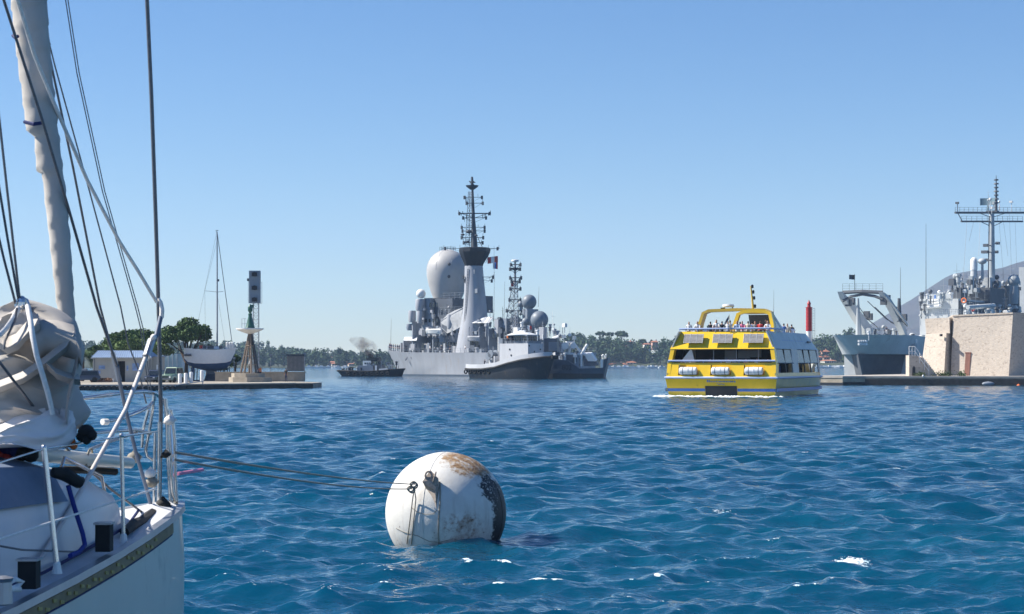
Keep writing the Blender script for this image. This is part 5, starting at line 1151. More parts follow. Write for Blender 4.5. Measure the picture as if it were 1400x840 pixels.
# vehicles ------------------------------------------------------------
def vehicle(label, cat, px, Y, L_, W_, H_, col, cab, rz, hood=.35, roof_col=None):
    p = P(px, 0, Y); t = thing('parked_' + cat, label, cat, (p.x, Y, QZ), rz); m_ = mat(cat + '_paint', col, .3, var=.06, coat=.5); l, w_ = L_ / 2, W_ / 2; hb = H_ * .55; x1 = -l + L_ * hood
    b = MB(); R = []
    for x, zb, zt_, k in ((-l, .42, hb * .80, .9), (-l + .08, .32, hb * .92, .97), (x1, .28, hb, 1), (l - .1, .28, hb, 1), (l, .4, hb * .95, .95)): R.append([(x, -w_ * k, zb), (x, -w_ * k, zt_ - .08), (x, -w_ * k * .94, zt_), (x, w_ * k * .94, zt_), (x, w_ * k, zt_ - .08), (x, w_ * k, zb)])
    b.loft(R); bd = b.build('body', m_, t, smooth=35)
    b = MB(); b.hexa([(x1 - .1, -w_ * .93, hb - .01), (l - .1, -w_ * .93, hb - .01), (l - .1, w_ * .93, hb - .01), (x1 - .1, w_ * .93, hb - .01)], [(x1 + .35, -w_ * .8, H_), (l - .3, -w_ * .8, H_), (l - .3, w_ * .8, H_), (x1 + .35, w_ * .8, H_)]); cb = b.build('cabin', mat(cat + '_roof', roof_col or col, .35), t)
    b = MB(); b.slab([(x1 - .08, -w_ * .84, hb + .08), (x1 - .08, w_ * .84, hb + .08), (x1 + .29, w_ * .74, H_ - .1), (x1 + .29, -w_ * .74, H_ - .1)], (-.04, 0, 0)); b.build('windscreen', M['window'], cb)
    for s in (1, -1):
        b = MB(); b.slab([(x1 + .15, s * w_ * .92, hb + .08), (l - .3, s * w_ * .92, hb + .08), (l - .45, s * w_ * .82, H_ - .12), (x1 + .42, s * w_ * .82, H_ - .12)], (0, s * .02, 0)); b.build('side_window', M['window'], cb)
        b = MB(); b.lathe([(.02, -.02), (.12, -.03), (.12, .02), (.02, .03)], (-l - .01, s * w_ * .68, hb * .66), 10, 'x'); b.build('headlight', M['white_paint'], bd)
        for x in (-l + .75, l - .75):
            b = MB(); b.lathe([(.18, -.1), (.33, -.1), (.35, 0), (.33, .1), (.18, .1)], (x, s * (w_ - .08), .35), 16, 'y'); wl_ = b.build('wheel', M['rubber'], t, smooth=40); b = MB(); b.lathe([(.02, -.08), (.18, -.07), (.18, .07), (.02, .08)], (x, s * (w_ - .08), .35), 10, 'y'); b.build('rim', M['navy_grey'], wl_)
    b = MB(); b.box(-l - .09, -l + .02, -w_ * .92, w_ * .92, .36, .56); b.build('bumper', M['navy_dark'], t)
    b = MB()
    for k in range(7): b.box(-l - .03, -l + .0, -.42 + k * .13, -.36 + k * .13, hb * .5, hb * .85)
    o = b.build('grille', M['black_paint'], bd); o['kind'] = 'stuff'; return t
vehicle('green and white jeep parked between hut and pine trunk, facing the water', 'jeep', 235.5, 226, 3.4, 1.75, 1.9, (.16, .26, .19), 1, 1.25, .34, (.38, .5, .36))
vehicle('dark blue car parked close to the right end of the hut', 'car', 212.5, 228, 3.9, 1.5, 1.55, (.02, .04, .1), 1, 1.4, .3)
vehicle('dark car at the left end of the hut, half behind the sail', 'estate_car', 114, 229, 4.0, 1.6, 1.5, (.06, .07, .1), 1, .4, .3)
p = P(206, 0, HY - 1.2); b = MB(); b.path([(.42 * math.cos(a), .06 * math.sin(a), .55 + .42 * math.sin(a)) for a in np.linspace(0, 2 * math.pi, 17)[:-1]], .13, 8, closed=True); o = b.build('wheel', M['rubber'], smooth=60); o.location = (p.x, p.y, QZ); tag(o, 'big black wheel leaning at the right end of the hut', 'wheel')
p = P(217, 0, 230); t = thing('notice_post', 'small pale notice on a post between dark car and jeep', 'sign', (p.x, 230, QZ)); b = MB(); b.tube((0, 0, 0), (0, 0, 2.2), .04, n=6); b.build('post', M['navy_grey'], t); b = MB(); b.box(-.28, .28, -.05, -.02, 1.6, 2.2); b.build('board', M['white_paint'], t)
# ------------------------------------------------------------------ trees on the quay
def tree_at(label, px, pyt, w_px, Y, z0=QZ, **k):
    p = P(px, 0, Y); h = CAMZ - (pyt - HZ) * Y / F - z0; return pine(label, p.x, Y, z0, h, w_px * Y / F, **k)
tree_at('umbrella pine with dark trunk and wide dome, right of the hut', 254, 431.5, 80, 246, dens=9000, seed=2, trunk_lean=.2, crown_h=4.9, size=.19, limbs=14, group='umbrella pines behind the hut')
tree_at('broad low pine behind the middle of the hut roof', 186, 444, 86, 250, dens=11000, seed=5, crown_h=4.6, size=.19, group='umbrella pines behind the hut')
tree_at('pale olive green pine low in front of the darker pines, over the hut roof', 196, 457, 78, 244, dens=8000, seed=8, leaf='pine_leaf_light', crown_h=3.4, size=.19, group='umbrella pines behind the hut')
tree_at('small dark pine at the left end of the pine row by the palm', 143, 459, 40, 252, dens=5000, seed=9, crown_h=3.8, size=.19, group='umbrella pines behind the hut')
tree_at('light bushy tree right behind the hull of the propped yacht', 283, 459, 26, 268, dens=700, seed=12, crown_h=3.6, size=.16, limbs=16, leaf='far_leaf_b')
tree_at('dark round bush right of the propped yacht', 322, 478, 18, 262, dens=1500, seed=14, crown_h=3.6, size=.22, name='bush', cat='bush')
pm = thing('palm_tree', 'palm tree with arching fronds left of the hut', 'palm', P(113, 0, 245).xyz * 1); pm.location = (P(112, 0, 245).x, 245, QZ)
b = MB(); b.path([(0, 0, -.2), (.1, 0, 1.5), (.05, 0, 3.6)], [.3, .24, .22], 9); b.build('trunk', M['bark'], pm)
rs = random.Random(4)
for k in range(17):
    a = 6.28 * k / 17 + rs.uniform(-.2, .2); el = rs.uniform(.1, 1.25); L_ = rs.uniform(2.0, 2.9); pts = []; z = 3.6; r = 0
    for i in range(7):
        s = i / 6; e = el - s * (1.2 + .5 * rs.random()); 
        if i: r += math.cos(e) * L_ / 6; z += math.sin(e) * L_ / 6
        pts.append(Vector((.05 + r * math.cos(a), r * math.sin(a), z)))
    b = MB(); b.path(pts, [.04, .035, .03, .025, .02, .015, .01], 4); sd = Vector((-math.sin(a), math.cos(a), 0))
    for i in range(6):
        for j in range(3):
            p = pts[i].lerp(pts[i + 1], j / 3); w_ = .5 * math.sin(math.pi * (i + j / 3 + .6) / 7) + .12
            for s in (1, -1): b.slab([p, p + sd * s * w_ + Vector((0, 0, -w_ * .55)) + (pts[i + 1] - pts[i]) * .5, p + (pts[i + 1] - pts[i]) * .3], (0, 0, .01))
    b.build('frond', M['palm_leaf'], pm)
# ------------------------------------------------------------------ yacht on its cradle
YY = 245.0; ys = YY / F
yb = thing('propped_yacht', 'white sailing yacht with blue bottom propped up ashore on a stand', 'yacht', (P(288, 0, YY).x, YY, QZ))
def yp(px, py, dy=0): return P(px, py, YY) + Vector((0, dy, 0))
M['antifoul'] = mat('blue_antifouling', (.035, .085, .2), .6, var=.2); M['yacht_white'] = mat('yacht_gelcoat', (.76, .77, .78), .3, var=.06, coat=.4)
st = [(252.5, 476, 490, 493, .62), (258, 476.5, 495, 500, .8), (268, 477.5, 497, 504, 1.15), (282, 478.5, 497.5, 507, 1.35), (298, 478.5, 497.0, 507, 1.25), (310, 477.5, 496, 503, .85), (318, 476, 494, 497.5, .4), (323, 475, 483, 486, .05)]
b = MB(); b2 = MB(); R = []; R2 = []
for px, pt_, pw, pk, w_ in st:
    a, c, d = yp(px, pt_), yp(px - (.0 if px < 315 else 2), pw), yp(px - (0 if px < 315 else 2.5), pk)
    R.append([a + Vector((0, -w_, 0)), a.lerp(c, .55) + Vector((0, -w_ * 1.0, 0)), c + Vector((0, -w_ * .86, 0)), c + Vector((0, w_ * .86, 0)), a.lerp(c, .55) + Vector((0, w_ * 1.0, 0)), a + Vector((0, w_, 0))])
    R2.append([c + Vector((0, -w_ * .86, -.005)), c.lerp(d, .6) + Vector((0, -w_ * .55, 0)), d + Vector((0, -.06, 0)), d + Vector((0, .06, 0)), c.lerp(d, .6) + Vector((0, w_ * .55, 0)), c + Vector((0, w_ * .86, -.005))])
b.loft(R); b.build('hull', M['yacht_white'], yb, world=True, smooth=40); b2.loft(R2); b2.build('underwater_hull', M['antifoul'], yb, world=True, smooth=40)
b = MB(); b.slab([yp(281, 506), yp(297, 506), yp(293, 518.5), yp(284, 518.5)], (0, .22, 0)); b.build('keel', M['hull_slate'], yb, world=True)
b = MB(); b.slab([yp(262, 501), yp(266, 503), yp(264.5, 513), yp(262, 513)], (0, .1, 0)); b.build('rudder', M['antifoul'], yb, world=True)
b = MB(); b.hexa([yp(276, 478, -.8), yp(306, 477.5, -.6), yp(306, 477.5, .6), yp(276, 478, .8)], [yp(278, 473, -.6), yp(300, 474, -.45), yp(300, 474, .45), yp(278, 473, .6)]); b.build('coachroof', M['yacht_white'], yb, world=True)
b = MB(); b.path([yp(297, 476), yp(296.9, 400), yp(296.8, 317)], [.11, .10, .07], 8); mst = b.build('mast', M['navy_grey'], yb, world=True)
b = MB(); b.tube(yp(281, 398, -.6), yp(297, 399.5), .035, n=4); b.tube(yp(297, 399.5), yp(304, 398.5, .6), .035, n=4); b.build('spreader', M['navy_grey'], yb, world=True)
b = MB(); b.box(yp(298, 0).x, yp(299.6, 0).x, YY - .1, YY + .1, yp(0, 385).z, yp(0, 382).z); b.build('radar_reflector', M['lattice'], yb, world=True)
b = MB(); b.path([yp(296, 318), yp(295, 315), yp(298.5, 315.5)], .05, 4); b.build('masthead_vane', M['lattice'], yb, world=True)
for p0, p1, r in ((yp(297, 319), yp(318, 474.5), .05), (yp(296, 319), yp(272.5, 432), .015), (yp(272.5, 432), yp(262, 475), .015), (yp(281, 398, -.6), yp(283, 477, -1.1), .014), (yp(297, 402), yp(308, 476, .5), .014), (yp(296.5, 330), yp(281, 398, -.6), .014)):
    b = MB(); b.tube(p0, p1, r, n=5); b.build('stay', M['wire'], yb, world=True)
for px in (256, 265, 274, 310, 318, 321): b = MB(); b.tube(yp(px, 477, -.5), yp(px, 470, -.5), .025, n=4); b.build('stanchion', M['steel'], yb, world=True)
b = MB(); b.path([yp(255, 471, -.5), yp(274, 471, -.6), yp(310, 470, -.5), yp(322, 469, 0)], .02, 4); b.build('lifeline', M['wire'], yb, world=True)
for px, r in ((311, .28), (315, .3), (318.5, .3)): b = MB(); b.lathe([(.02, 0), (r * .7, .05), (r * .7, .9), (.02, 1.0)], yp(px, 478, -.4), 8); b.build('fender', M['white_paint'], yb, world=True)
for px, nm, m_ in ((276, 'winch', 'red'), (281, 'deck_locker', 'navy_dark'), (287, 'deck_locker', 'navy_dark'), (303, 'deck_locker', 'navy_dark'), (291, 'winch', 'navy_dark')): b = MB(); b.box(yp(px, 0).x - .22, yp(px, 0).x + .22, YY - .8, YY - .3, yp(0, 477).z, yp(0, 472.5).z); b.build(nm, M[m_], yb, world=True)
rs = random.Random(2); b = MB()
for k in range(9):
    px = 253.6 + k * 1.15; b.path([yp(px, 487, -.95 - .035 * k), yp(px + .7, 483.6 + rs.random(), -.97 - .035 * k), yp(px + 1.0, 487.4, -.99 - .035 * k)], .045, 4)
o = b.build('stern_lettering', M['navy_dark'], yb, world=True); o['kind'] = 'stuff'
cr = thing('boat_stand', 'dark steel stand with props under the yacht', 'stand', (P(285, 0, YY).x, YY, QZ))
for px, py in ((263, 503), (268, 505), (276, 507), (300, 506), (306, 505), (312, 502)):
    for dy in (-1.0, 1.0):
        b = MB(); b.tube(yp(px, py, dy * .9), yp(px + (1 if px > 285 else -1), 521.4, dy * 1.15), .07, n=5); b.build('prop', M['navy_dark'], cr, world=True)
for dy in (-1.0, 1.0): b = MB(); b.box(yp(262, 0).x, yp(314, 0).x, YY + dy - .1, YY + dy + .1, QZ, QZ + .16); b.build('skid', M['navy_dark'], cr, world=True)
b = MB(); b.hexa([yp(280, 521.4, -.7), yp(298, 521.4, -.7), yp(298, 521.4, .7), yp(280, 521.4, .7)], [yp(282, 512, -.3), yp(295, 512, -.3), yp(295, 512, .3), yp(282, 512, .3)]); b.build('keel_block', M['hull_dark'], cr, world=True)
# white posts with a boom
for i, (px, h_) in enumerate(((246, 1.15), (254, 1.2), (261.5, 1.3), (276, 1.5))):
    p = q_at(px, 524.5 - i * .6); b = MB(); b.lathe([(.02, 0), (.22, 0), (.22, h_ - .06), (.18, h_), (.02, h_ + .02)], (0, 0, 0), 12); o = b.build('bollard', M['white_paint'], smooth=40); o.location = (p.x, p.y, QZ)
    tag(o, ('short white post nearest the jeep', 'white post second from the jeep', 'white post third from the jeep', 'tall white post under the yacht stern')[i], 'post', 'white posts on the quay')
bm_ = thing('derrick_boom', 'grey boom pole lying low over the quay edge below the yacht', 'boom', P(226, 531, 206)); b = MB(); b.path([P(222, 530.5, 206), P(243, 526.5, 206.5), P(277, 521.5, 207)], [.08, .07, .05], 6); b.build('pole', M['navy_grey'], bm_, world=True)
b = MB(); b.tube(P(277, 521.5, 207), P(277.3, 527, 207), .05, n=5); b.tube(P(243, 526.5, 206.5), P(243, 528, 206.5), .06, n=5); b.build('support', M['navy_grey'], bm_, world=True)
# ------------------------------------------------------------------ beacon on a tripod and tower with three lights
BYq = 234.0
def bp_(px, py, dy=0): return P(px, py, BYq) + Vector((0, dy, 0))
c0 = bp_(342, 0); z1 = CAMZ - (516 - HZ) * BYq / F; z2 = CAMZ - (510.5 - HZ) * BYq / F
M['plinth'] = mat('plinth_stone', (.38, .33, .26), .9, var=.25, scale=1.3, bump=.3)
pn = thing('plinth', 'two step octagonal stone plinth under the beacon', 'plinth', (c0.x, BYq, QZ))
b = MB(); b.lathe([(.05, 0), (2.75, 0), (2.75, z1 - QZ), (.05, z1 - QZ)], (0, 0, 0), 8); b.build('lower_step', M['plinth'], pn); b = MB(); b.lathe([(.05, 0), (2.15, 0), (2.15, z2 - z1), (.05, z2 - z1)], (-.3, .3, z1 - QZ), 8); b.build('upper_step', M['plinth'], pn)
M['beacon_green'] = mat('beacon_green_paint', (.02, .10, .075), .45, var=.2); M['timber'] = mat('grey_timber', (.22, .17, .13), .85, var=.35, scale=2)
bc_ = thing('harbour_beacon', 'green topped beacon on tall tripod legs with white round platform', 'beacon', (c0.x, BYq, z2))
for px0, px1, dy, m_ in ((340.5, 329.5, -.4, 'timber'), (342.5, 345.5, -1.2, 'timber'), (344, 354, -.2, 'lattice'), (342, 339, 1.2, 'timber'), (341.5, 335.5, -1.0, 'timber'), (343.5, 349, .8, 'lattice')):
    b = MB(); b.tube(bp_(px0, 455), bp_(px1, 511, dy), .11, .15, 6); b.build('leg', M[m_], bc_, world=True)
for py, hw_ in ((473, 4.4), (487, 7), (499, 9.2)): b = MB(); b.path([bp_(341.5 - hw_, py, -.3), bp_(342, py, -.9), bp_(342.5 + hw_, py, -.2), bp_(342, py, .8)], .05, 5, closed=True); b.build('brace', M['timber'], bc_, world=True)
b = MB(); b.tube(bp_(340.5, 500, -.4), bp_(345, 486, -.4), .12, n=6); b.build('white_strut', M['white_paint'], bc_, world=True)
b = MB(); b.lathe([(.3, -.45), (1.0, -.2), (1.78, .12), (1.78, .26), (.3, .3)], bp_(341.5, 452), 20); b.build('platform', M['white_paint'], bc_, world=True, smooth=30)
b = MB(); b.lathe([(.68, 0), (.62, .1), (.2, 1.75), (.2, 1.95), (.02, 2.0)], bp_(342, 450), 14); b.build('green_cone', M['beacon_green'], bc_, world=True, smooth=40)
b = MB(); b.lathe([(.02, 0), (.24, .02), (.26, .3), (.14, .4), (.2, .55), (.3, .7), (.3, 1.15), (.2, 1.3), (.1, 1.5), (.02, 1.55)], bp_(342, 432.5), 12); b.build('lantern', M['beacon_green'], bc_, world=True, smooth=40)
b = MB(); b.path([bp_(331.5, 450, -.5), bp_(331.5, 436, -.5), bp_(337, 436, -.5)], .035, 4); b.path([bp_(331.5, 443, -.5), bp_(338, 443, -.5)], .03, 4); b.tube(bp_(335.5, 450, -.5), bp_(335.5, 436, -.5), .03, n=4); b.build('platform_rail', M['navy_grey'], bc_, world=True)
TYq = 240.0
def tp(px, py, dy=0): return P(px, py, TYq) + Vector((0, dy, 0))
tt = thing('signal_tower', 'lattice mast carrying a tall grey box with three dark red lamps', 'signal tower', (tp(350, 0).x, TYq, QZ))
b = MB(); lattice(b, tp(350, 522), tp(350, 412), .52, .5, 22, .035); b.build('lattice_mast', M['navy_grey'], tt, world=True)
p0, p1 = tp(341, 415), tp(356, 370.5); b = MB(); b.box(p0.x, p1.x, TYq - .45, TYq + .35, p0.z, p1.z); bx = b.build('lamp_board', mat('lamp_board_grey', (.24, .29, .34), .5, var=.12, scale=1), tt, world=True)
for py in (375.5, 394, 410):
    c = tp(348.5, py); b = MB(); b.box(c.x - .36, c.x + .36, TYq - .52, TYq - .452, c.z - .26, c.z + .26); b.build('lamp_frame', M['lattice'], tt, world=True); b = MB(); b.lathe([(.02, -.5), (.3, -.5), (.3, -.2), (.27, -.2), (.24, -.46), (.02, -.46)][::-1], (c.x + .05, TYq - .42, c.z), 12, 'y'); b.build('lamp_hood', M['black_paint'], tt, world=True)
    b = MB(); b.lathe([(.02, -.02), (.24, -.02), (.24, .02), (.02, .02)], (c.x, TYq - .54, c.z), 12, 'y'); b.build('red_lens', mat('dark_red_lens', (.28, .03, .03), .2), tt, world=True)
for px, a, c in ((339.5, 381, 414), (358, 386, 415)): b = MB(); b.tube(tp(px, a), tp(px, c), .03, n=4); b.tube(tp(px, a), tp(px + (2 if px < 350 else -2), a), .03, n=4); b.tube(tp(px, c), tp(px + (2 if px < 350 else -2), c), .03, n=4); b.build('side_rail', M['navy_grey'], tt, world=True)
b = MB(); b.box(tp(338, 0).x, tp(340.5, 0).x, TYq - .2, TYq + .1, tp(0, 384.5).z, tp(0, 381).z); b.build('flood_lamp', M['lattice'], tt, world=True)
b = MB(); b.box(tp(344, 0).x, tp(347.5, 0).x, TYq - .5, TYq - .1, tp(0, 421).z, tp(0, 417).z); b.build('junction_box', M['beacon_green'], tt, world=True)
# low wall, striped board, thin poles, people
WYq = 241.0
wl = thing('low_wall', 'low pale stone wall along the back of the quay', 'wall', (P(294, 0, WYq).x, WYq, QZ)); p0, p1 = P(294, 520, WYq), P(417, 508.5, WYq)
for k in range(9):
    b = MB(); x0 = p0.x + (p1.x - p0.x) * k / 9; x1 = p0.x + (p1.x - p0.x) * (k + 1) / 9 - .03; b.box(x0, x1, WYq, WYq + .5, QZ, p1.z - .12); b.build('wall_block', M['plinth'], wl, world=True)
b = MB(); b.box(p0.x - .1, p1.x + .1, WYq - .08, WYq + .58, p1.z - .118, p1.z); b.build('coping', mat('coping', (.42, .37, .29), .9, var=.2), wl, world=True)
bd_ = thing('slatted_board', 'dark board of upright slats standing at the right end of the wall', 'board', (P(404, 0, WYq - .3).x, WYq - .3, QZ)); p0, p1 = P(392, 507.5, WYq - .2), P(415.5, 485, WYq - .2)
b = MB(); b.box(p0.x, p1.x, WYq + .12, WYq + .25, p0.z + .0, p1.z); b.build('back_panel', M['navy_dark'], bd_, world=True)
b = MB(); b.box(p0.x - .05, p1.x + .05, WYq + .0, WYq + .3, p1.z - .22, p1.z + .04); b.build('top_beam', M['lattice'], bd_, world=True)
for k in range(13):
    x0 = p0.x + (p1.x - p0.x) * (k + .2) / 13; b = MB(); b.box(x0, x0 + .1, WYq + .05, WYq + .119, p0.z + .12, p1.z - .23); b.build('slat', mat('slat_grey', (.3, .28, .26), .8, var=.2) if k == 0 else bpy.data.materials['slat_grey'], bd_, world=True)
for i, (px, a) in enumerate(((370, 484), (320, 488), (416.5, 482))):
    b = MB(); b.tube((0, 0, 0), (0, 0, (520 - a) * .097), .05, .04, 6); b.box(-.16, .16, -.06, .06, (520 - a) * .097 - .15, (520 - a) * .097 + .1); o = b.build('lamp_post', M['navy_grey']); p = P(px, 0, WYq + 3); o.location = (p.x, p.y, QZ); tag(o, ('thin pole left of the striped board', 'thin pole beside the yacht bow', 'thin pole at the right end of the wall')[i], 'pole', 'thin poles behind the wall')
p = P(391, 0, 237.0); person('man in dark clothes standing at the quay corner by the wall', (p.x, p.y, QZ), 2.6, 'stand', 'black', 'navy', 'dark')
p = P(357, 0, BYq); person('man in an orange top sitting on the plinth beside the beacon leg', (p.x, BYq - .5, z2 - .42), -.6, 'sit', 'orange', 'black', 'dark')
tree_at('pale leaned shrub behind the low wall', 306, 497, 14, 262, dens=500, seed=31, crown_h=1.4, size=.16, name='shrub', cat='shrub', leaf='far_leaf_b')
for i, (px, pt_, c) in enumerate(((116, 497, 'navy_grey'), (121, 505, 'white_paint'))):
    p = P(px, 0, 239); t = thing('parked_boat', ('white motor boat cabin showing left of the hut', 'white dinghy lying left of the hut')[i], 'boat', (p.x, 239, QZ)); b = MB(); R = []
    for x, w_ in ((-1.6, .7), (-.6, .9), (.8, .8), (1.6, .1)): R.append([(x, -w_, .9), (x, -w_ * .7, .3), (x, w_ * .7, .3), (x, w_, .9)])
    b.loft(R); b.build('hull', M['white_paint'], t); b = MB(); b.hexa([(-.9, -.6, .9), (.6, -.6, .9), (.6, .6, .9), (-.9, .6, .9)], [(-.8, -.5, 1.7 - .5 * i), (.2, -.5, 1.7 - .5 * i), (.2, .5, 1.7 - .5 * i), (-.8, .5, 1.7 - .5 * i)]); b.build('cabin', M[c], t)
# ------------------------------------------------------------------ right mole
MZ = 1.2
def mz(px, Y): return P(px, 0, Y)
pts = [(1040, 262), (1118, 252.5), (1152, 250.2), (1183, 250.8), (1400, 246.5), (1500, 246)]
front = [(mz(px, Y).x, Y) for px, Y in pts]
M['mole_stone'] = mat('mole_stone', (.40, .35, .27), .9, var=.3, scale=.9, stretch=(1, 1, 2), dirt=(.17, .14, .11), dirt_amt=.25, bump=.4, bscale=5)
M['mole_top'] = mat('mole_top_concrete', (.42, .38, .33), .9, var=.2, scale=.5)
b = MB(); poly = front + [(front[-1][0] + 30, 262), (front[-1][0] + 30, 330), (mz(1236, 305).x, 305), (mz(1150, 272).x, 272), (mz(1100, 268).x, 268)]
b.slab([(x, y, -1.5) for x, y in poly], (0, 0, MZ + 1.5)); o = b.build('mole', M['mole_stone']); tag(o, kind='structure')
b = MB()
for i in range(len(front) - 1):
    (x0, y0), (x1, y1) = front[i], front[i + 1]; b.hexa([(x0, y0 - .10, MZ - .22), (x1, y1 - .10, MZ - .22), (x1, y1 + .5, MZ - .22), (x0, y0 + .5, MZ - .22)], [(x0, y0 - .10, MZ + .05), (x1, y1 - .10, MZ + .05), (x1, y1 + .5, MZ + .05), (x0, y0 + .5, MZ + .05)])
o = b.build('kerb', M['mole_top']); tag(o, kind='structure')
b = MB(); b.slab([(x, y + .5, MZ + .004) for x, y in front[1:]] + [(front[-1][0] + 25, 300, MZ + .004), (mz(1240, 300).x, 300, MZ + .004), (mz(1150, 270).x, 270, MZ + .004)], (0, 0, .02)); o = b.build('mole_pavement', M['mole_top']); tag(o, kind='structure')
# lower faces coloured dark for the shade on the mole front, with the black slot of the landing at the left end
b = MB()
for i, zt in ((2, .42), (3, .85), (4, .85)):
    (x0, y0), (x1, y1) = front[i], front[i + 1]; b.hexa([(x0, y0 - .16, -1), (x1, y1 - .16, -1), (x1, y1 - .003, -1), (x0, y0 - .003, -1)], [(x0, y0 - .16, zt), (x1, y1 - .16, zt), (x1, y1 - .003, zt), (x0, y0 - .003, zt)])
o = b.build('shade_footing', mat('shade_footing', (.06, .055, .05), .85, var=.4, scale=1.5)); tag(o, kind='structure')  # dark colour stands in for shade on these faces
b = MB(); (x0, y0), (x1, y1) = front[1], front[2]; b.hexa([(x0, y0 - .35, .02), (x1, y1 - .35, .02), (x1, y1 - .004, .02), (x0, y0 - .004, .02)], [(x0, y0 - .35, .36), (x1, y1 - .35, .36), (x1, y1 - .004, .36), (x0, y0 - .004, .36)])
o = b.build('slot_dark_strip', M['hull_dark']); tag(o, 'black strip for the dark slot along the waterline of the mole', 'dark strip')  # black strip standing in for the dark slot
# fenders / buoys on the mole face
for px, py, m_, l, sc in ((1351, 525, 'navy_grey', 'grey oblong float lying against the mole face', (.85, .35, .3)), (1392.5, 528.5, 'orange', 'small orange buoy floating by the mole', (.3, .3, .28)), (1262, 514.4, 'white_paint', 'tiny white bollard on the mole edge', (.14, .14, .16))):
    Y = 246 if px > 1300 else 249; p = P(px, py, Y); b = MB(); b.ball((0, 0, 0), sc, 14, 9); b.tube((0, 0, sc[2] * .8), (0, 0, sc[2] * 1.25), .06, n=6); o = b.build('mooring_float', M[m_], smooth=50); o.location = p; tag(o, l, 'float')
# ------------------------------------------------------------------ red and white light tower on the mole
LYr = 263.0; p = P(1106, 0, LYr); ls = LYr / F
def lz(py): return CAMZ - (py - HZ) * ls
lt = thing('light_tower', 'slim round harbour light tower, red above and white below, behind the ferry', 'lighthouse', (p.x, LYr, MZ))
b = MB(); b.lathe([(.05, 0), (.62, 0), (.62, .3), (.44, .4), (.42, lz(453) - MZ), (.05, lz(453) - MZ)], (0, 0, 0), 20); b.build('white_shaft', M['white_paint'], lt, smooth=40)
M['tower_red'] = mat('tower_red_paint', (.42, .03, .035), .5, var=.15, scale=1)
b = MB(); z0, z1 = lz(453) - MZ, lz(421) - MZ; b.lathe([(.05, z0), (.44, z0), (.43, z1), (.05, z1)], (0, 0, 0), 20); b.build('red_shaft', M['tower_red'], lt, smooth=40)
for k in range(7): b = MB(); z = z0 + (z1 - z0) * (k + .4) / 7; b.lathe([(.40, z), (.46, z), (.46, z + .07), (.40, z + .07)], (0, 0, 0), 20); b.build('band', M['tower_red'], lt)
b = MB(); b.lathe([(.05, z1), (.5, z1), (.5, z1 + .08), (.26, z1 + .1), (.23, z1 + .5), (.3, z1 + .52), (.24, z1 + .75), (.08, z1 + .95), (.06, z1 + 1.1), (.01, z1 + 1.12)], (0, 0, 0), 16); b.build('lantern', M['tower_red'], lt, smooth=35)
b = MB(); 
for x in (.52, .82):
    b.tube((x, -.15, z0 - 2.6), (x, -.15, z1 - .1), .025, n=4)
for k in range(16): b.tube((.52, -.15, z0 - 2.5 + k * .36), (.82, -.15, z0 - 2.5 + k * .36), .02, n=4)
for z in (z0 + .1, z1 - .1, z0 - 1.3): b.tube((.3, -.1, z), (.85, -.15, z), .03, n=4)
b.build('ladder', M['navy_grey'], lt)
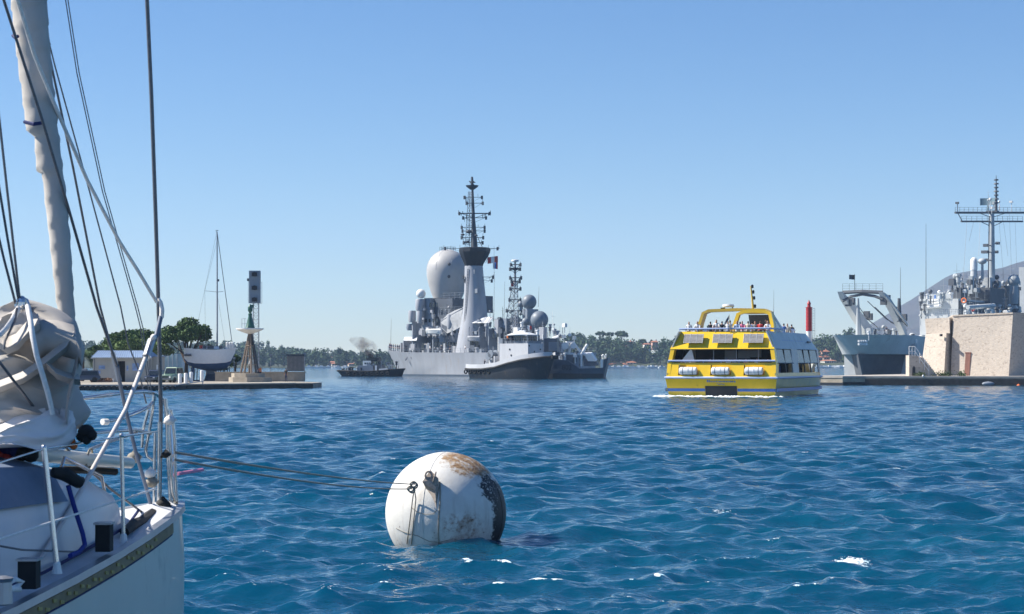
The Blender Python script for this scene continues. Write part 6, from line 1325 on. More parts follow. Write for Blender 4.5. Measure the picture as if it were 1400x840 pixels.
# ------------------------------------------------------------------ stone fort
def stone_mat():
    m = bpy.data.materials.new('fort_stone'); m.use_nodes = True; nt = m.node_tree; N = nt.nodes; L = nt.links; b = N['Principled BSDF']; b.inputs['Roughness'].default_value = .92
    tc = N.new('ShaderNodeTexCoord'); mp = N.new('ShaderNodeMapping'); mp.inputs['Scale'].default_value = (1, 1, 1.7); L.new(tc.outputs['Object'], mp.inputs[0])
    vo = N.new('ShaderNodeTexVoronoi'); vo.inputs['Scale'].default_value = 2.6; vo.inputs['Randomness'].default_value = .8; L.new(mp.outputs[0], vo.inputs['Vector'])
    ve = N.new('ShaderNodeTexVoronoi'); ve.feature = 'DISTANCE_TO_EDGE'; ve.inputs['Scale'].default_value = 2.6; ve.inputs['Randomness'].default_value = .8; L.new(mp.outputs[0], ve.inputs['Vector'])
    no = N.new('ShaderNodeTexNoise'); no.inputs['Scale'].default_value = 3.4; no.inputs['Detail'].default_value = 6; L.new(tc.outputs['Object'], no.inputs['Vector'])
    n2 = N.new('ShaderNodeTexNoise'); n2.inputs['Scale'].default_value = .35; n2.inputs['Detail'].default_value = 3; L.new(tc.outputs['Object'], n2.inputs['Vector'])
    sx = N.new('ShaderNodeSeparateColor'); L.new(vo.outputs['Color'], sx.inputs[0])
    r1 = N.new('ShaderNodeValToRGB'); e = r1.color_ramp.elements; e[0].position = 0; e[0].color = (.33, .27, .22, 1); e[1].position = 1; e[1].color = (.54, .465, .385, 1); q = e.new(.18); q.color = (.46, .39, .32, 1)
    L.new(sx.outputs[0], r1.inputs[0])
    def mix(f, a, c, bt='MIX'):
        n = N.new('ShaderNodeMix'); n.data_type = 'RGBA'; n.blend_type = bt
        if hasattr(f, 'links'): L.new(f, n.inputs[0])
        else: n.inputs[0].default_value = f
        for i, v in ((6, a), (7, c)):
            if hasattr(v, 'links'): L.new(v, n.inputs[i])
            else: n.inputs[i].default_value = tuple(v) + (1,)
        return n.outputs[2]
    rp = N.new('ShaderNodeMapRange'); L.new(no.outputs['Fac'], rp.inputs[0]); rp.inputs[1].default_value = .62; rp.inputs[2].default_value = .70
    col = mix(rp.outputs[0], r1.outputs[0], (.25, .20, .165))
    rm = N.new('ShaderNodeMapRange'); L.new(ve.outputs['Distance'], rm.inputs[0]); rm.inputs[1].default_value = .03; rm.inputs[2].default_value = .10; rm.inputs[3].default_value = 1; rm.inputs[4].default_value = 0
    col = mix(rm.outputs[0], col, (.46, .41, .36))
    rl = N.new('ShaderNodeMapRange'); L.new(n2.outputs['Fac'], rl.inputs[0]); rl.inputs[1].default_value = .35; rl.inputs[2].default_value = .7; rl.inputs[3].default_value = 0; rl.inputs[4].default_value = .35
    col = mix(rl.outputs[0], col, (.50, .44, .37))
    L.new(col, b.inputs['Base Color']); bp = N.new('ShaderNodeBump'); bp.inputs['Strength'].default_value = .6; bp.inputs['Distance'].default_value = .06; L.new(ve.outputs['Distance'], bp.inputs['Height']); L.new(bp.outputs[0], b.inputs['Normal']); return m
M['fort'] = stone_mat()
FYc = 259.0
ft = thing('stone_fort', 'pale rough stone harbour fort with sloping walls and a brown door', 'fort', (P(1343, 0, FYc).x, FYc, MZ))
def fp(px, py, Y): return P(px, py, Y)
# main block: front face turned left, right face in shade
Ya, Yb = 263.0, 257.5
bl, br = fp(1300, 0, Ya), fp(1379, 0, Yb)
bl.z = br.z = MZ - .05
tl, tr = fp(1303, 433, Ya + .9), fp(1385, 429.5, Yb + 1.0)
rb = Vector((br.x + 12, br.y + 13, MZ - .05)); rt = Vector((tr.x + 11.5, tr.y + 13, tr.z))
lb = Vector((bl.x + 3, bl.y + 16, MZ - .05)); ltp = Vector((tl.x + 3, tl.y + 16, tl.z))
b = MB(); b.hexa([bl, br, rb, lb], [tl, tr, rt, ltp]); b.build('main_wall', M['fort'], ft, world=True)
b = MB(); dv = (tr - tl).normalized(); nv = Vector((dv.y, -dv.x, 0)).normalized() * .12
b.hexa([tl + nv, tr + nv, rt + Vector((.15, 0, 0)), ltp], [tl + nv + Vector((0, 0, .22)), tr + nv + Vector((0, 0, .22)), rt + Vector((.15, 0, .22)), ltp + Vector((0, 0, .22))]); b.build('parapet', M['fort'], ft, world=True)
# left block standing forward, with its shaded flank
Yl, Yl2 = 265.8, 262.2
a0, a1 = fp(1260, 0, Yl), fp(1290.5, 0, Yl2); a0.z = a1.z = MZ - .05
t0, t1 = fp(1266, 456.5, Yl + .8), fp(1294, 455.5, Yl2 + .8)
b = MB(); b.hexa([a0, a1, a1 + Vector((1.75, 2.3, 0)), a0 + Vector((2, 10, 0))], [t0, t1, t1 + Vector((1.55, 2.3, 0)), t0 + Vector((2, 9, 0))]); b.build('lower_bastion', M['fort'], ft, world=True)
u0, u1 = fp(1264.5, 436, Yl + 1.0), fp(1298, 434.5, Yl2 + 1.6)
c0, c1 = fp(1266.5, 456, Yl + .85), fp(1298.5, 456, Yl2 + 1.4)
b = MB(); b.hexa([c0, c1, c1 + Vector((1.0, 1.6, 0)), c0 + Vector((2, 9, 0))], [u0, u1, u1 + Vector((.9, 1.6, 0)), u0 + Vector((2, 8.6, 0))]); b.build('upper_bastion', M['fort'], ft, world=True)
# brown door set proud of the wall
def on_wall(px, py):
    s = (px - 1303) / 80.; f = (py - 433) / (512 - 433); return (tl.lerp(tr, s)).lerp(bl.lerp(br, s), f)
d0, d1, d2, d3 = on_wall(1322, 512.5), on_wall(1329, 512.5), on_wall(1329.5, 482), on_wall(1322.5, 482)
nv2 = nv * .6
M['door_brown'] = mat('weathered_brown_door', (.20, .085, .06), .75, var=.3, scale=2, stretch=(1, 1, .2))
b = MB(); b.hexa([d0 + nv2, d1 + nv2, d1 - nv2, d0 - nv2], [d3 + nv2, d2 + nv2, d2 - nv2, d3 - nv2]); dr_ = b.build('door', M['door_brown'], ft, world=True)
b = MB(); e0, e1, e2, e3 = on_wall(1321.2, 482), on_wall(1330.3, 482), on_wall(1329.6, 480.6), on_wall(1322, 480.6); b.hexa([e0 + nv * .9, e1 + nv * .9, e1 - nv, e0 - nv], [e3 + nv * .9, e2 + nv * .9, e2 - nv, e3 - nv]); b.build('door_lintel', M['door_brown'], ft, world=True)
b = MB(); q = fp(1286.5, 458.5, Yl2 + .75); b.box(q.x - .14, q.x + .14, q.y - .4, q.y + .3, q.z - .16, q.z + .16); b.build('loophole', M['black_paint'], ft, world=True)
# staircase against the left block
sc_ = thing('outdoor_staircase', 'stone staircase with white railing against the left end of the fort', 'stairs', (P(1255, 0, 258).x, 258, MZ))
Ys = 257.5
def spt(px, py, dy=0): return P(px, py, Ys) + Vector((0, dy, 0))
b = MB(); b.slab([spt(1243, 515), spt(1262.5, 515), spt(1262.5, 490), spt(1255, 487.5), spt(1252, 486), spt(1243, 486)], (0, 2.2, 0)); b.build('landing_block', M['fort'], sc_, world=True)
n = 11; s0, s1 = spt(1260, 487), spt(1281.5, 514)
for k in range(n):
    x0 = s0.x + (s1.x - s0.x) * k / n; zt = s0.z + (s1.z - s0.z) * k / n; b = MB(); b.box(x0 + .004, x0 + (s1.x - s0.x) / n, Ys + .15, Ys + 1.5, MZ, zt); b.build('step', M['mole_top'] if k % 2 else M['fort'], sc_, world=True)
b = MB(); b.slab([spt(1247, 514.5, -.06), spt(1251, 514.5, -.06), spt(1251.4, 503, -.06), spt(1249.5, 500.5, -.06), spt(1247.5, 503, -.06)], (0, .05, 0)); b.build('low_door', M['black_paint'], sc_, world=True)
b = MB()
for off in (0, 6.5): b.path([spt(1243, 474 + off), spt(1251, 474 + off), spt(1270, 501 + off)], .05, 5)
for px, a, c in ((1243, 474, 487), (1247, 474, 487), (1251, 474, 487), (1257.4, 483, 497), (1263.8, 492, 506), (1270, 501, 514)): b.tube(spt(px, a), spt(px, c), .045, n=5)
b.build('railing', M['white_paint'], sc_, world=True)
rs = np.random.RandomState(9)
for i, (px, w_) in enumerate(((1290, 1.5), (1258, .9), (1315, .8))):
    p = P(px, 0, 256.6); Q = leaf_quads(np.stack([rs.normal(size=240) * w_ * .4, rs.normal(size=240) * .25, np.abs(rs.normal(size=240)) * .28], 1), .13, rs); o = quad_object('weed_tuft', Q, M['far_leaf_b']); o.location = (p.x, p.y, MZ); tag(o, ('dry scrub at the foot of the fort bastion', 'small scrub tuft under the staircase block', 'small scrub tuft left of the brown fort door')[i], 'shrub')
# ------------------------------------------------------------------ landing ship behind the fort
ls_ = Frame(1290, 440, -122.0)
ld = thing('landing_ship', 'grey naval landing ship with derrick arms over its bow, behind the fort', 'landing ship', ls_.o, ls_.a)
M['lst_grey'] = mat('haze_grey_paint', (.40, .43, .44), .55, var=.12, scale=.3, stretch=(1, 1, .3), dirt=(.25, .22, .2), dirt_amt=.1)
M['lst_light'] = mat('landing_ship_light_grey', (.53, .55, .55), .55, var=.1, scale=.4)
M['lst_dark'] = mat('landing_ship_dark_and_shade_grey', (.10, .11, .125), .6, var=.2, scale=.5)  # dark gear paint, also the shade colour on port side and lower bow
# starboard (left in the picture) is v<0, port (right) v>0
ub = ls_.u(1166, 0)
def lpz(py, u, v): return ls_.z(py, u, v)
st = []
for du_, hd, hw, pyd, sh in ((0, 2.2, .1, 458.0, -4.6), (2.2, 4.2, .8, 457.5, -3.6), (5, 6.2, 2.6, 457.2, -1.8), (9, 7.8, 5.2, 457, -.6), (14, 8.8, 7.4, 457.5, 0), (24, 9.4, 9.0, 459, 0), (70, 9.4, 9.2, 462, 0)):
    u = ub - du_; st.append((u, hd, hw, lpz(458, u, 0), sh))
kn = [(q[0], q[1], q[2], q[3], q[4]) for q in st]
zk = lpz(484.5, ub - 6, 3); R = []; b = MB()
for (du_, hd, hk, sh) in ((0, 2.6, .25, -4.6), (2.2, 4.6, 2.0, -4.2), (5, 6.6, 4.4, -3.0), (9, 8.0, 6.6, -1.6), (14, 8.8, 8.2, -.4), (24, 9.4, 9.0, 0), (70, 9.4, 9.2, 0)):
    u = ub - du_; zd = lpz(458 if du_ < 20 else 461, ub, 0); R.append([(u, hd, zd), (u + sh * .5, (hd + hk) / 2, (zd + zk) / 2), (u + sh, hk, zk), (u + sh, -hk, zk), (u + sh * .5, -(hd + hk) / 2, (zd + zk) / 2), (u, -hd, zd)])
b.loft(R); b.build('flared_bow', mat('pale_bow_grey', (.66, .68, .66), .55, var=.12, scale=.3, stretch=(1, 1, .25), dirt=(.5, .47, .43), dirt_amt=.2), ld, smooth=35)  # bow paler than the hull, colour lifted for light on the flare
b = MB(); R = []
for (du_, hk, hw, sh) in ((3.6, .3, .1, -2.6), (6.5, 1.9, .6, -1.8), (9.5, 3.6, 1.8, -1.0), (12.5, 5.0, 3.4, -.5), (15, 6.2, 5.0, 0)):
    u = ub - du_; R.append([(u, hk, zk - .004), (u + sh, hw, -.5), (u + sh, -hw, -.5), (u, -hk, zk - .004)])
b.loft(R); b.build('cutaway_bow', M['lst_dark'], ld, smooth=35)  # lower bow coloured dark for the shade under the flare
b = MB(); R = []
for (du_, hk) in ((15.2, 8.0), (20, 8.7), (30, 9.0), (70, 9.1)): u = ub - du_; R.append([(u, hk, zk - .006), (u, hk, -.8), (u, -hk, -.8), (u, -hk, zk - .006)])
b.loft(R); b.build('hull', M['lst_light'], ld)
b = MB(); rs = random.Random(8)
for k in range(8):
    px, py = 1174 + (k % 4) * 3.0, 466.5 + (k // 4) * 4.2; v = 3.2 + (k % 4) * .35; q = ls_.pt(px, py, v); b.box(q.x - .5, q.x + .5, q.y - .02, q.y + .35, q.z - .25, q.z + .2)
o = b.build('hull_marking', M['white_paint'], ld); o['kind'] = 'stuff'
def Lb(nm, a, b_, pyt, pyb, v0, v1, m_='lst_light'):
    mb = MB(); e = ls_.box(mb, a, b_, pyt, pyb, v0, v1); return mb.build(nm, M[m_], ld), e
# superstructure: pale flat front, port side under a dark slab for its shade
uf = ls_.u(1257.5, -7.0)
def Bx(nm, u0, u1, v0, v1, py0, py1, m_):
    mb = MB(); mb.box(u0, u1, v0, v1, lpz(py1, uf, v0), lpz(py0, uf, v0)); return mb.build(nm, M[m_], ld)
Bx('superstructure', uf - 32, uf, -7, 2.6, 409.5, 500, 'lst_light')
Bx('port_side_shade', uf - 32, uf - .4, 2.603, 3.0, 411, 500, 'lst_dark')  # dark slab painting the shade of the port side
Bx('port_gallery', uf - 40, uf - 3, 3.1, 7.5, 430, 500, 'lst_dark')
Bx('bridge_bulwark', uf - 1.0, uf + .2, -7.2, -1.6, 405.5, 412, 'lst_light')
Lb('bridge_house', 1269, 1284, 402.5, 411, -5, -3, 'lst_light')
Lb('director_block', 1290.5, 1300.5, 400, 424, -1.0, .3, 'lst_light')
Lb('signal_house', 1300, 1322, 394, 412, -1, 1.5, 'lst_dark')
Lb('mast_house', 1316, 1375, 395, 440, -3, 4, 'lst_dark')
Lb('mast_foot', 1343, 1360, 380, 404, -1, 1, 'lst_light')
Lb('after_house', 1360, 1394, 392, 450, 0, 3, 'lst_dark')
Lb('funnel_block', 1393, 1440, 367, 470, -2, 3, 'lst_light')
Lb('missile_launcher', 1324, 1332, 378, 402, -.5, .5, 'lst_grey')
p = ls_.pt(1331.5, 366, -2); b = MB(); b.lathe([(.05, 0), (.9, 0), (.9, 2.2), (.8, 2.7), (.45, 3.1), (.05, 3.2)], p - Vector((0, 0, .6)), 16); b.build('white_gun_dome', M['white_paint'], ld, smooth=40)
b = MB(); b.tube(p - Vector((0, 0, 4.2)), p - Vector((0, 0, .6)), 1.0, .8, 10); b.build('gun_mount', M['lst_light'], ld)
p = ls_.pt(1343, 357.5, 0); b = MB(); b.ball(p, (1.1, 1.1, .8), 14, 8); b.tube(p, p - Vector((0, 0, 4.5)), .3, .4, 8); b.build('dish_antenna', M['lst_grey'], ld, smooth=50)
# window strips, whaleboats, gear
for px, pyt, pyb in ((1275, 446, 451), (1283, 446, 451), (1291, 446, 451)): pass
b = MB(); 
for k, (px0, px1, py) in enumerate(((1268, 1289, 412.5), (1268, 1286, 416.5), (1269, 1288, 420.5))):
    p, q = Vector((uf + .5, -4.9, lpz(py, uf, -5))), Vector((uf + .5, -4.9 + (px1 - px0) / 5.4, lpz(py - 2, uf, -5))); b = MB(); b.tube(p, q, .42, .42, 10); b.build('life_raft', M['white_paint'], ld, smooth=40)
q = Vector((uf + .25, -2.6, lpz(407, uf, -2.6))); b = MB(); b.box(q.x - .05, q.x + .2, q.y - .6, q.y + .6, q.z - .6, q.z + .6); 
o = b.build('blue_emblem_panel', M['ferry_blue'], ld)
for nm, px, py, r, m_ in (('life_ring', 1318, 411, .55, 'orange'), ('life_ring', 1330, 423, .4, 'red'), ('life_ring', 1351, 420, .4, 'red')):
    q = ls_.pt(px, py, 6.5); b = MB(); b.path([q + Vector((.1, r * math.cos(a), r * math.sin(a))) for a in np.linspace(0, 6.28, 11)[:-1]], .16, 6, closed=True); b.build(nm, M[m_], ld)
# gantry on the port side, with a boat in it
for px, a, c in ((1325, 422, 440), (1357, 420, 440)): b = MB(); b.tube(ls_.pt(px, a, 8.5), ls_.pt(px + (1.5 if px > 1340 else 0), c, 8.8), .35, n=6); b.build('gantry_leg', M['lst_light'], ld)
b = MB(); p, q = ls_.pt(1323, 420.5, 8.5), ls_.pt(1359, 418, 8.5); b.tube(p, q, .55, .55, 6); b.build('gantry_beam', M['lst_light'], ld)
p, q = ls_.pt(1327, 434, 9.4), ls_.pt(1352, 433, 9.4); b = MB(); R = []
for k in range(9):
    s = k / 8; c = p.lerp(q, s); w_ = 1.0 * math.sin(math.pi * min(max(s, .07), .93)) ** .6; R.append([(c.x, c.y - w_, c.z + .4), (c.x, c.y - w_ * .6, c.z - .5), (c.x, c.y, c.z - .8), (c.x, c.y + w_ * .6, c.z - .5), (c.x, c.y + w_, c.z + .4), (c.x, c.y, c.z + .8)])
b.loft(R); b.build('ships_boat', M['white_paint'], ld, smooth=40)
guard(ld, [(ls_.u(1284, 7), 7.0, lpz(429, ls_.u(1284, 7), 7)), (ls_.u(1312, 7), 7.0, lpz(429, ls_.u(1312, 7), 7))], h=1, step=1.4)
q0, q1 = ls_.pt(1278, 433, 9.6), ls_.pt(1356, 431, 9.6); guard(ld, [tuple(q0), tuple(q1)], h=1.4, step=2.5, m_=M['lst_light'])
clutter(ls_, ld, 51, 30, 1259, 1312, 407.5, 409.5, -6.5, 2, ['deck_locker', 'search_light', 'antenna', 'vent_cowl'], ['lst_grey', 'lst_light', 'lst_dark', 'white_paint'], .5, 1.6)
clutter(ls_, ld, 58, 24, 1312, 1390, 398, 401, -2, 3.5, ['deck_locker', 'search_light', 'antenna', 'vent_cowl'], ['lst_grey', 'lst_light', 'lst_dark', 'white_paint'], .5, 1.7)
clutter(ls_, ld, 52, 34, 1312, 1395, 424, 430, 3.4, 7.2, ['deck_locker', 'search_light', 'antenna', 'vent_cowl'], ['lst_grey', 'lst_light', 'lst_dark', 'white_paint'], .5, 1.8)
clutter(ls_, ld, 59, 26, 1300, 1345, 386, 400, -2, 1.5, ['deck_locker', 'search_light', 'antenna', 'vent_cowl'], ['lst_grey', 'lst_light', 'lst_dark', 'lst_dark'], .8, 2.2)
clutter(ls_, ld, 60, 22, 1362, 1394, 388, 402, .3, 2.6, ['deck_locker', 'search_light', 'antenna', 'vent_cowl'], ['lst_grey', 'lst_light', 'lst_dark', 'lst_dark'], .8, 2.2)
clutter(ls_, ld, 53, 24, 1320, 1395, 428, 434, 8.2, 9.2, ['deck_locker', 'vent_cowl', 'winch'], ['lst_light', 'lst_dark', 'white_paint', 'lst_grey'], .6, 1.8)
clutter(ls_, ld, 54, 26, 1242, 1262, 462, 482, 3, 9, ['deck_locker', 'vent_cowl', 'winch', 'search_light'], ['white_paint', 'lst_dark', 'lst_grey'], .5, 1.5)
clutter(ls_, ld, 55, 18, 1183, 1236, 456, 458, -3, 4, ['deck_locker', 'vent_cowl', 'winch', 'search_light'], ['white_paint', 'lst_dark', 'lst_grey'], .5, 1.5)
clutter(ls_, ld, 56, 12, 1258, 1270, 414, 440, -7, -4, ['search_light', 'antenna', 'vent_cowl'], ['lst_dark', 'lst_grey'], .5, 1.6)
# derrick arms over the bow
def arm(pairs, nm, v_):
    b = MB(); R = []
    for px, py, w_, d in pairs:
        q = ls_.pt(px, py, v_); R.append([(q.x + d * .5, q.y - w_ / 2, q.z + d * .35), (q.x - d * .5, q.y - w_ / 2, q.z - d * .8), (q.x - d * .5, q.y + w_ / 2, q.z - d * .8), (q.x + d * .5, q.y + w_ / 2, q.z + d * .35)])
    b.loft(R); return b.build(nm, M['lst_light'], ld)
arm(((1150, 402, 1.2, 1.3), (1163, 418, 1.4, 3.0), (1178, 437, 1.5, 4.6), (1194, 460, 1.6, 5.6)), 'derrick_arm', -4.4)
arm(((1206, 402, 1.2, 1.0), (1214, 410, 1.3, 2.2), (1226, 430, 1.4, 4.0), (1240, 462, 1.6, 6.0)), 'derrick_arm', 4.4)
arm(((1208, 402, .5, .5), (1222, 418, .5, .6), (1240, 444, .5, .6)), 'derrick_brace', 5.6)
a, c = ls_.pt(1152, 402, -4.4), ls_.pt(1207, 402, 4.4); b = MB(); b.path([a + Vector((0, 0, .3)), a.lerp(c, .5) + Vector((.3, 0, .5)), c + Vector((0, 0, .3))], .42, 6); b.path([a + Vector((0, 0, -1.6)), a.lerp(c, .2) + Vector((0, 0, -.6)), a.lerp(c, .5) + Vector((0, 0, -.1)), a.lerp(c, .8) + Vector((0, 0, -.5)), c + Vector((0, 0, -1.2))], .32, 6); b.build('crosshead', M['lst_dark'], ld)
guard(ld, [tuple(a + Vector((0, 0, .7))), tuple(c + Vector((0, 0, .7)))], h=1.5, step=1.3, n_w=3, m_=M['lst_dark'])
b = MB(); q = ls_.pt(1174, 458, -1); r_ = ls_.pt(1173, 408, -1); b.tube(q, r_, .75, .22, 8); b.build('ramp_post', M['lst_grey'], ld)
b = MB(); q = ls_.pt(1229.5, 440, 5); r_ = ls_.pt(1229.3, 408, 5); b.tube(q, r_, .55, .35, 7); b.build('kingpost', M['lst_dark'], ld)
for px, py in ((1160, 414), (1165, 412), (1189, 433), (1185, 430), (1208, 412), (1213, 408), (1222, 424), (1236, 434)):
    q = ls_.pt(px, py, -4 if px < 1200 else 4.4); b = MB(); b.box(q.x - .5, q.x + .5, q.y - .6, q.y + .6, q.z - .8, q.z + .7); b.build('sheave_block', M['lst_dark'], ld)
for p0, p1 in (((1186, 412, 0), (1236, 450, 3)), ((1196, 420, 0), (1240, 452, 3)), ((1206, 403, 3), (1240, 446, 6)), ((1165, 412, -4), (1196, 444, -5)), ((1172, 416, -4), (1200, 448, -5))):
    b = MB(); b.path([ls_.pt(*p0), (ls_.pt(*p0) + ls_.pt(*p1)) / 2 + Vector((0, 0, -.8)), ls_.pt(*p1)], .09, 4); b.build('derrick_wire', M['lattice'], ld)
q = ls_.pt(1168.5, 398, 0); fq = ls_.o + ls_.h * q.x + ls_.p * q.y + Vector((0, 0, q.z)); fl = flag('dark flag on a short staff above the derrick crosshead', 'flag', fq + Vector((0, 0, 3.4)), -1.2, 1.0, [M['black_paint'], M['navy_dark']], 0, sag=-.1)
b = MB(); b.tube(q, q + Vector((0, 0, 3.6)), .06, n=5); b.build('flagstaff', M['lattice'], ld)
# hull marking (illegible white figures) near the stem
rs = random.Random(8); mk = 0
for k in range(9):
    px, py = 1174.5 + (k % 5) * 2.6, 466.5 + (k // 5) * 4.0; 
    u = ls_.u(px, 0)
    # place on the hull's starboard-bow surface by following the deck line inward
    pass
# whip aerials and the main mast
for px, a, c, v in ((1266, 412, 306, 2), (1231, 440, 366, 4), (1385, 404, 372, 6), (1300, 408, 395, 3)): whip(ls_, ld, px, a, c, v, .09)
b = MB(); q = ls_.pt(1355.5, 404, 0); r_ = ls_.pt(1356, 292, 0); b.path([q, q.lerp(r_, .5), r_], [.95, .8, .62], 12); mm = b.build('main_mast', M['lst_grey'], ld, smooth=50)
b = MB(); b.tube(ls_.pt(1351, 404, 1), ls_.pt(1352.5, 296, 1), .16, n=6); b.build('mast_pipe', M['lst_dark'], ld)
b = MB(); q = ls_.pt(1362, 292, 0); r_ = ls_.pt(1362, 240, 0); b.path([q, q.lerp(r_, .6), r_], [.38, .25, .06], 7); b.build('topmast', M['lst_dark'], ld)
for k in range(7):
    q = ls_.pt(1362, 246 + k * 5.2, 0); b = MB(); b.lathe([(.05, -.25), (.6 + .1 * (k % 2), -.2), (.6, .1), (.05, .2)], q, 8); b.build('aerial_ring', M['lst_dark'], ld)
YD = Vector((-.53, .85, 0))       # yards lie athwart the ship
def lyard(py, a, c, r, posts, nm='yard'):
    p, q = ls_.pt(a, py, -((c - a) / 2 * .088)), ls_.pt(c, py, ((c - a) / 2 * .088)); b = MB(); b.tube(p, q, r, n=6); b.build(nm, M['lst_dark'], ld)
    b = MB()
    for k in range(posts + 1):
        s = p.lerp(q, k / posts); b.tube(s, s + Vector((0, 0, 1.35)), .05, n=4)
    for h_ in (.7, 1.35): b.tube(p + Vector((0, 0, h_)), q + Vector((0, 0, h_)), .04, n=4)
    b.build('yard_rail', M['lst_dark'], ld)
    return p, q
p, q = lyard(291, 1306, 1406, .3, 17); p2, q2 = lyard(303, 1314, 1398, .24, 12)
for A_2, B_2 in ((p.lerp(q, .3), ls_.pt(1354, 297, 0)), (p.lerp(q, .7), ls_.pt(1358, 297, 0)), (p2.lerp(q2, .3), ls_.pt(1353, 309, 0)), (p2.lerp(q2, .68), ls_.pt(1359, 309, 0)), (p.lerp(q, .03), p2.lerp(q2, .02))):
    b = MB(); b.tube(A_2, B_2, .1, n=4); b.build('yard_brace', M['lst_dark'], ld)
for s, h_ in ((.03, 2.2), (.76, 2.6), (.97, 2.6)):
    a = p.lerp(q, s); b = MB(); b.tube(a, a + Vector((0, 0, h_)), .09, n=5); b.box(a.x - .35, a.x + .35, a.y - .5, a.y + .3, a.z + h_, a.z + h_ + .5); b.build('wind_vane', M['lst_dark'] if s != .76 else M['white_paint'], ld)
b = MB(); a = ls_.pt(1351, 276, -1); R = []
for k in range(9):
    t = -1 + k / 4; R.append([(a.x + 1.0 * t * t * .5, a.y + 2.4 * t * .8, a.z + z) for z in (-.9, .9)] + [(a.x + 1.0 * t * t * .5 + .12, a.y + 2.4 * t * .8, a.z + z) for z in (.9, -.9)])
b.loft(R); b.tube(a - Vector((-.2, 0, 2.4)), a + Vector((.2, 0, -.8)), .25, n=6); b.build('search_radar', mat('radar_blue_grey', (.15, .23, .27), .5), ld)
b = MB(); a = ls_.pt(1357, 289, 0); b.box(a.x - 1, a.x + 1, a.y - 1.4, a.y + 1.4, a.z - .35, a.z + .1); b.build('mast_platform', M['lst_dark'], ld)
clutter(ls_, ld, 57, 12, 1351, 1368, 272, 289, -1, 1, ['antenna', 'search_light', 'deck_locker'], ['lst_dark', 'lst_grey', 'white_paint'], .4, 1.1)
for px, py, w_ in ((1348, 336, 1.0), (1347, 345, 1.4), (1362, 345, .8), (1364, 333, .8), (1349, 356, .8)):
    a = ls_.pt(px, py, 0); b = MB(); b.box(a.x - w_ * .6, a.x + w_ * .6, a.y - w_ * .6, a.y + w_ * .6, a.z - .3, a.z + .4); b.tube(a, ls_.pt(1355.5, py, 0), .14, n=5); b.build('mast_bracket', M['lst_dark'], ld)
for px0, py0, px1, py1 in ((1331, 304, 1325, 330), (1372, 304, 1378, 350), (1388, 304, 1390, 366), (1322, 304, 1316, 395), (1366, 304, 1372, 380), (1340, 304, 1338, 350), (1380, 292, 1384, 400)):
    b = MB(); b.tube(ls_.pt(px0, py0, 2), ls_.pt(px1, py1, 3), .03, n=4); b.build('halyard', M['wire'], ld)
b = MB(); a = ls_.pt(1386, 384, 5); b.ball(a, 1.6, 12, 8); b.path([a + Vector((0, 0, -1)), a + Vector((0, 0, -4)), a + Vector((0, 0, -6))], [1.0, 1.3, 1.0], 10); b.build('exhaust_dome', M['lst_grey'], ld, smooth=50)
for i, (px, v) in enumerate(((1203, 1.0), (1208.5, 2.2), (1212, 3.0))):
    u = ls_.u(px, v); qq = ls_.o + ls_.h * u + ls_.p * v; person(('sailor in white left of two on the landing ship foredeck', 'sailor in white right of centre on the landing ship foredeck', 'sailor in navy by the right derrick arm foot')[i], (qq.x, qq.y, lpz(457.5, u, v)), i * 1.3, 'stand', ('white', 'white', 'navy')[i], 'white', 'dark', 'sailors on the landing ship foredeck')
# ------------------------------------------------------------------ hills, wooded shores, mountains
M['hill_soil'] = mat('wooded_hill_ground', (.05, .065, .035), .95, var=.4, scale=.02)
M['mountain'] = mat('bare_mountain', (.055, .05, .048), .95, var=.35, scale=.01, dirt=(.03, .04, .025), dirt_amt=.5)
def ridge(name, prof, Y0, Y1, Y2, m_, rough, seed, n=90, rows=14, lower=0.0):
    """ground rising from the shore at Y0 to the skyline (photo columns, rows) at Y1 and down to Y2"""
    rs = np.random.RandomState(seed); px = np.linspace(prof[0][0], prof[-1][0], n); py = np.interp(px, [p[0] for p in prof], [p[1] for p in prof]); b = MB(); R = []
    x = (px - 700) * Y1 / F; top = np.maximum(CAMZ - (py - HZ) * Y1 / F - lower, .8)
    rows_ = [(Y0 - 1, None)] + [(Y0 + (Y1 - Y0) * i / rows, i / rows) for i in range(rows + 1)] + [(Y1 + (Y2 - Y1) * i / 5, -i / 5) for i in range(1, 6)]
    hs = []
    for Y, s in rows_:
        row = []
        for k in range(n):
            if s is None: z = -1.5
            elif s >= 0: z = .5 + (top[k] - .5) * (s ** .75) + (rs.normal() * rough if 0 < s < 1 else 0)
            else: z = top[k] * (1 + s * .9) + rs.normal() * rough
            row.append((x[k], Y, z))
        R.append(row)
    b.loft(R, cap=False, close=False); o = b.build(name, m_, smooth=80); tag(o, kind='structure')
    def height(X, Y):
        s = min(1, max(0, (Y - Y0) / (Y1 - Y0))); t = float(np.interp(X, x, top)); return .5 + (t - .5) * s ** .75
    return height, x
mprof = [(1120, 470), (1180, 456), (1197, 447), (1206, 439), (1213, 436), (1219, 441), (1226, 430), (1236, 420), (1246, 413), (1256, 407), (1268, 397), (1280, 388), (1290, 381), (1300, 376), (1312, 373), (1326, 371), (1342, 370), (1356, 369), (1372, 366), (1386, 361), (1400, 357), (1440, 350), (1500, 345), (1560, 352), (1640, 380), (1720, 430), (1800, 470)]
ridge('mountain', mprof, 3000, 3700, 5000, M['mountain'], 3.0, 3, 140, 12)
hl, hx = ridge('hill', [(60, 474), (200, 472), (300, 470), (345, 473.5), (368, 474), (387, 478), (408, 481), (440, 484), (466, 486), (492, 489), (513, 491.5), (540, 495), (580, 499), (640, 500)], 1180, 1700, 2300, M['hill_soil'], .6, 4, lower=7)
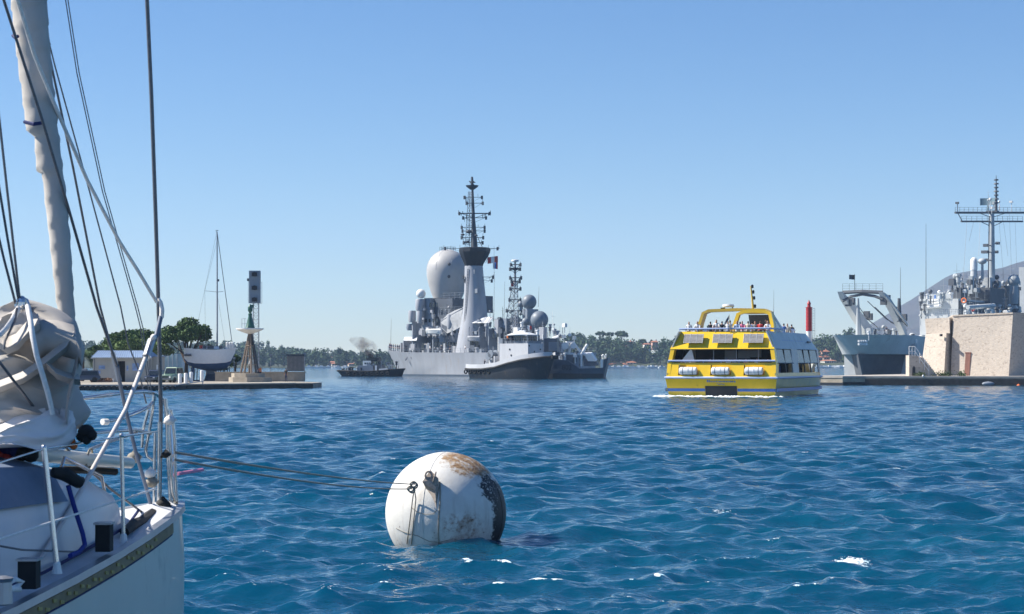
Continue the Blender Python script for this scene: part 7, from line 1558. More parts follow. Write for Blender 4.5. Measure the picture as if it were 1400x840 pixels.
hr, hx2 = ridge('hill', [(700, 495), (745, 478), (780, 464), (792, 462), (811, 466), (830, 465), (850, 468), (865, 470), (880, 466), (899, 470), (912, 470), (925, 462), (950, 456), (990, 458), (1040, 462), (1080, 468), (1113, 468), (1123, 462), (1140, 464), (1151, 457), (1164, 459), (1200, 466), (1240, 474), (1300, 486), (1400, 495)], 1180, 1330, 1700, M['hill_soil'], .5, 5, lower=8)
def wood(name, label, hf, pxr, Y0, Y1, n, seed, hmin, hmax, m_, leaves=90, size=.9, keep=None):
    rs = np.random.RandomState(seed); Qs = []; tb = MB()
    for _ in range(n):
        Y = Y0 + (Y1 - Y0) * rs.rand(); px = pxr[0] + (pxr[1] - pxr[0]) * rs.rand()
        if keep is not None and keep(px, Y, rs): continue
        X = (px - 700) * Y / F; z = hf(X, Y); h = hmin + (hmax - hmin) * rs.rand(); w_ = h * (.38 + .5 * rs.rand()); cl = []
        for _k in range(7):
            a = rs.rand() * 6.28; r = w_ * .32 * rs.rand(); cl.append((X + r * math.cos(a), Y + r * math.sin(a), z + h * (.18 + .72 * rs.rand()), w_ * .26, w_ * .26, h * .15))
        Qs.append(leaf_quads(clump_points(cl, leaves, rs), size, rs))
        tb.tube((X, Y, z - .5), (X, Y, z + h * .6), h * .03, h * .02, 4)
    o = quad_object(name, np.concatenate(Qs), m_); tag(o, label, kind='stuff'); t_ = tb.build(name + '_trunks', M['bark']); tag(t_, 'trunks of the ' + label, kind='stuff')
gl = 'houses on the left hill'; gr = 'houses along the right shore'
Yh = 1190
HOUSES = ((423, 431.5, 489, 490.2, 493, 1560, 'house_pink', 'pink house left of the long cream house on the left hill', gl, 3), (434, 455, 487.6, 488.6, 492.3, 1560, 'house_wall', 'long cream terrace high on the left hill', gl, 6), (449, 466, 494.2, 495.6, 498.3, 1350, 'house_pink', 'wide tiled house low on the left hill, above a white gable', gl, 4), (454, 460, 496.2, 497.5, 502, 1250, 'house_white', 'small white gabled house near the left shore', gl, 2), (472, 477, 494, 495.6, 498, 1400, 'house_pink', 'small pink house right of the wide tiled house', gl, 2), (477, 488, 496.8, 497.6, 500, 1350, 'house_wall', 'cream house nearest the black tug on the left hill', gl, 3), (427, 434, 501, 502, 503.8, 1195, 'house_white', 'tiny white waterfront house right of the striped board', gl, 2), (445, 453, 502, 503, 504, 1195, 'house_wall', 'low waterfront shed on the left shore', gl, 2), (494, 500, 490.2, 491.2, 494, 1560, 'house_wall', 'cream house behind the black tug smoke', gl, 2),
          (835, 858, 496.6, 498.5, 502.5, Yh, 'house_pink', 'long low waterfront house with orange roof right of the workboat', gr, 6), (857, 870, 494, 496, 499, Yh + 6, 'house_wall', 'tiled boathouse joining the long low waterfront house', gr, 3), (881, 890, 469.5, 471, 474, 1300, 'house_white', 'white house among trees below the cypress', gr, 3), (892, 900, 466, 468, 471.5, 1310, 'house_pink', 'pink tiled house on the skyline right of the cypress', gr, 2), (856, 866, 466.4, 467.6, 470.2, 1322, 'house_pink', 'house roof peeping over the trees right of three pines', gr, 2),
          (1111, 1125, 486.5, 488.5, 495, 1215, 'house_pink', 'pink house just right of the light tower foot', gr, 4), (1124, 1134, 478.8, 481, 486, 1240, 'house_pink', 'tall pink house higher up behind the pink one', gr, 3), (1127, 1136, 486.5, 488.6, 493, 1225, 'house_wall', 'cream house with tiled roof below the tall pink house', gr, 3), (1127, 1143.5, 492, 493.6, 499, 1200, 'house_white', 'wide white house with orange roof on the right waterfront', gr, 5), (1166, 1179, 492, 494, 501, 1196, 'house_pink', 'pink waterfront house left of the landing ship stem', gr, 4), (1178, 1196, 489.5, 491.8, 499, 1200, 'house_wall', 'cream house with long orange roof under the landing ship bow', gr, 5), (1172, 1178, 478, 479.5, 483, 1260, 'house_white', 'white house among trees behind the landing ship stem', gr, 2), (1160, 1168, 477, 478.5, 481.5, 1270, 'house_white', 'small white house among trees left of the landing ship stem', gr, 2))
def clear_of_houses(px, Y, rs):
    for q in HOUSES:
        if q[0] - 2.5 < px < q[1] + 2.5 and q[5] - 65 < Y < q[5] + 9: return True
    return False
wood('far_wood', 'hazy woods covering the low hill on the left shore', hl, (40, 560), 1185, 1710, 820, 3, 4, 13, M['far_leaf'], 140, .85, clear_of_houses)
wood('shore_wood', 'dense dark wood on the right shore hill', hr, (745, 1260), 1190, 1335, 680, 5, 5, 15, M['far_leaf'], 110, .85, clear_of_houses)
wood('shore_scrub', 'olive green trees scattered through the right shore wood', hr, (770, 1250), 1183, 1325, 260, 6, 4, 12, M['far_leaf_b'], 110, .8, clear_of_houses)
def far_pine(label, px, pyt, w_px, Y, seed, h, dens=420, ch=None, group=None, leaf='far_leaf', size=.75, name='pine_tree', cat='tree'):
    p = P(px, 0, Y); zt = CAMZ - (pyt - HZ) * Y / F; return pine(label, p.x, Y, zt - h, h, w_px * Y / F, dens, seed, group=group, leaf=leaf, size=size, crown_h=ch or h * .36, name=name, cat=cat, limbs=6)
g_ = 'umbrella pines on the right shore skyline'
far_pine('leftmost of three tall umbrella pines on the shore skyline', 821, 451, 15, 1322, 3, 15, 420, 5.5, g_)
far_pine('smaller middle pine of the three on the shore skyline', 834, 453, 11, 1320, 4, 13.5, 360, 4.6, g_)
far_pine('widest right hand pine of the three on the shore skyline', 849.5, 451, 19, 1318, 6, 15, 560, 6.5, g_)
g2 = 'trees standing out on the right shore skyline'
for i, (px, py, w_, h, l) in enumerate(((787, 457.5, 12, 11, 'rounded tree on the skyline above the workboat reels'), (796, 461, 10, 9, 'low tree on the skyline right of the workboat reels'), (878, 461, 15, 11, 'broad dark tree midway between the three pines and the ferry'), (890, 461, 3.2, 10, 'thin dark cypress right of the broad tree'), (915, 464, 11, 10, 'rounded tree close to the left edge of the ferry'), (925, 458, 9, 11, 'taller tree touching the ferry upper left edge'), (1120, 459, 10, 11, 'rounded tree just right of the red and white tower'), (1126, 457, 7, 12, 'tall narrow tree second from the light tower'), (1140, 461, 9, 10, 'tree midway between light tower and landing ship'), (1151.5, 452, 13, 14, 'tall dense tree left of the landing ship bow'), (1163, 455, 11, 13, 'dark tree half hidden by the landing ship bow'), (805, 463, 12, 10, 'flat topped tree left of the three pines'), (866, 467, 10, 9, 'small tree just right of the three pines'))):
    far_pine(l, px, py, w_, 1316, 20 + i, h, 520, h * .72, g2, leaf='far_leaf' if i % 3 else 'far_leaf_b', name='cypress' if w_ < 4 else 'broad_tree')
far_pine('lone round tree on the left hill skyline above the striped board', 422, 478.5, 9, 1690, 61, 11, 380, 8, 'trees on the left hill skyline', name='broad_tree'); far_pine('tree bump on the left hill skyline beside the beacon', 368, 472, 8, 1690, 62, 10, 340, 7, 'trees on the left hill skyline', name='broad_tree')
# houses ---------------------------------------------------------------
M['roof_tile'] = mat('orange_roof_tiles', (.42, .17, .095), .85, var=.3, scale=.8); M['house_wall'] = mat('cream_house_wall', (.55, .45, .37), .85, var=.15, scale=.3); M['house_pink'] = mat('pink_house_wall', (.55, .36, .29), .85, var=.15, scale=.3); M['house_white'] = mat('white_house_wall', (.68, .66, .62), .8, var=.1, scale=.3)
def house(label, px0, px1, pyr, pye, pyb, Y, wall='house_wall', group=None, nwin=4, rz=0.0):
    s = Y / F; a, c = P(px0, pyb, Y), P(px1, pyb, Y); W_ = c.x - a.x; zb, ze, zr = a.z, CAMZ - (pye - HZ) * s, CAMZ - (pyr - HZ) * s; D_ = min(W_, 9.0)
    t = thing('house', label, 'house', ((a.x + c.x) / 2, Y, zb), rz, group); h = ze - zb; b = MB(); b.box(-W_ / 2, W_ / 2, 0, D_, -4, h); wl_ = b.build('wall', M[wall], t)
    b = MB(); e = .5; b.hexa([(-W_ / 2 - e, -e, h + .003), (W_ / 2 + e, -e, h + .003), (W_ / 2 + e, D_ + e, h + .003), (-W_ / 2 - e, D_ + e, h + .003)], [(-W_ / 2 + D_ * .2, D_ * .45, h + zr - ze), (W_ / 2 - D_ * .2, D_ * .45, h + zr - ze), (W_ / 2 - D_ * .2, D_ * .55, h + zr - ze), (-W_ / 2 + D_ * .2, D_ * .55, h + zr - ze)]); r_ = b.build('roof', M['roof_tile'], t)
    b = MB(); b.box(W_ * .2, W_ * .2 + .8, D_ * .5, D_ * .5 + .7, h + .3, h + zr - ze + .9); b.build('chimney', M[wall], r_)
    for k in range(nwin):
        x = -W_ / 2 + W_ * (k + .5) / nwin; b = MB(); b.box(x - .5, x + .5, -.06, -.005, h * .35, min(h * .35 + 1.5, h - .3)); wd = b.build('window', M['window'], t); b = MB(); b.box(x - .62, x + .62, -.12, -.005, h * .35 - .14, h * .35 - .005); b.build('sill', M['house_white'], wd)
    return t
for a in HOUSES:
    house(a[7], a[0], a[1], a[2], a[3], a[4], a[5], a[6], a[8], a[9], rz=.25 if a[8] == gl else .2)
# small moored boats along the far shore
rs = random.Random(6); places = []
def far_boat(label, px, Y, L_, group, sail=False):
    p = P(px, 0, Y); t = thing('moored_boat', label, 'boat', (p.x, Y, 0), rs.uniform(-.5, .5), group); b = MB(); R = []
    for s, w_, zz in ((-.5, .6, .9), (-.3, .9, .9), (.2, .9, 1.0), (.5, .06, 1.25)): R.append([(s * L_, -w_, zz), (s * L_ * .94, -w_ * .7, -.3), (s * L_ * .94, w_ * .7, -.3), (s * L_, w_, zz)])
    b.loft(R); b.build('hull', M['white_paint'], t); b = MB(); b.hexa([(-.3 * L_, -.6, .95), (.12 * L_, -.55, .95), (.12 * L_, .55, .95), (-.3 * L_, .6, .95)], [(-.26 * L_, -.5, 1.75), (.02 * L_, -.45, 1.75), (.02 * L_, .45, 1.75), (-.26 * L_, .5, 1.75)]); b.build('cabin', M['white_paint'] if rs.random() < .6 else M['navy_light'], t)
    if sail: b = MB(); b.tube((0, 0, .9), (0, 0, 9), .1, .06, 5); b.build('mast', M['steel'], t)
for i in range(15): far_boat('small white boat, ' + ORD[i] + ' from left in the right marina by the landing ship', 1119 + i * 5.4 + rs.uniform(-1, 1), 1172 - 30 * rs.random(), rs.uniform(4.5, 7.5), 'boats in the right marina', False)
for i in range(12): far_boat('small white boat, ' + ORD[i] + ' from left off the right shore before the ferry', 834 + i * 6.6 + rs.uniform(-2, 2), 1168 - 60 * rs.random(), rs.uniform(4, 6.5), 'boats off the right shore')
for i in range(7): far_boat('small white boat, ' + ORD[i] + ' from left off the shore behind the black tug', 425 + i * 8 + rs.uniform(-2, 2), 1165 - 50 * rs.random(), rs.uniform(4, 6), 'boats off the left shore')
# ------------------------------------------------------------------ foreground sailing yacht (bow only in view)
TH = math.radians(23); HD = Vector((math.sin(TH), math.cos(TH), 0)); NS = Vector((math.cos(TH), -math.sin(TH), 0))   # heading, starboard
BW = P(240, 690, 13.0)
sy = thing('sailboat', 'large white sailing yacht with bundled sails, its bow filling the left edge', 'sailboat', (BW.x, BW.y, 0))
M['gel'] = mat('aged_white_gelcoat', (.72, .68, .57), .3, var=.10, scale=.8, stretch=(1, 1, .5), dirt=(.42, .39, .32), dirt_amt=.12, coat=.3)
M['deck_white'] = mat('deck_gelcoat', (.66, .66, .66), .55, var=.1, scale=2, bump=.15, bscale=60)
M['sailcloth'] = mat('grey_white_sailcloth', (.46, .425, .385), .85, var=.10, scale=1.6, bump=.8, bscale=9)
M['sail_white'] = mat('bright_sailcloth', (.72, .69, .67), .85, var=.1, scale=2, bump=.5, bscale=6)
M['furled'] = mat('furled_sail_cover', (.52, .48, .43), .85, var=.16, scale=2.2, stretch=(1, 1, .6), bump=.45, bscale=14)
M['tape_blue'] = mat('navy_tie', (.02, .03, .12), .8)
M['alu'] = mat('grey_spar_aluminium', (.42, .43, .45), .38, metal=.7, var=.12, scale=6)
M['slate'] = mat('slate_sleeve', (.16, .19, .25), .6)
M['gold'] = mat('gold_cove_stripe', (.42, .33, .10), .5, var=.4, scale=25)
def sp_(s, v, z):   # s aft of the stem, v to starboard
    q = Vector((BW.x, BW.y, 0)) - HD * s + NS * v; return Vector((q.x, q.y, z))
S_ = [0, .12, .35, .7, 1.2, 1.8, 2.5, 3.3, 4.2, 5.2, 6.4, 8.0]
def hb(s): return float(np.interp(s, [0, .12, .35, .7, 1.2, 1.8, 2.5, 3.3, 4.2, 5.2, 6.4, 8.0], [.05, .13, .24, .38, .56, .76, .97, 1.19, 1.40, 1.58, 1.72, 1.82]))
def hz_(s): return 2.0 - .098 * s + .004 * s * s
b = MB(); R = []
for s in S_:
    w_, z = hb(s), hz_(s); R.append([sp_(s + .0, w_, z), sp_(s - .02, w_ * 1.005 + .01, z * .82), sp_(s - .03 + .02 * s, w_ * .97, z * .55), sp_(s + .05 + .06 * s, w_ * .82, .12), sp_(s + .25 + .1 * s, w_ * .45, -.5), sp_(s + .25 + .1 * s, -w_ * .45, -.5), sp_(s + .05 + .06 * s, -w_ * .82, .12), sp_(s - .03 + .02 * s, -w_ * .97, z * .55), sp_(s - .02, -w_ * 1.005 - .01, z * .82), sp_(s, -w_, z)])
b.loft(R); b.build('hull', M['gel'], sy, world=True, smooth=50)
b = MB(); R = []
for s in S_[1:]: R.append([sp_(s, hb(s) - .02, hz_(s) + .004), sp_(s, 0, hz_(s) + .05), sp_(s, -hb(s) + .02, hz_(s) + .004), sp_(s, -hb(s) + .02, hz_(s) - .03), sp_(s, hb(s) - .02, hz_(s) - .03)])
b.loft(R); b.build('deck', M['deck_white'], sy, world=True, smooth=40)
b = MB()
for sg in (1, -1):
    R = []
    for s in S_: w_, z = hb(s), hz_(s); R.append([sp_(s, sg * (w_ + .03), z - .02), sp_(s, sg * (w_ + .025), z + .022), sp_(s, sg * (w_ - .03), z + .026), sp_(s, sg * (w_ - .03), z - .02)])
    b.loft(R)
b.build('toe_rail', M['alu'], sy, world=True, smooth=40)
def wire(pts, r, nm, m_='wire', n=6):
    b = MB(); b.path(pts, r, n); return b.build(nm, M[m_], sy, world=True, smooth=60)
# two cove bands under the rail: brown band and gold scroll of short dashes
b = MB(); R = []
SS = [.55 + .18 * k for k in range(34)]
for s in SS: w_, z = hb(s), hz_(s); R.append([sp_(s, w_ + .012, z - .022), sp_(s, w_ + .026, z - .026), sp_(s, w_ + .028, z - .092), sp_(s, w_ + .012, z - .097)])
b.loft(R); b.build('cove_band', mat('brown_cove_band', (.25, .19, .10), .6, var=.35, scale=6), sy, world=True)
b = MB(); rs = random.Random(3)
for k in range(46):
    s = 1.0 + .1 * k; w_, z = hb(s), hz_(s); w2 = hb(s + .05); zz = z - .04 - .024 * (k % 2) - .012 * rs.random()
    b.hexa([sp_(s, w_ + .027, zz - .018), sp_(s, w_ + .034, zz - .018), sp_(s + .05, w2 + .034, zz - .012), sp_(s + .05, w2 + .027, zz - .012)], [sp_(s, w_ + .027, zz), sp_(s, w_ + .034, zz), sp_(s + .05, w2 + .034, zz + .008), sp_(s + .05, w2 + .027, zz + .008)])
o = b.build('gold_scroll', M['gold'], sy, world=True); o['kind'] = 'stuff'
b = MB(); R = []
for s in SS: w_, z = hb(s), hz_(s); R.append([sp_(s, w_ + .012, z - .098), sp_(s, w_ + .02, z - .1), sp_(s, w_ + .02, z - .108), sp_(s, w_ + .012, z - .112)])
b.loft(R); b.build('cove_line', M['tape_blue'], sy, world=True)
# coachroof
b = MB(); R = []
for s, w_, h in ((.75, .06, .05), (1.05, .28, .22), (1.6, .50, .44), (2.3, .70, .60), (3.2, .86, .72), (4.4, .98, .80), (5.6, 1.06, .84), (7.5, 1.1, .88)):
    z = hz_(s) + .03; R.append([sp_(s, w_, z), sp_(s, w_ * .93, z + h * .55), sp_(s, w_ * .74, z + h * .93), sp_(s, w_ * .4, z + h * 1.03), sp_(s, 0, z + h * 1.06), sp_(s, -w_ * .4, z + h * 1.03), sp_(s, -w_ * .74, z + h * .93), sp_(s, -w_ * .93, z + h * .55), sp_(s, -w_, z)])
b.loft(R); cr_ = b.build('coachroof', mat('coachroof_gelcoat', (.60, .60, .61), .4, var=.08, scale=2, coat=.2), sy, world=True, smooth=45)
b = MB(); a, c = P(96, 650, 11.0), P(150, 632, 11.6)
# dark blue cover on the after coachroof, its colour standing for the sail's shade, portlight and grab rail
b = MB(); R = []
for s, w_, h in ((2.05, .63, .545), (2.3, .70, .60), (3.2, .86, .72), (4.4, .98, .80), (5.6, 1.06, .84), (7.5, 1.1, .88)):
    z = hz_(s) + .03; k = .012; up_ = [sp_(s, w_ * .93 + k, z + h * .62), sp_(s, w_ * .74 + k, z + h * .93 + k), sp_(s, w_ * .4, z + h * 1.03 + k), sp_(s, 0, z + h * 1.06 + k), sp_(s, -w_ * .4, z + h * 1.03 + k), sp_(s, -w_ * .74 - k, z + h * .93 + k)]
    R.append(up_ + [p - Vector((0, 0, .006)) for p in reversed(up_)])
b.loft(R); b.build('sail_shade_cover', mat('shade_blue_cover', (.16, .21, .30), .85, var=.2, scale=3, bump=.4, bscale=18), sy, world=True, smooth=40)
wire([sp_(1.15, .22, hz_(1.15) + .26), sp_(1.3, .30, hz_(1.3) + .40), sp_(1.9, .46, hz_(1.9) + .60), sp_(2.0, .5, hz_(2.0) + .52)], .011, 'grab_rail', 'steel')
wire([sp_(.6, .10, hz_(.6) + .06), sp_(1.1, .36, hz_(1.1) + .05), sp_(1.9, .62, hz_(1.9) + .05), sp_(2.6, .84, hz_(2.6) + .05), sp_(3.4, 1.0, hz_(3.4) + .05)], .010, 'blue_deck_line', 'tape_blue')
# hatch cover and dark vent on the coachroof
b = MB(); q = [sp_(2.0, -.28, hz_(2.0) + .60), sp_(2.0, .20, hz_(2.0) + .60), sp_(2.55, .26, hz_(2.55) + .71), sp_(2.55, -.34, hz_(2.55) + .71)]; b.slab(q, (0, 0, .06)); b.build('hatch', M['window'], sy, world=True)
b = MB(); b.path([P(72, 646, 10.6), P(88, 648, 10.65), P(108, 660, 10.75), P(112, 656, 10.8)], [.03, .042, .036, .02], 9); b.build('black_nozzle', M['rubber'], sy, world=True, smooth=60)
b = MB(); b.path([P(93, 664, 10.7), P(98, 682, 10.72), P(105, 705, 10.75), P(113, 730, 10.75), P(116, 745, 10.72), P(108, 755, 10.6), P(96, 760, 10.4)], .0145, 7); b.build('blue_strap', mat('blue_webbing', (.012, .03, .22), .8), sy, world=True, smooth=60)
# two black chocks on the starboard rail, with brackets and a bit of white rope
for px0, px1, py0, py1, Y in ((24, 49, 768, 806, 9.75), (130, 150, 718, 755, 10.9)):
    p, q = P(px0, py1, Y), P(px1, py0, Y); b = MB(); b.hexa([p, Vector((q.x, p.y, p.z)), Vector((q.x, p.y + .10, p.z)), Vector((p.x, p.y + .10, p.z))], [Vector((p.x, p.y, q.z)), Vector((q.x, p.y, q.z)), Vector((q.x, p.y + .10, q.z)), Vector((p.x, p.y + .10, q.z))]); ck = b.build('black_chock', M['rubber'], sy, world=True)
    b = MB(); b.box(p.x - .01, q.x + .008, p.y - .006, p.y + .11, q.z + .001, q.z + .012); b.build('chock_rim', M['alu'], ck); bpy.data.objects[ck.name]
    ck.children[0].location = (-BW.x, -BW.y, 0)
b = MB(); b.path([P(8, 800, 9.5), P(20, 792, 9.5), P(30, 796, 9.6), P(22, 803, 9.5), P(10, 806, 9.45), P(28, 806, 9.5)], .016, 6); b.build('rope_coil', M['rope_white'], sy, world=True, smooth=60)
b = MB(); b.lathe([(.02, 0), (.05, .01), (.045, .12), (.055, .14), (.02, .15)], P(4, 828, 9.3), 10); b.build('cleat_post', M['alu'], sy, world=True)
# stanchions and lifelines
stan = []
for px0, py0, px1, py1, Y in ((60, 612, 78, 777, 10.25), (166, 596, 169, 738, 11.45)):
    a, c = P(px0, py0, Y), P(px1, py1, Y); b = MB(); b.tube(a, c, (.0165 if px0 < 100 else .0125), n=9); so = b.build('stanchion', M['steel'], sy, world=True, smooth=60)
    b = MB(); b.lathe([(.012, 0), (.03, .0), (.026, .02), (.019, .06), (.012, .07)], (c.x, c.y, c.z - .03), 10); b.build('stanchion_base', M['white_paint'], so).location = (-BW.x, -BW.y, 0)
    b = MB(); b.ball((a.x, a.y, a.z), .017, 8, 6); b.build('stanchion_cap', M['steel'], so).location = (-BW.x, -BW.y, 0)
    stan.append((a, c))
wire([P(-40, 645, 9.4), P(60, 614, 10.25), P(166, 597, 11.45), P(216, 590, 12.75)], .006, 'lifeline', 'steel')
wire([P(-40, 748, 9.4), P(0, 737, 9.7), P(71, 714, 10.25), P(167, 683, 11.45), P(214, 668, 12.75)], .0065, 'lifeline', 'rope_white')
wire([P(-10, 745, 9.9), P(30, 752, 10.0), P(110, 755, 10.6)], .006, 'jackline', 'wire')
# pulpit: port rails, bow legs
pts = [P(112, 545, 12.3), P(135, 542, 12.35), P(165, 538, 12.5), P(196, 535.5, 12.75), P(212, 538, 12.95), P(222, 545, 13.1), P(229, 560, 13.15), P(233, 585, 13.15), P(236, 640, 13.1), P(239, 690, 13.05)]
wire(pts, .0135, 'pulpit_rail', 'steel', 10)
wire([P(141, 577, 12.35), P(165, 573, 12.5), P(190, 563, 12.7), P(204, 556, 12.85), P(212, 545, 12.95)], .0125, 'pulpit_rail', 'steel', 10)
wire([P(126, 592.5, 12.35), P(160, 589.5, 12.55), P(185, 588, 12.75), P(206, 593, 12.9)], .0115, 'pulpit_rail', 'steel', 10)
wire([P(124, 614, 12.3), P(150, 604, 12.5), P(180, 594, 12.75), P(192, 588, 12.85)], .0105, 'pulpit_rail', 'alu', 8)
b = MB(); b.tube(P(140, 577, 12.34), P(147, 577, 12.38), .022, n=8); b.build('rail_end', M['rope_white'], sy, world=True)
for pp in (((211, 540), (206, 580), (199, 615), (201, 624), (210, 630)), ((203, 560), (195, 590), (194, 612)), ((218, 577), (217.5, 640), (216, 694)), ((212, 592), (211, 640), (210, 690)), ((226, 545), (230, 600), (236, 672), (241, 690)), ((234, 560), (239, 600), (240, 650), (242, 688)), ((228, 560), (229, 620), (233, 686))):
    wire([P(x, y, 12.9 + .02 * i) for i, (x, y) in enumerate(pp)], .0145 if pp[0][0] in (218, 226) else .0115, 'pulpit_leg', 'steel', 9)
# bow fittings: roller, anchor, windlass, folded bits
for px, py, r, m_ in ((228, 700, .06, 'rubber'), (214, 702, .05, 'alu'), (222, 690, .05, 'rubber'), (207, 660, .045, 'rope'), (205, 648, .04, 'rope_white'), (183, 626, .05, 'rope'), (232, 575, .04, 'rope_white'), (226, 622, .03, 'rubber')):
    b = MB(); q = P(px, py, 12.8); b.ball(q, (r, r * 1.3, r * .8), 10, 7); b.path([q + Vector((-r, 0, -.02)), q + Vector((0, .03, r)), q + Vector((r, 0, 0))], .012, 6); b.build('deck_fitting', M[m_], sy, world=True, smooth=50)
b = MB(); a = P(205, 720, 12.3); b.path([P(170, 728, 11.6), P(185, 716, 12.0), P(198, 712, 12.3), P(208, 705, 12.6)], [.03, .035, .04, .05], 8); b.path([P(196, 716, 12.3), P(206, 709, 12.5), P(216, 706, 12.7)], .03, 7); b.build('anchor_chain', M['rubber'], sy, world=True)
b = MB(); b.hexa([P(219, 716, 12.7), P(238, 700, 12.95), P(240, 700, 13.15), P(222, 714, 13.0)], [P(219, 706, 12.7), P(238, 689, 12.95), P(240, 689, 13.15), P(222, 704, 13.0)]); b.build('bow_roller', M['alu'], sy, world=True)
b = MB(); b.tube(P(243, 648, 13.05), P(277, 642.5, 13.4), .013, n=8); b.build('pink_pole', mat('pink_plastic', (.8, .28, .42), .5), sy, world=True)
# white pole lying on deck
b = MB(); b.path([P(30, 620, 10.9), P(70, 623, 11.2), P(120, 628, 11.6), P(178, 633, 12.1)], [.042, .046, .044, .038], 12); wp = b.build('white_spar', M['gel'], sy, world=True, smooth=60)
b = MB(); q = P(122, 628, 11.6); b.path([q + Vector((.01 * math.sin(a), .07 * math.cos(a), .066 * math.sin(a))) for a in np.linspace(0, 6.28, 13)[:-1]], .008, 5, closed=True); b.build('spar_lashing', M['rope'], wp).location = (-BW.x, -BW.y, 0)
b = MB(); b.path([P(85, 642, 11.4), P(130, 643, 11.8), P(158, 645, 12.0)], .025, 6); b.build('handrail', M['rubber'], sy, world=True)
for px, py, r, m_ in ((8, 597, .05, 'orange'), (12, 610, .07, 'tape_blue'), (32, 617, .07, 'rubber'), (2, 622, .05, 'red'), (96, 605, .035, 'orange'), (118, 590, .05, 'rubber'), (113, 597, .04, 'rubber')):
    b = MB(); q = P(px, py, 10.8); b.ball(q, (r, r, r * .85), 9, 6); b.ball(q + Vector((r * .7, -.02, -.02)), r * .7, 8, 5); b.build('bundle_bag', M[m_], sy, world=True, smooth=60)
wire([P(38, 606, 10.9), P(48, 602, 10.9), P(60, 603, 10.95), P(70, 611, 11.0), P(66, 604, 11)], .014, 'red_sheet', 'red')
# bundled sail hung from its stay: lumpy folds
def lumpy(name, prof, Y, m_, seed, folds, depth=.3, n=44, rip=.045):
    """prof: rows of (row, left col, right col); a bulging bag with diagonal folds"""
    rs = np.random.RandomState(seed); ph = rs.rand(6) * 6.28; b = MB(); R = []; rows = len(prof)
    ys = np.linspace(prof[0][0], prof[-1][0], 34)
    for i, py in enumerate(ys):
        a = np.interp(py, [p[0] for p in prof], [p[1] for p in prof]); c = np.interp(py, [p[0] for p in prof], [p[2] for p in prof])
        A, Bq = P(a, py, Y), P(c, py, Y); mid = (A + Bq) / 2; hw_ = (Bq.x - A.x) / 2; dp = min(depth, hw_ * .9); ring = []
        for k in range(n):
            t = 2 * math.pi * k / n; x = math.cos(t); y = math.sin(t); w_ = 0
            for f, (fx, fy, am) in enumerate(folds): 
                q = math.sin(fx * t + fy * i / 34 * 6.28 + ph[f]); w_ += am * (1 - 2 * abs(q) ** .45)
            k2 = 1 + w_ * (1 if i not in (0, 33) else .3) * abs(y) ** .5; ring.append(mid + Vector((hw_ * x * (1 + .25 * w_), dp * y * k2 + rip * math.sin(9 * t + i * .6) * .3 - rip * 1.5 * w_, rip * math.sin(4 * t + ph[5]) * .8)))
        R.append(ring)
    b.loft(R); return b.build(name, M[m_], sy, world=True, smooth=75)
lumpy('bagged_sail', ((417, 24, 36), (424, 10, 62), (434, -18, 88), (446, -40, 104), (458, -48, 110), (478, -58, 113), (496, -60, 117), (512, -62, 112), (530, -66, 108), (548, -70, 113), (562, -74, 122), (572, -74, 125), (582, -60, 118)), 11.0, 'sailcloth', 4, ((2, 1.1, .05), (3, -1.7, .045), (1, 2.6, .10), (1, -4.2, .05)), .34)
# crossing fold of cloth, shade pockets: separate draped flap over the bag
b = MB(); R = []
for k, (px, py, d) in enumerate(((44, 447, 0), (58, 440, .05), (78, 441, .05), (100, 447, .03), (107, 458, 0))):
    R.append([P(px, py - 3, 10.66 + d), P(px + 4, py + 20, 10.58 + d), P(px + 5, py + 42, 10.66 + d), P(px + 6, py + 46, 10.72 + d), P(px + 3, py + 20, 10.72 + d), P(px, py, 10.75 + d)])
b.loft(R); b.build('sail_flap', M['sailcloth'], sy, world=True, smooth=80)
b = MB(); R = []
for k, (px, py, d) in enumerate(((-6, 470, .0), (8, 480, -.02), (22, 474, -.03), (38, 456, -.02), (52, 446, .02))):
    R.append([P(px, py - 18, 10.7 + d), P(px + 2, py - 4, 10.56 + d), P(px + 3, py + 4, 10.6 + d), P(px + 3, py + 5, 10.7 + d), P(px, py - 4, 10.72 + d)])
b.loft(R); b.build('sail_flap', M['sailcloth'], sy, world=True, smooth=80)
lumpy('folded_sail', ((563, 62, 84), (568, 40, 100), (574, 20, 101), (582, -10, 103), (592, -40, 104), (602, -60, 105), (610, -60, 100)), 10.75, 'sail_white', 9, ((2, 1.3, .06), (4, -1.1, .04), (3, .7, .05)), .26, rip=.03)
for q_ in (((100, 452), (88, 470), (60, 492), (30, 512), (-6, 526)), ((108, 470), (104, 496), (98, 520), (92, 548), (90, 572)), ((62, 492), (76, 506), (92, 512), (108, 514))):
    n_ = len(q_); b = MB(); R = []
    for k_, (x_, y_) in enumerate(q_):
        d_ = 10.63 + .12 * max(0, (x_ - 60) / 60.0) ** 2; R.append([P(x_ - 1.2, y_ - 3, d_), P(x_ + 1.5, y_ + 5, d_ - .05), P(x_ + 2.5, y_ + 12, d_ + .02), P(x_ + 2, y_ + 13, d_ + .1), P(x_, y_, d_ + .12)])
    b.loft(R); b.build('cloth_fold', M['sailcloth'], sy, world=True, smooth=80)
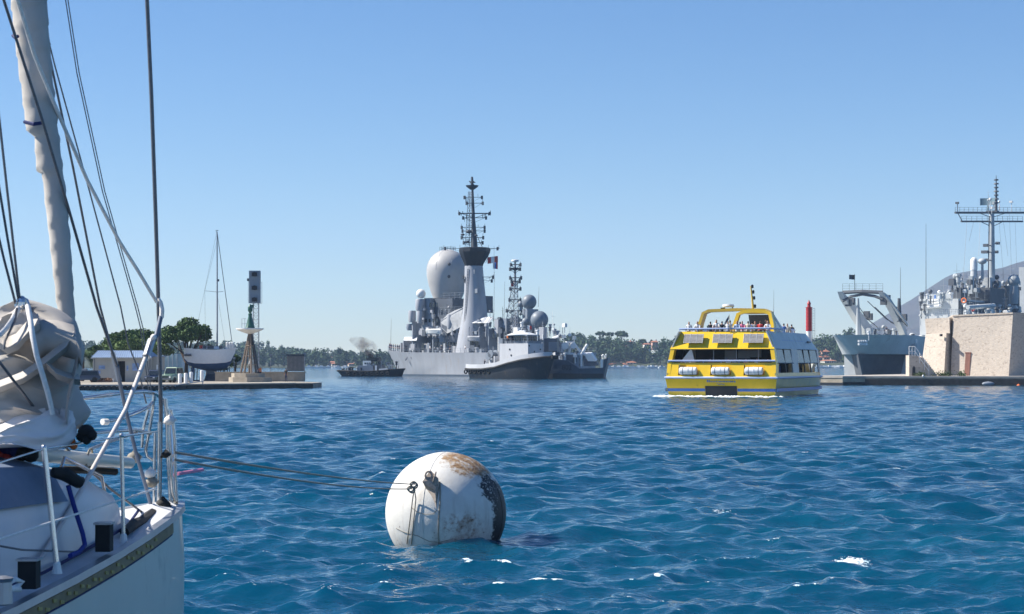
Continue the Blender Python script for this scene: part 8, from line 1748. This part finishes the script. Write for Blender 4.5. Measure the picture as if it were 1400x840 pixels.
# lacing on the bag
wire([P(26, 420, 10.7), P(18, 436, 10.6), P(8, 450, 10.55), P(0, 458, 10.5), P(-10, 462, 10.5)], .017, 'sail_tie', 'rope_white')
wire([P(38, 418, 10.65), P(42, 440, 10.55), P(45, 462, 10.5), P(50, 486, 10.48), P(58, 512, 10.5), P(66, 540, 10.56), P(72, 566, 10.62)], .016, 'sail_tie', 'rope_white')
wire([P(23, 422, 10.65), P(20, 440, 10.58), P(14, 452, 10.56), P(7, 466, 10.54), P(5, 478, 10.54)], .008, 'thin_tie', 'wire')
b = MB(); q = P(30, 416, 10.7); b.ball(q, (.03, .03, .05), 9, 7); b.path([q + Vector((.035 * math.cos(a), 0, .03 * math.sin(a))) for a in np.linspace(0, 6.28, 10)[:-1]], .014, 6, closed=True); b.build('head_shackle', M['steel'], sy, world=True)
# furled headsail: spiral wrapped tube, thicker aloft, with stepped wraps and blue tie
b = MB(); R = []; rs = np.random.RandomState(2); n = 26; m_ = 92
rows = np.linspace(-60, 462, m_)
for i, py in enumerate(rows):
    l = np.interp(py, [-60, 0, 60, 130, 181, 183, 236, 238, 300, 380, 440, 462], [9, 14, 20, 29.5, 36, 46, 49.5, 57, 64, 73, 80.5, 86]); r = np.interp(py, [-60, 0, 60, 130, 200, 260, 330, 400, 440, 462], [61, 65, 69, 75, 83, 90, 97, 101, 103.5, 106])
    A, Bq = P(l, py, 11.5), P(r, py, 11.5); mid = (A + Bq) / 2; hw_ = (Bq.x - A.x) / 2; ring = []
    for k in range(n):
        t = 2 * math.pi * k / n; q = (t / 6.28 + py / 33.0) % 1.0; stp = .92 + .09 * q ** 2 + .012 * math.sin(5 * t + py * .1); ring.append(mid + Vector((hw_ * stp * math.cos(t), hw_ * stp * math.sin(t), .012 * math.sin(3 * t + py * .2))))
    R.append(ring)
b.loft(R); fj = b.build('furled_jib', M['furled'], sy, world=True, smooth=70)
for py, l, r in ((167, 33.5, 59), (49, 18, 24)):
    A, Bq = P(l, py, 11.5), P(r, py + 2, 11.5); b = MB(); b.path([P(l, py, 11.38), P((l + r) / 2, py + 3, 11.33), P(r, py + 1, 11.38)], .012, 6); b.build('blue_tie', M['tape_blue'], fj).location = (-BW.x, -BW.y, 0)
# forestay, halyards and shrouds
wire([P(199, -60, 12.7), P(201, 0, 12.75), P(207, 130, 12.8), P(213, 300, 12.85), P(217, 430, 12.9), P(220, 560, 12.95), P(218, 694, 13.0)], .0145, 'forestay', 'wire', 9)
wire([P(-4, -70, 10.6), P(24, 0, 10.9), P(48, 78, 11.2), P(80, 156, 11.5), P(119, 246, 11.8), P(163, 330, 12.2), P(189, 371, 12.5), P(214, 413, 12.75)], .0125, 'white_halyard', 'rope_white', 8)
b = MB(); b.path([P(217, 408, 12.75), P(220, 414, 12.75), P(221.5, 424, 12.75), P(221, 434, 12.75), P(218, 436, 12.75)], [.010, .014, .017, .016, .010], 8); b.build('halyard_knot', M['rope_white'], sy, world=True, smooth=60)
wire([P(220, 433, 12.75), P(214, 458, 12.7), P(203, 480, 12.6)], .0165, 'blue_grey_sleeve', 'slate', 8)
b = MB(); b.path([P(209, 462, 12.66), P(199, 490, 12.5), P(172, 560, 12.0), P(110, 672, 11.1), P(50, 775, 10.3)], [.0165, .0155, .015, .0145, .014], 9); b.build('jib_pole', mat('pale_pole', (.62, .58, .55), .5, var=.12, scale=8), sy, world=True, smooth=60)
b = MB(); b.tube(P(207, 466, 12.6), P(200, 488, 12.5), .028, n=9); b.build('pole_collar', M['alu'], sy, world=True)
for x, y in ((210, 461), (200, 490)): b = MB(); b.ball(P(x, y, 12.55), .021, 9, 7); b.build('pole_knob', M['rope_white'], sy, world=True, smooth=60)
wire([P(-2, -40, 10.8), P(5, 0, 10.9), P(21, 50, 11.0), P(58, 165, 11.2), P(95, 290, 11.5), P(132, 420, 11.8), P(160, 500, 12.0)], .0095, 'inner_stay', 'wire', 7)
wire([P(42, -30, 11.6), P(52, 0, 11.6), P(72, 98, 11.75), P(100, 230, 11.95), P(137, 420, 12.3), P(154, 484, 12.4)], .008, 'inner_stay', 'wire', 7)
b = MB(); b.tube(P(154, 482, 12.4), P(163, 520, 12.45), .017, n=8); b.build('turnbuckle', M['alu'], sy, world=True)
wire([P(160, 500, 12.0), P(163, 520, 12.3), P(174, 570, 12.5), P(186, 620, 12.6), P(200, 668, 12.7), P(206, 690, 12.75)], .0135, 'stay_tail', 'slate', 8)
wire([P(50, -10, 12.4), P(75, 90, 12.5), P(120, 253, 12.7), P(165, 420, 12.9), P(175, 470, 12.95), P(190, 508, 13.0), P(200, 552, 13.0)], .006, 'thin_stay', 'wire', 6)
for dx in (0, 3.2): wire([P(88 + dx, -10, 12.9), P(105 + dx, 100, 12.95), P(140 + dx, 262, 13.0), P(185 + dx, 420, 13.0), P(192 + dx, 448, 13.0), P(204 + dx, 540, 13.0)], .0042, 'flag_halyard', 'wire', 5)
for a, c in (((-8, 100), (27, 410)), ((-4, 240), (26, 414)), ((-10, 290), (22, 418))): wire([P(a[0], a[1], 10.5), P((a[0] + c[0]) / 2, (a[1] + c[1]) / 2 + 3, 10.6), P(c[0], c[1], 10.7)], .0085, 'bag_halyard', 'wire', 6)
wire([P(-10, 482, 10.2), P(0, 496, 10.2), P(50, 562, 10.8), P(97, 620, 11.4), P(150, 668, 12.0), P(203, 707, 12.6)], .0085, 'sheet', 'wire', 7)
# ------------------------------------------------------------------ haze
def haze():
    b = MB(); b.box(-6200, 6200, -6200, 6200, -4.0, 420.0)
    m = bpy.data.materials.new('haze_air'); m.use_nodes = True; N = m.node_tree.nodes; N.remove(N['Principled BSDF'])
    v = N.new('ShaderNodeVolumePrincipled'); v.inputs['Color'].default_value = (.54, .73, 1, 1); v.inputs['Density'].default_value = 1.1e-4; v.inputs['Anisotropy'].default_value = .1
    m.node_tree.links.new(v.outputs[0], N['Material Output'].inputs['Volume'])
    o = b.build('haze', m); tag(o, kind='stuff'); return o
haze()
